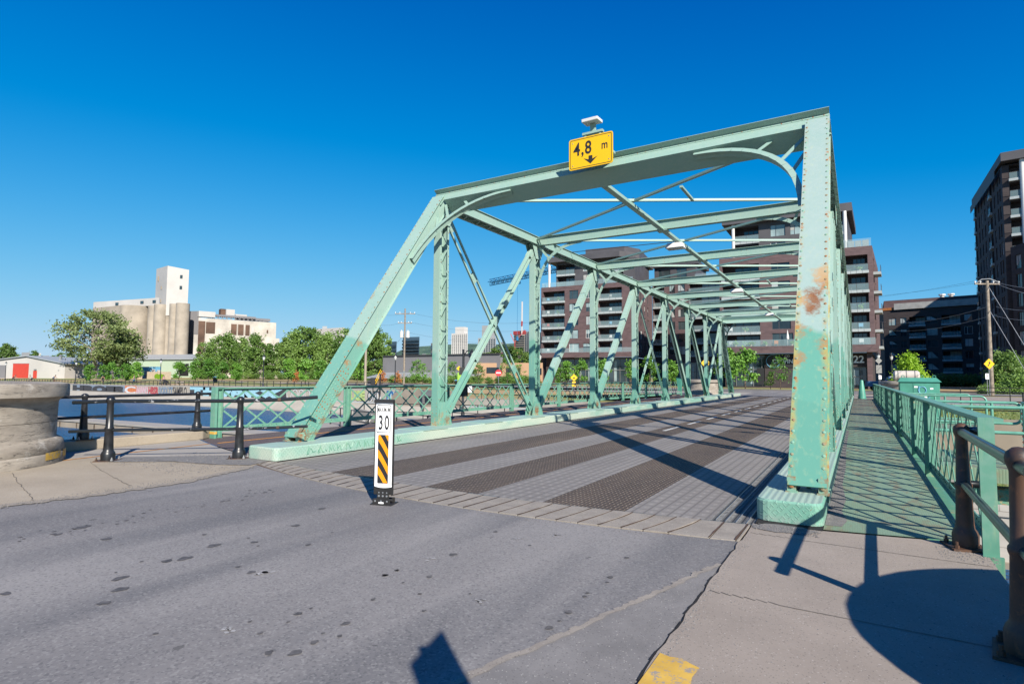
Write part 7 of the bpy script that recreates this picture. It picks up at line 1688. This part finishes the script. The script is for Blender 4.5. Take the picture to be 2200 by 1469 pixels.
for k in range(9000):
    x,y=rnd.uniform(2.7,34),rnd.uniform(30.4,46); a=V((x,y,-.14)); b=a+V((rnd.uniform(-.05,.05),rnd.uniform(-.05,.05),rnd.uniform(.05,.16))); w=V((.035,0,0)); mb.add([a-w,a+w,b],[(0,1,2)])
tag(mb.build('grass','leaf_olive'),'short rough grass on the island and the lawn at right','grass',kind='stuff')
# ------------------------------------------------------------ people, bicycles, pickup
def figure(label,J,rad,parts,cloth,loc,rz,s=1.0):
    """one skinned surface per body; trousers, top, hair are garments"""
    t=thing('person',label,'person',loc,rz)
    def skin(name,edges,mat,extra=0,par=t):
        idx={}; vs=[]
        for a,b in edges:
            for q in (a,b):
                if q not in idx: idx[q]=len(vs); vs.append(J[q])
        me=bpy.data.meshes.new(name); me.from_pydata([tuple(V(v)*s) for v in vs],[(idx[a],idx[b]) for a,b in edges],[])
        o=bpy.data.objects.new(name,me); COL.objects.link(o); o.parent=par; me.materials.append(M[mat])
        sk=o.modifiers.new('skin','SKIN'); me.skin_vertices.new(name='') if not me.skin_vertices else None
        for q,i in idx.items(): r=(rad[q]+extra)*s; me.skin_vertices[0].data[i].radius=(r,r)
        me.skin_vertices[0].data[0].use_root=True
        sb=o.modifiers.new('sub','SUBSURF'); sb.levels=sb.render_levels=1
        return o
    body=[('pel','sp'),('sp','ch'),('ch','nk'),('nk','hd'),('hd','cr')]
    for q in 'lr': body+=[('ch','s'+q),('s'+q,'e'+q),('e'+q,'w'+q),('w'+q,'f'+q),('pel','h'+q),('h'+q,'k'+q),('k'+q,'a'+q),('a'+q,'t'+q)]
    skin('body',body,'skin')
    skin('top',[('sp','ch'),('ch','sl'),('ch','sr'),('pel','sp')],cloth[0],.022)
    skin('trousers',[('pel','hl'),('hl','kl'),('pel','hr'),('hr','kr')]+([] if cloth[3] else [('kl','al'),('kr','ar')]),cloth[1],.018)
    mb=MB(); h=V(J['hd'])*s; mb.lathe([(.02,-.03),(.105*s,.0),(.11*s,.06*s),(.08*s,.13*s),(.01,.155*s)],(h.x,h.y+.01,h.z+.02),10); mb.build('hair',cloth[2],t,world=False)
    return t
RAD=dict(pel=.13,sp=.12,ch=.145,nk=.055,hd=.088,cr=.085,sl=.06,sr=.06,el=.042,er=.042,wl=.03,wr=.03,fl=.034,fr=.034,hl=.095,hr=.095,kl=.062,kr=.062,al=.042,ar=.042,tl=.04,tr=.04)
def walkj(st=.32): return dict(pel=(0,0,.92),sp=(0,0,1.1),ch=(0,.01,1.36),nk=(0,0,1.50),hd=(0,-.01,1.60),cr=(0,-.01,1.70),sl=(-.19,0,1.40),sr=(.19,0,1.40),el=(-.24,.12,1.14),er=(.24,-.10,1.14),wl=(-.24,.02,.92),wr=(.24,-.28,.98),fl=(-.24,-.03,.84),fr=(.24,-.36,1.0),hl=(-.10,0,.88),hr=(.10,0,.88),kl=(-.10,-.12,.50),kr=(.10,.10,.50),al=(-.10,-st*.6,.08),ar=(.10,st,.12),tl=(-.10,-st*.6-.16,.04),tr=(.10,st-.14,.05))
CYJ=dict(pel=(0,.18,.96),sp=(0,.08,1.12),ch=(0,-.14,1.34),nk=(0,-.24,1.46),hd=(0,-.30,1.54),cr=(0,-.33,1.64),sl=(-.18,-.14,1.36),sr=(.18,-.14,1.36),el=(-.22,-.30,1.16),er=(.22,-.30,1.16),wl=(-.21,-.50,1.04),wr=(.21,-.50,1.04),fl=(-.2,-.56,1.02),fr=(.2,-.56,1.02),hl=(-.10,.16,.92),hr=(.10,.16,.92),kl=(-.12,-.22,.72),kr=(.12,-.10,.52),al=(-.12,-.02,.36),ar=(.12,.06,.16),tl=(-.12,-.16,.32),tr=(.12,-.08,.12))
def bicycle(label,loc,rz):
    t=thing('bicycle',label,'bicycle',loc,rz,'bicycles on the far path')
    for y in (-.52,.52):
        mb=MB(); mb.path([(0,y+.33*math.cos(a),.34+.33*math.sin(a)) for a in [i*PI/10 for i in range(21)]],.018,6)
        for i in range(8): a=i*PI/8; mb.tube((0,y-.32*math.cos(a),.34-.32*math.sin(a)),(0,y+.32*math.cos(a),.34+.32*math.sin(a)),.003,4)
        mb.build('wheel','black_iron',t,world=False)
    mb=MB()
    for a,b in (((0,.52,.34),(0,.08,.32)),((0,.08,.32),(0,.2,.82)),((0,.2,.82),(0,.52,.34)),((0,.08,.32),(0,-.40,.78)),((0,.2,.78),(0,-.40,.86)),((0,-.40,.9),(0,-.52,.34))): mb.tube(a,b,.018,6)
    mb.build('frame','sign_back',t,world=False)
    mb=MB(); mb.path([(-.22,-.55,1.0),(-.1,-.42,1.0),(0,-.40,.98),(.1,-.42,1.0),(.22,-.55,1.0)],.014,6); mb.build('handlebar','black_iron',t,world=False)
    mb=MB(); mb.box(-.07,.07,.10,.34,.84,.89); mb.build('saddle','black_plastic',t,world=False)
    return t
def on(u,dep,z): p=at(u,800,dep); return V((p.x,p.y,zf(p.x,p.y) if u<1180 and p.y>50 else z))
for k,(u,d,rz,lab,cl) in enumerate(((31,128,2.4,'cyclist in black seen from behind in front of the red shutter',('black_iron','black_iron','black_iron',True)),(68,126,-.8,'cyclist in pale top beside the small red door',('city_grey','black_iron','black_iron',True)),(117,126,2.2,'cyclist in navy top in front of the white shed wall',('g_navy','black_iron','black_iron',True)),(186,106,1.2,'cyclist in black riding on the promenade behind the railing',('black_iron','sign_black','black_iron',True)))):
    z=-.25 if k<3 else zf(-130,52)+.05; p=on(u,d,z); 
    if k==3: p.y=51.6
    figure(lab,CYJ,RAD,None,cl,p,rz); bicycle(lab.replace('cyclist in','bicycle under the rider in').replace(' seen from behind',''),p,rz)
p=on(287,0,0); d_=at(287,840,1)-EYE; p=V((d_.x/d_.y*51.5,51.5,zf(-107,51.5)+.05))
wk=figure('walker in a navy shirt with a bright blue jacket tied round the waist',walkj(),RAD,None,('g_navy','sign_black','bark',False),p,2.6)
mb=MB(); mb.lathe([(.16,.66),(.20,.72),(.17,.98),(.15,1.02)],(0,0,0),12); mb.build('tied_jacket','crane_blue',wk,world=False)
jg=on(352,102,-.2); figure('person in a pale top pushing a stroller beside the lamp post',walkj(.25),RAD,None,('g_pink','black_iron','bark',False),jg,2.0)
st=thing('stroller','dark stroller pushed by the person beside the lamp post','stroller',jg+V((.75,.15,0)),2.0)
mb=MB(); mb.add([(-.22,-.3,.35),(.22,-.3,.35),(.22,.3,.35),(-.22,.3,.35),(-.22,-.25,.6),(.22,-.25,.6),(.22,.36,.95),(-.22,.36,.95)],[(0,3,2,1),(0,1,5,4),(1,2,6,5),(2,3,7,6),(3,0,4,7),(4,5,6,7)]); mb.tube((0,.3,.7),(0,.62,1.0),.02,6); mb.build('seat_shell','black_plastic',st,world=False)
for x,y in ((-.24,-.3),(.24,-.3),(-.26,.32),(.26,.32)): mb=MB(); mb.tube((x-.02,y,.14),(x+.02,y,.14),.14,12); mb.build('wheel','black_iron',st,world=False)
rb_=thing('blue_bin','small dark bin with a blue lid on the lawn before the tree belt','bin',on(463,112,-.2)); mb=MB(); mb.box(-.3,.3,-.3,.3,0,1.0); mb.build('bin_body','black_plastic',rb_,world=False); mb=MB(); mb.prism([(-.33,-.33,1.0),(.33,-.33,1.0),(.33,.33,1.0),(-.33,.33,1.0)],(0,0,.14)); mb.build('lid','spray_blue',rb_,world=False)
rb2=dup(rb_,'small dark bin with a blue lid near the gooseneck lamp',on(983,88,-.1))
bn_=thing('bench','pale concrete bench beside the promenade under the young trees','bench',on(387,103,-.15)); mb=MB(); mb.box(-1.0,1.0,-.25,.25,.35,.47); mb.build('seat','path_concrete',bn_,world=False); 
for x in (-.8,.7): mb=MB(); mb.box(x,x+.14,-.2,.2,0,.35); mb.build('leg','path_concrete',bn_,world=False)
pk=thing('pickup_truck','dark blue pickup truck parked beyond the footway end, half hidden by the railing','pickup truck',on(1912,74,0),R_(8))
mb=MB(); mb.box(-2.7,2.7,-.95,.95,.55,1.15); mb.box(-2.7,-.4,-.95,-.87,1.15,1.25); mb.box(-2.7,-.4,.87,.95,1.15,1.25); mb.box(-2.72,-2.62,-.95,.95,1.15,1.25); mb.build('body','g_navy',pk,world=False,bevel=.06)
mb=MB(); mb.add([(-.5,-.88,1.15),(1.5,-.88,1.15),(1.5,.88,1.15),(-.5,.88,1.15),(-.3,-.74,1.80),(.85,-.74,1.80),(.85,.74,1.80),(-.3,.74,1.80)],[(0,1,5,4),(1,2,6,5),(2,3,7,6),(3,0,4,7),(4,5,6,7)]); mb.build('cab','g_navy',pk,world=False,bevel=.04)
mb=MB(); mb.quad((-.25,-.865,1.22),(.95,-.865,1.22),(.72,-.775,1.72),(-.18,-.775,1.72)); mb.build('side_window','pane',pk,world=False)
mb=MB(); mb.box(-.1,.5,-.5,.5,1.80,1.90); mb.build('roof_lights','sign_white',pk,world=False)
for x in (-1.75,1.75):
    for y in (-.92,.92): mb=MB(); mb.tube((x,y-.13,.40),(x,y+.13,.40),.40,20); wh=mb.build('wheel','black_plastic',pk,world=False); mb=MB(); s_=-1 if y<0 else 1; mb.tube((x,y+s_*.131,.40),(x,y+s_*.14,.40),.22,14); mb.build('rim','galv',wh,world=False)
for y in (-.7,.55): mb=MB(); mb.box(2.69,2.73,y,y+.2,.85,1.02); mb.build('headlight','lamp_glass',pk,world=False)
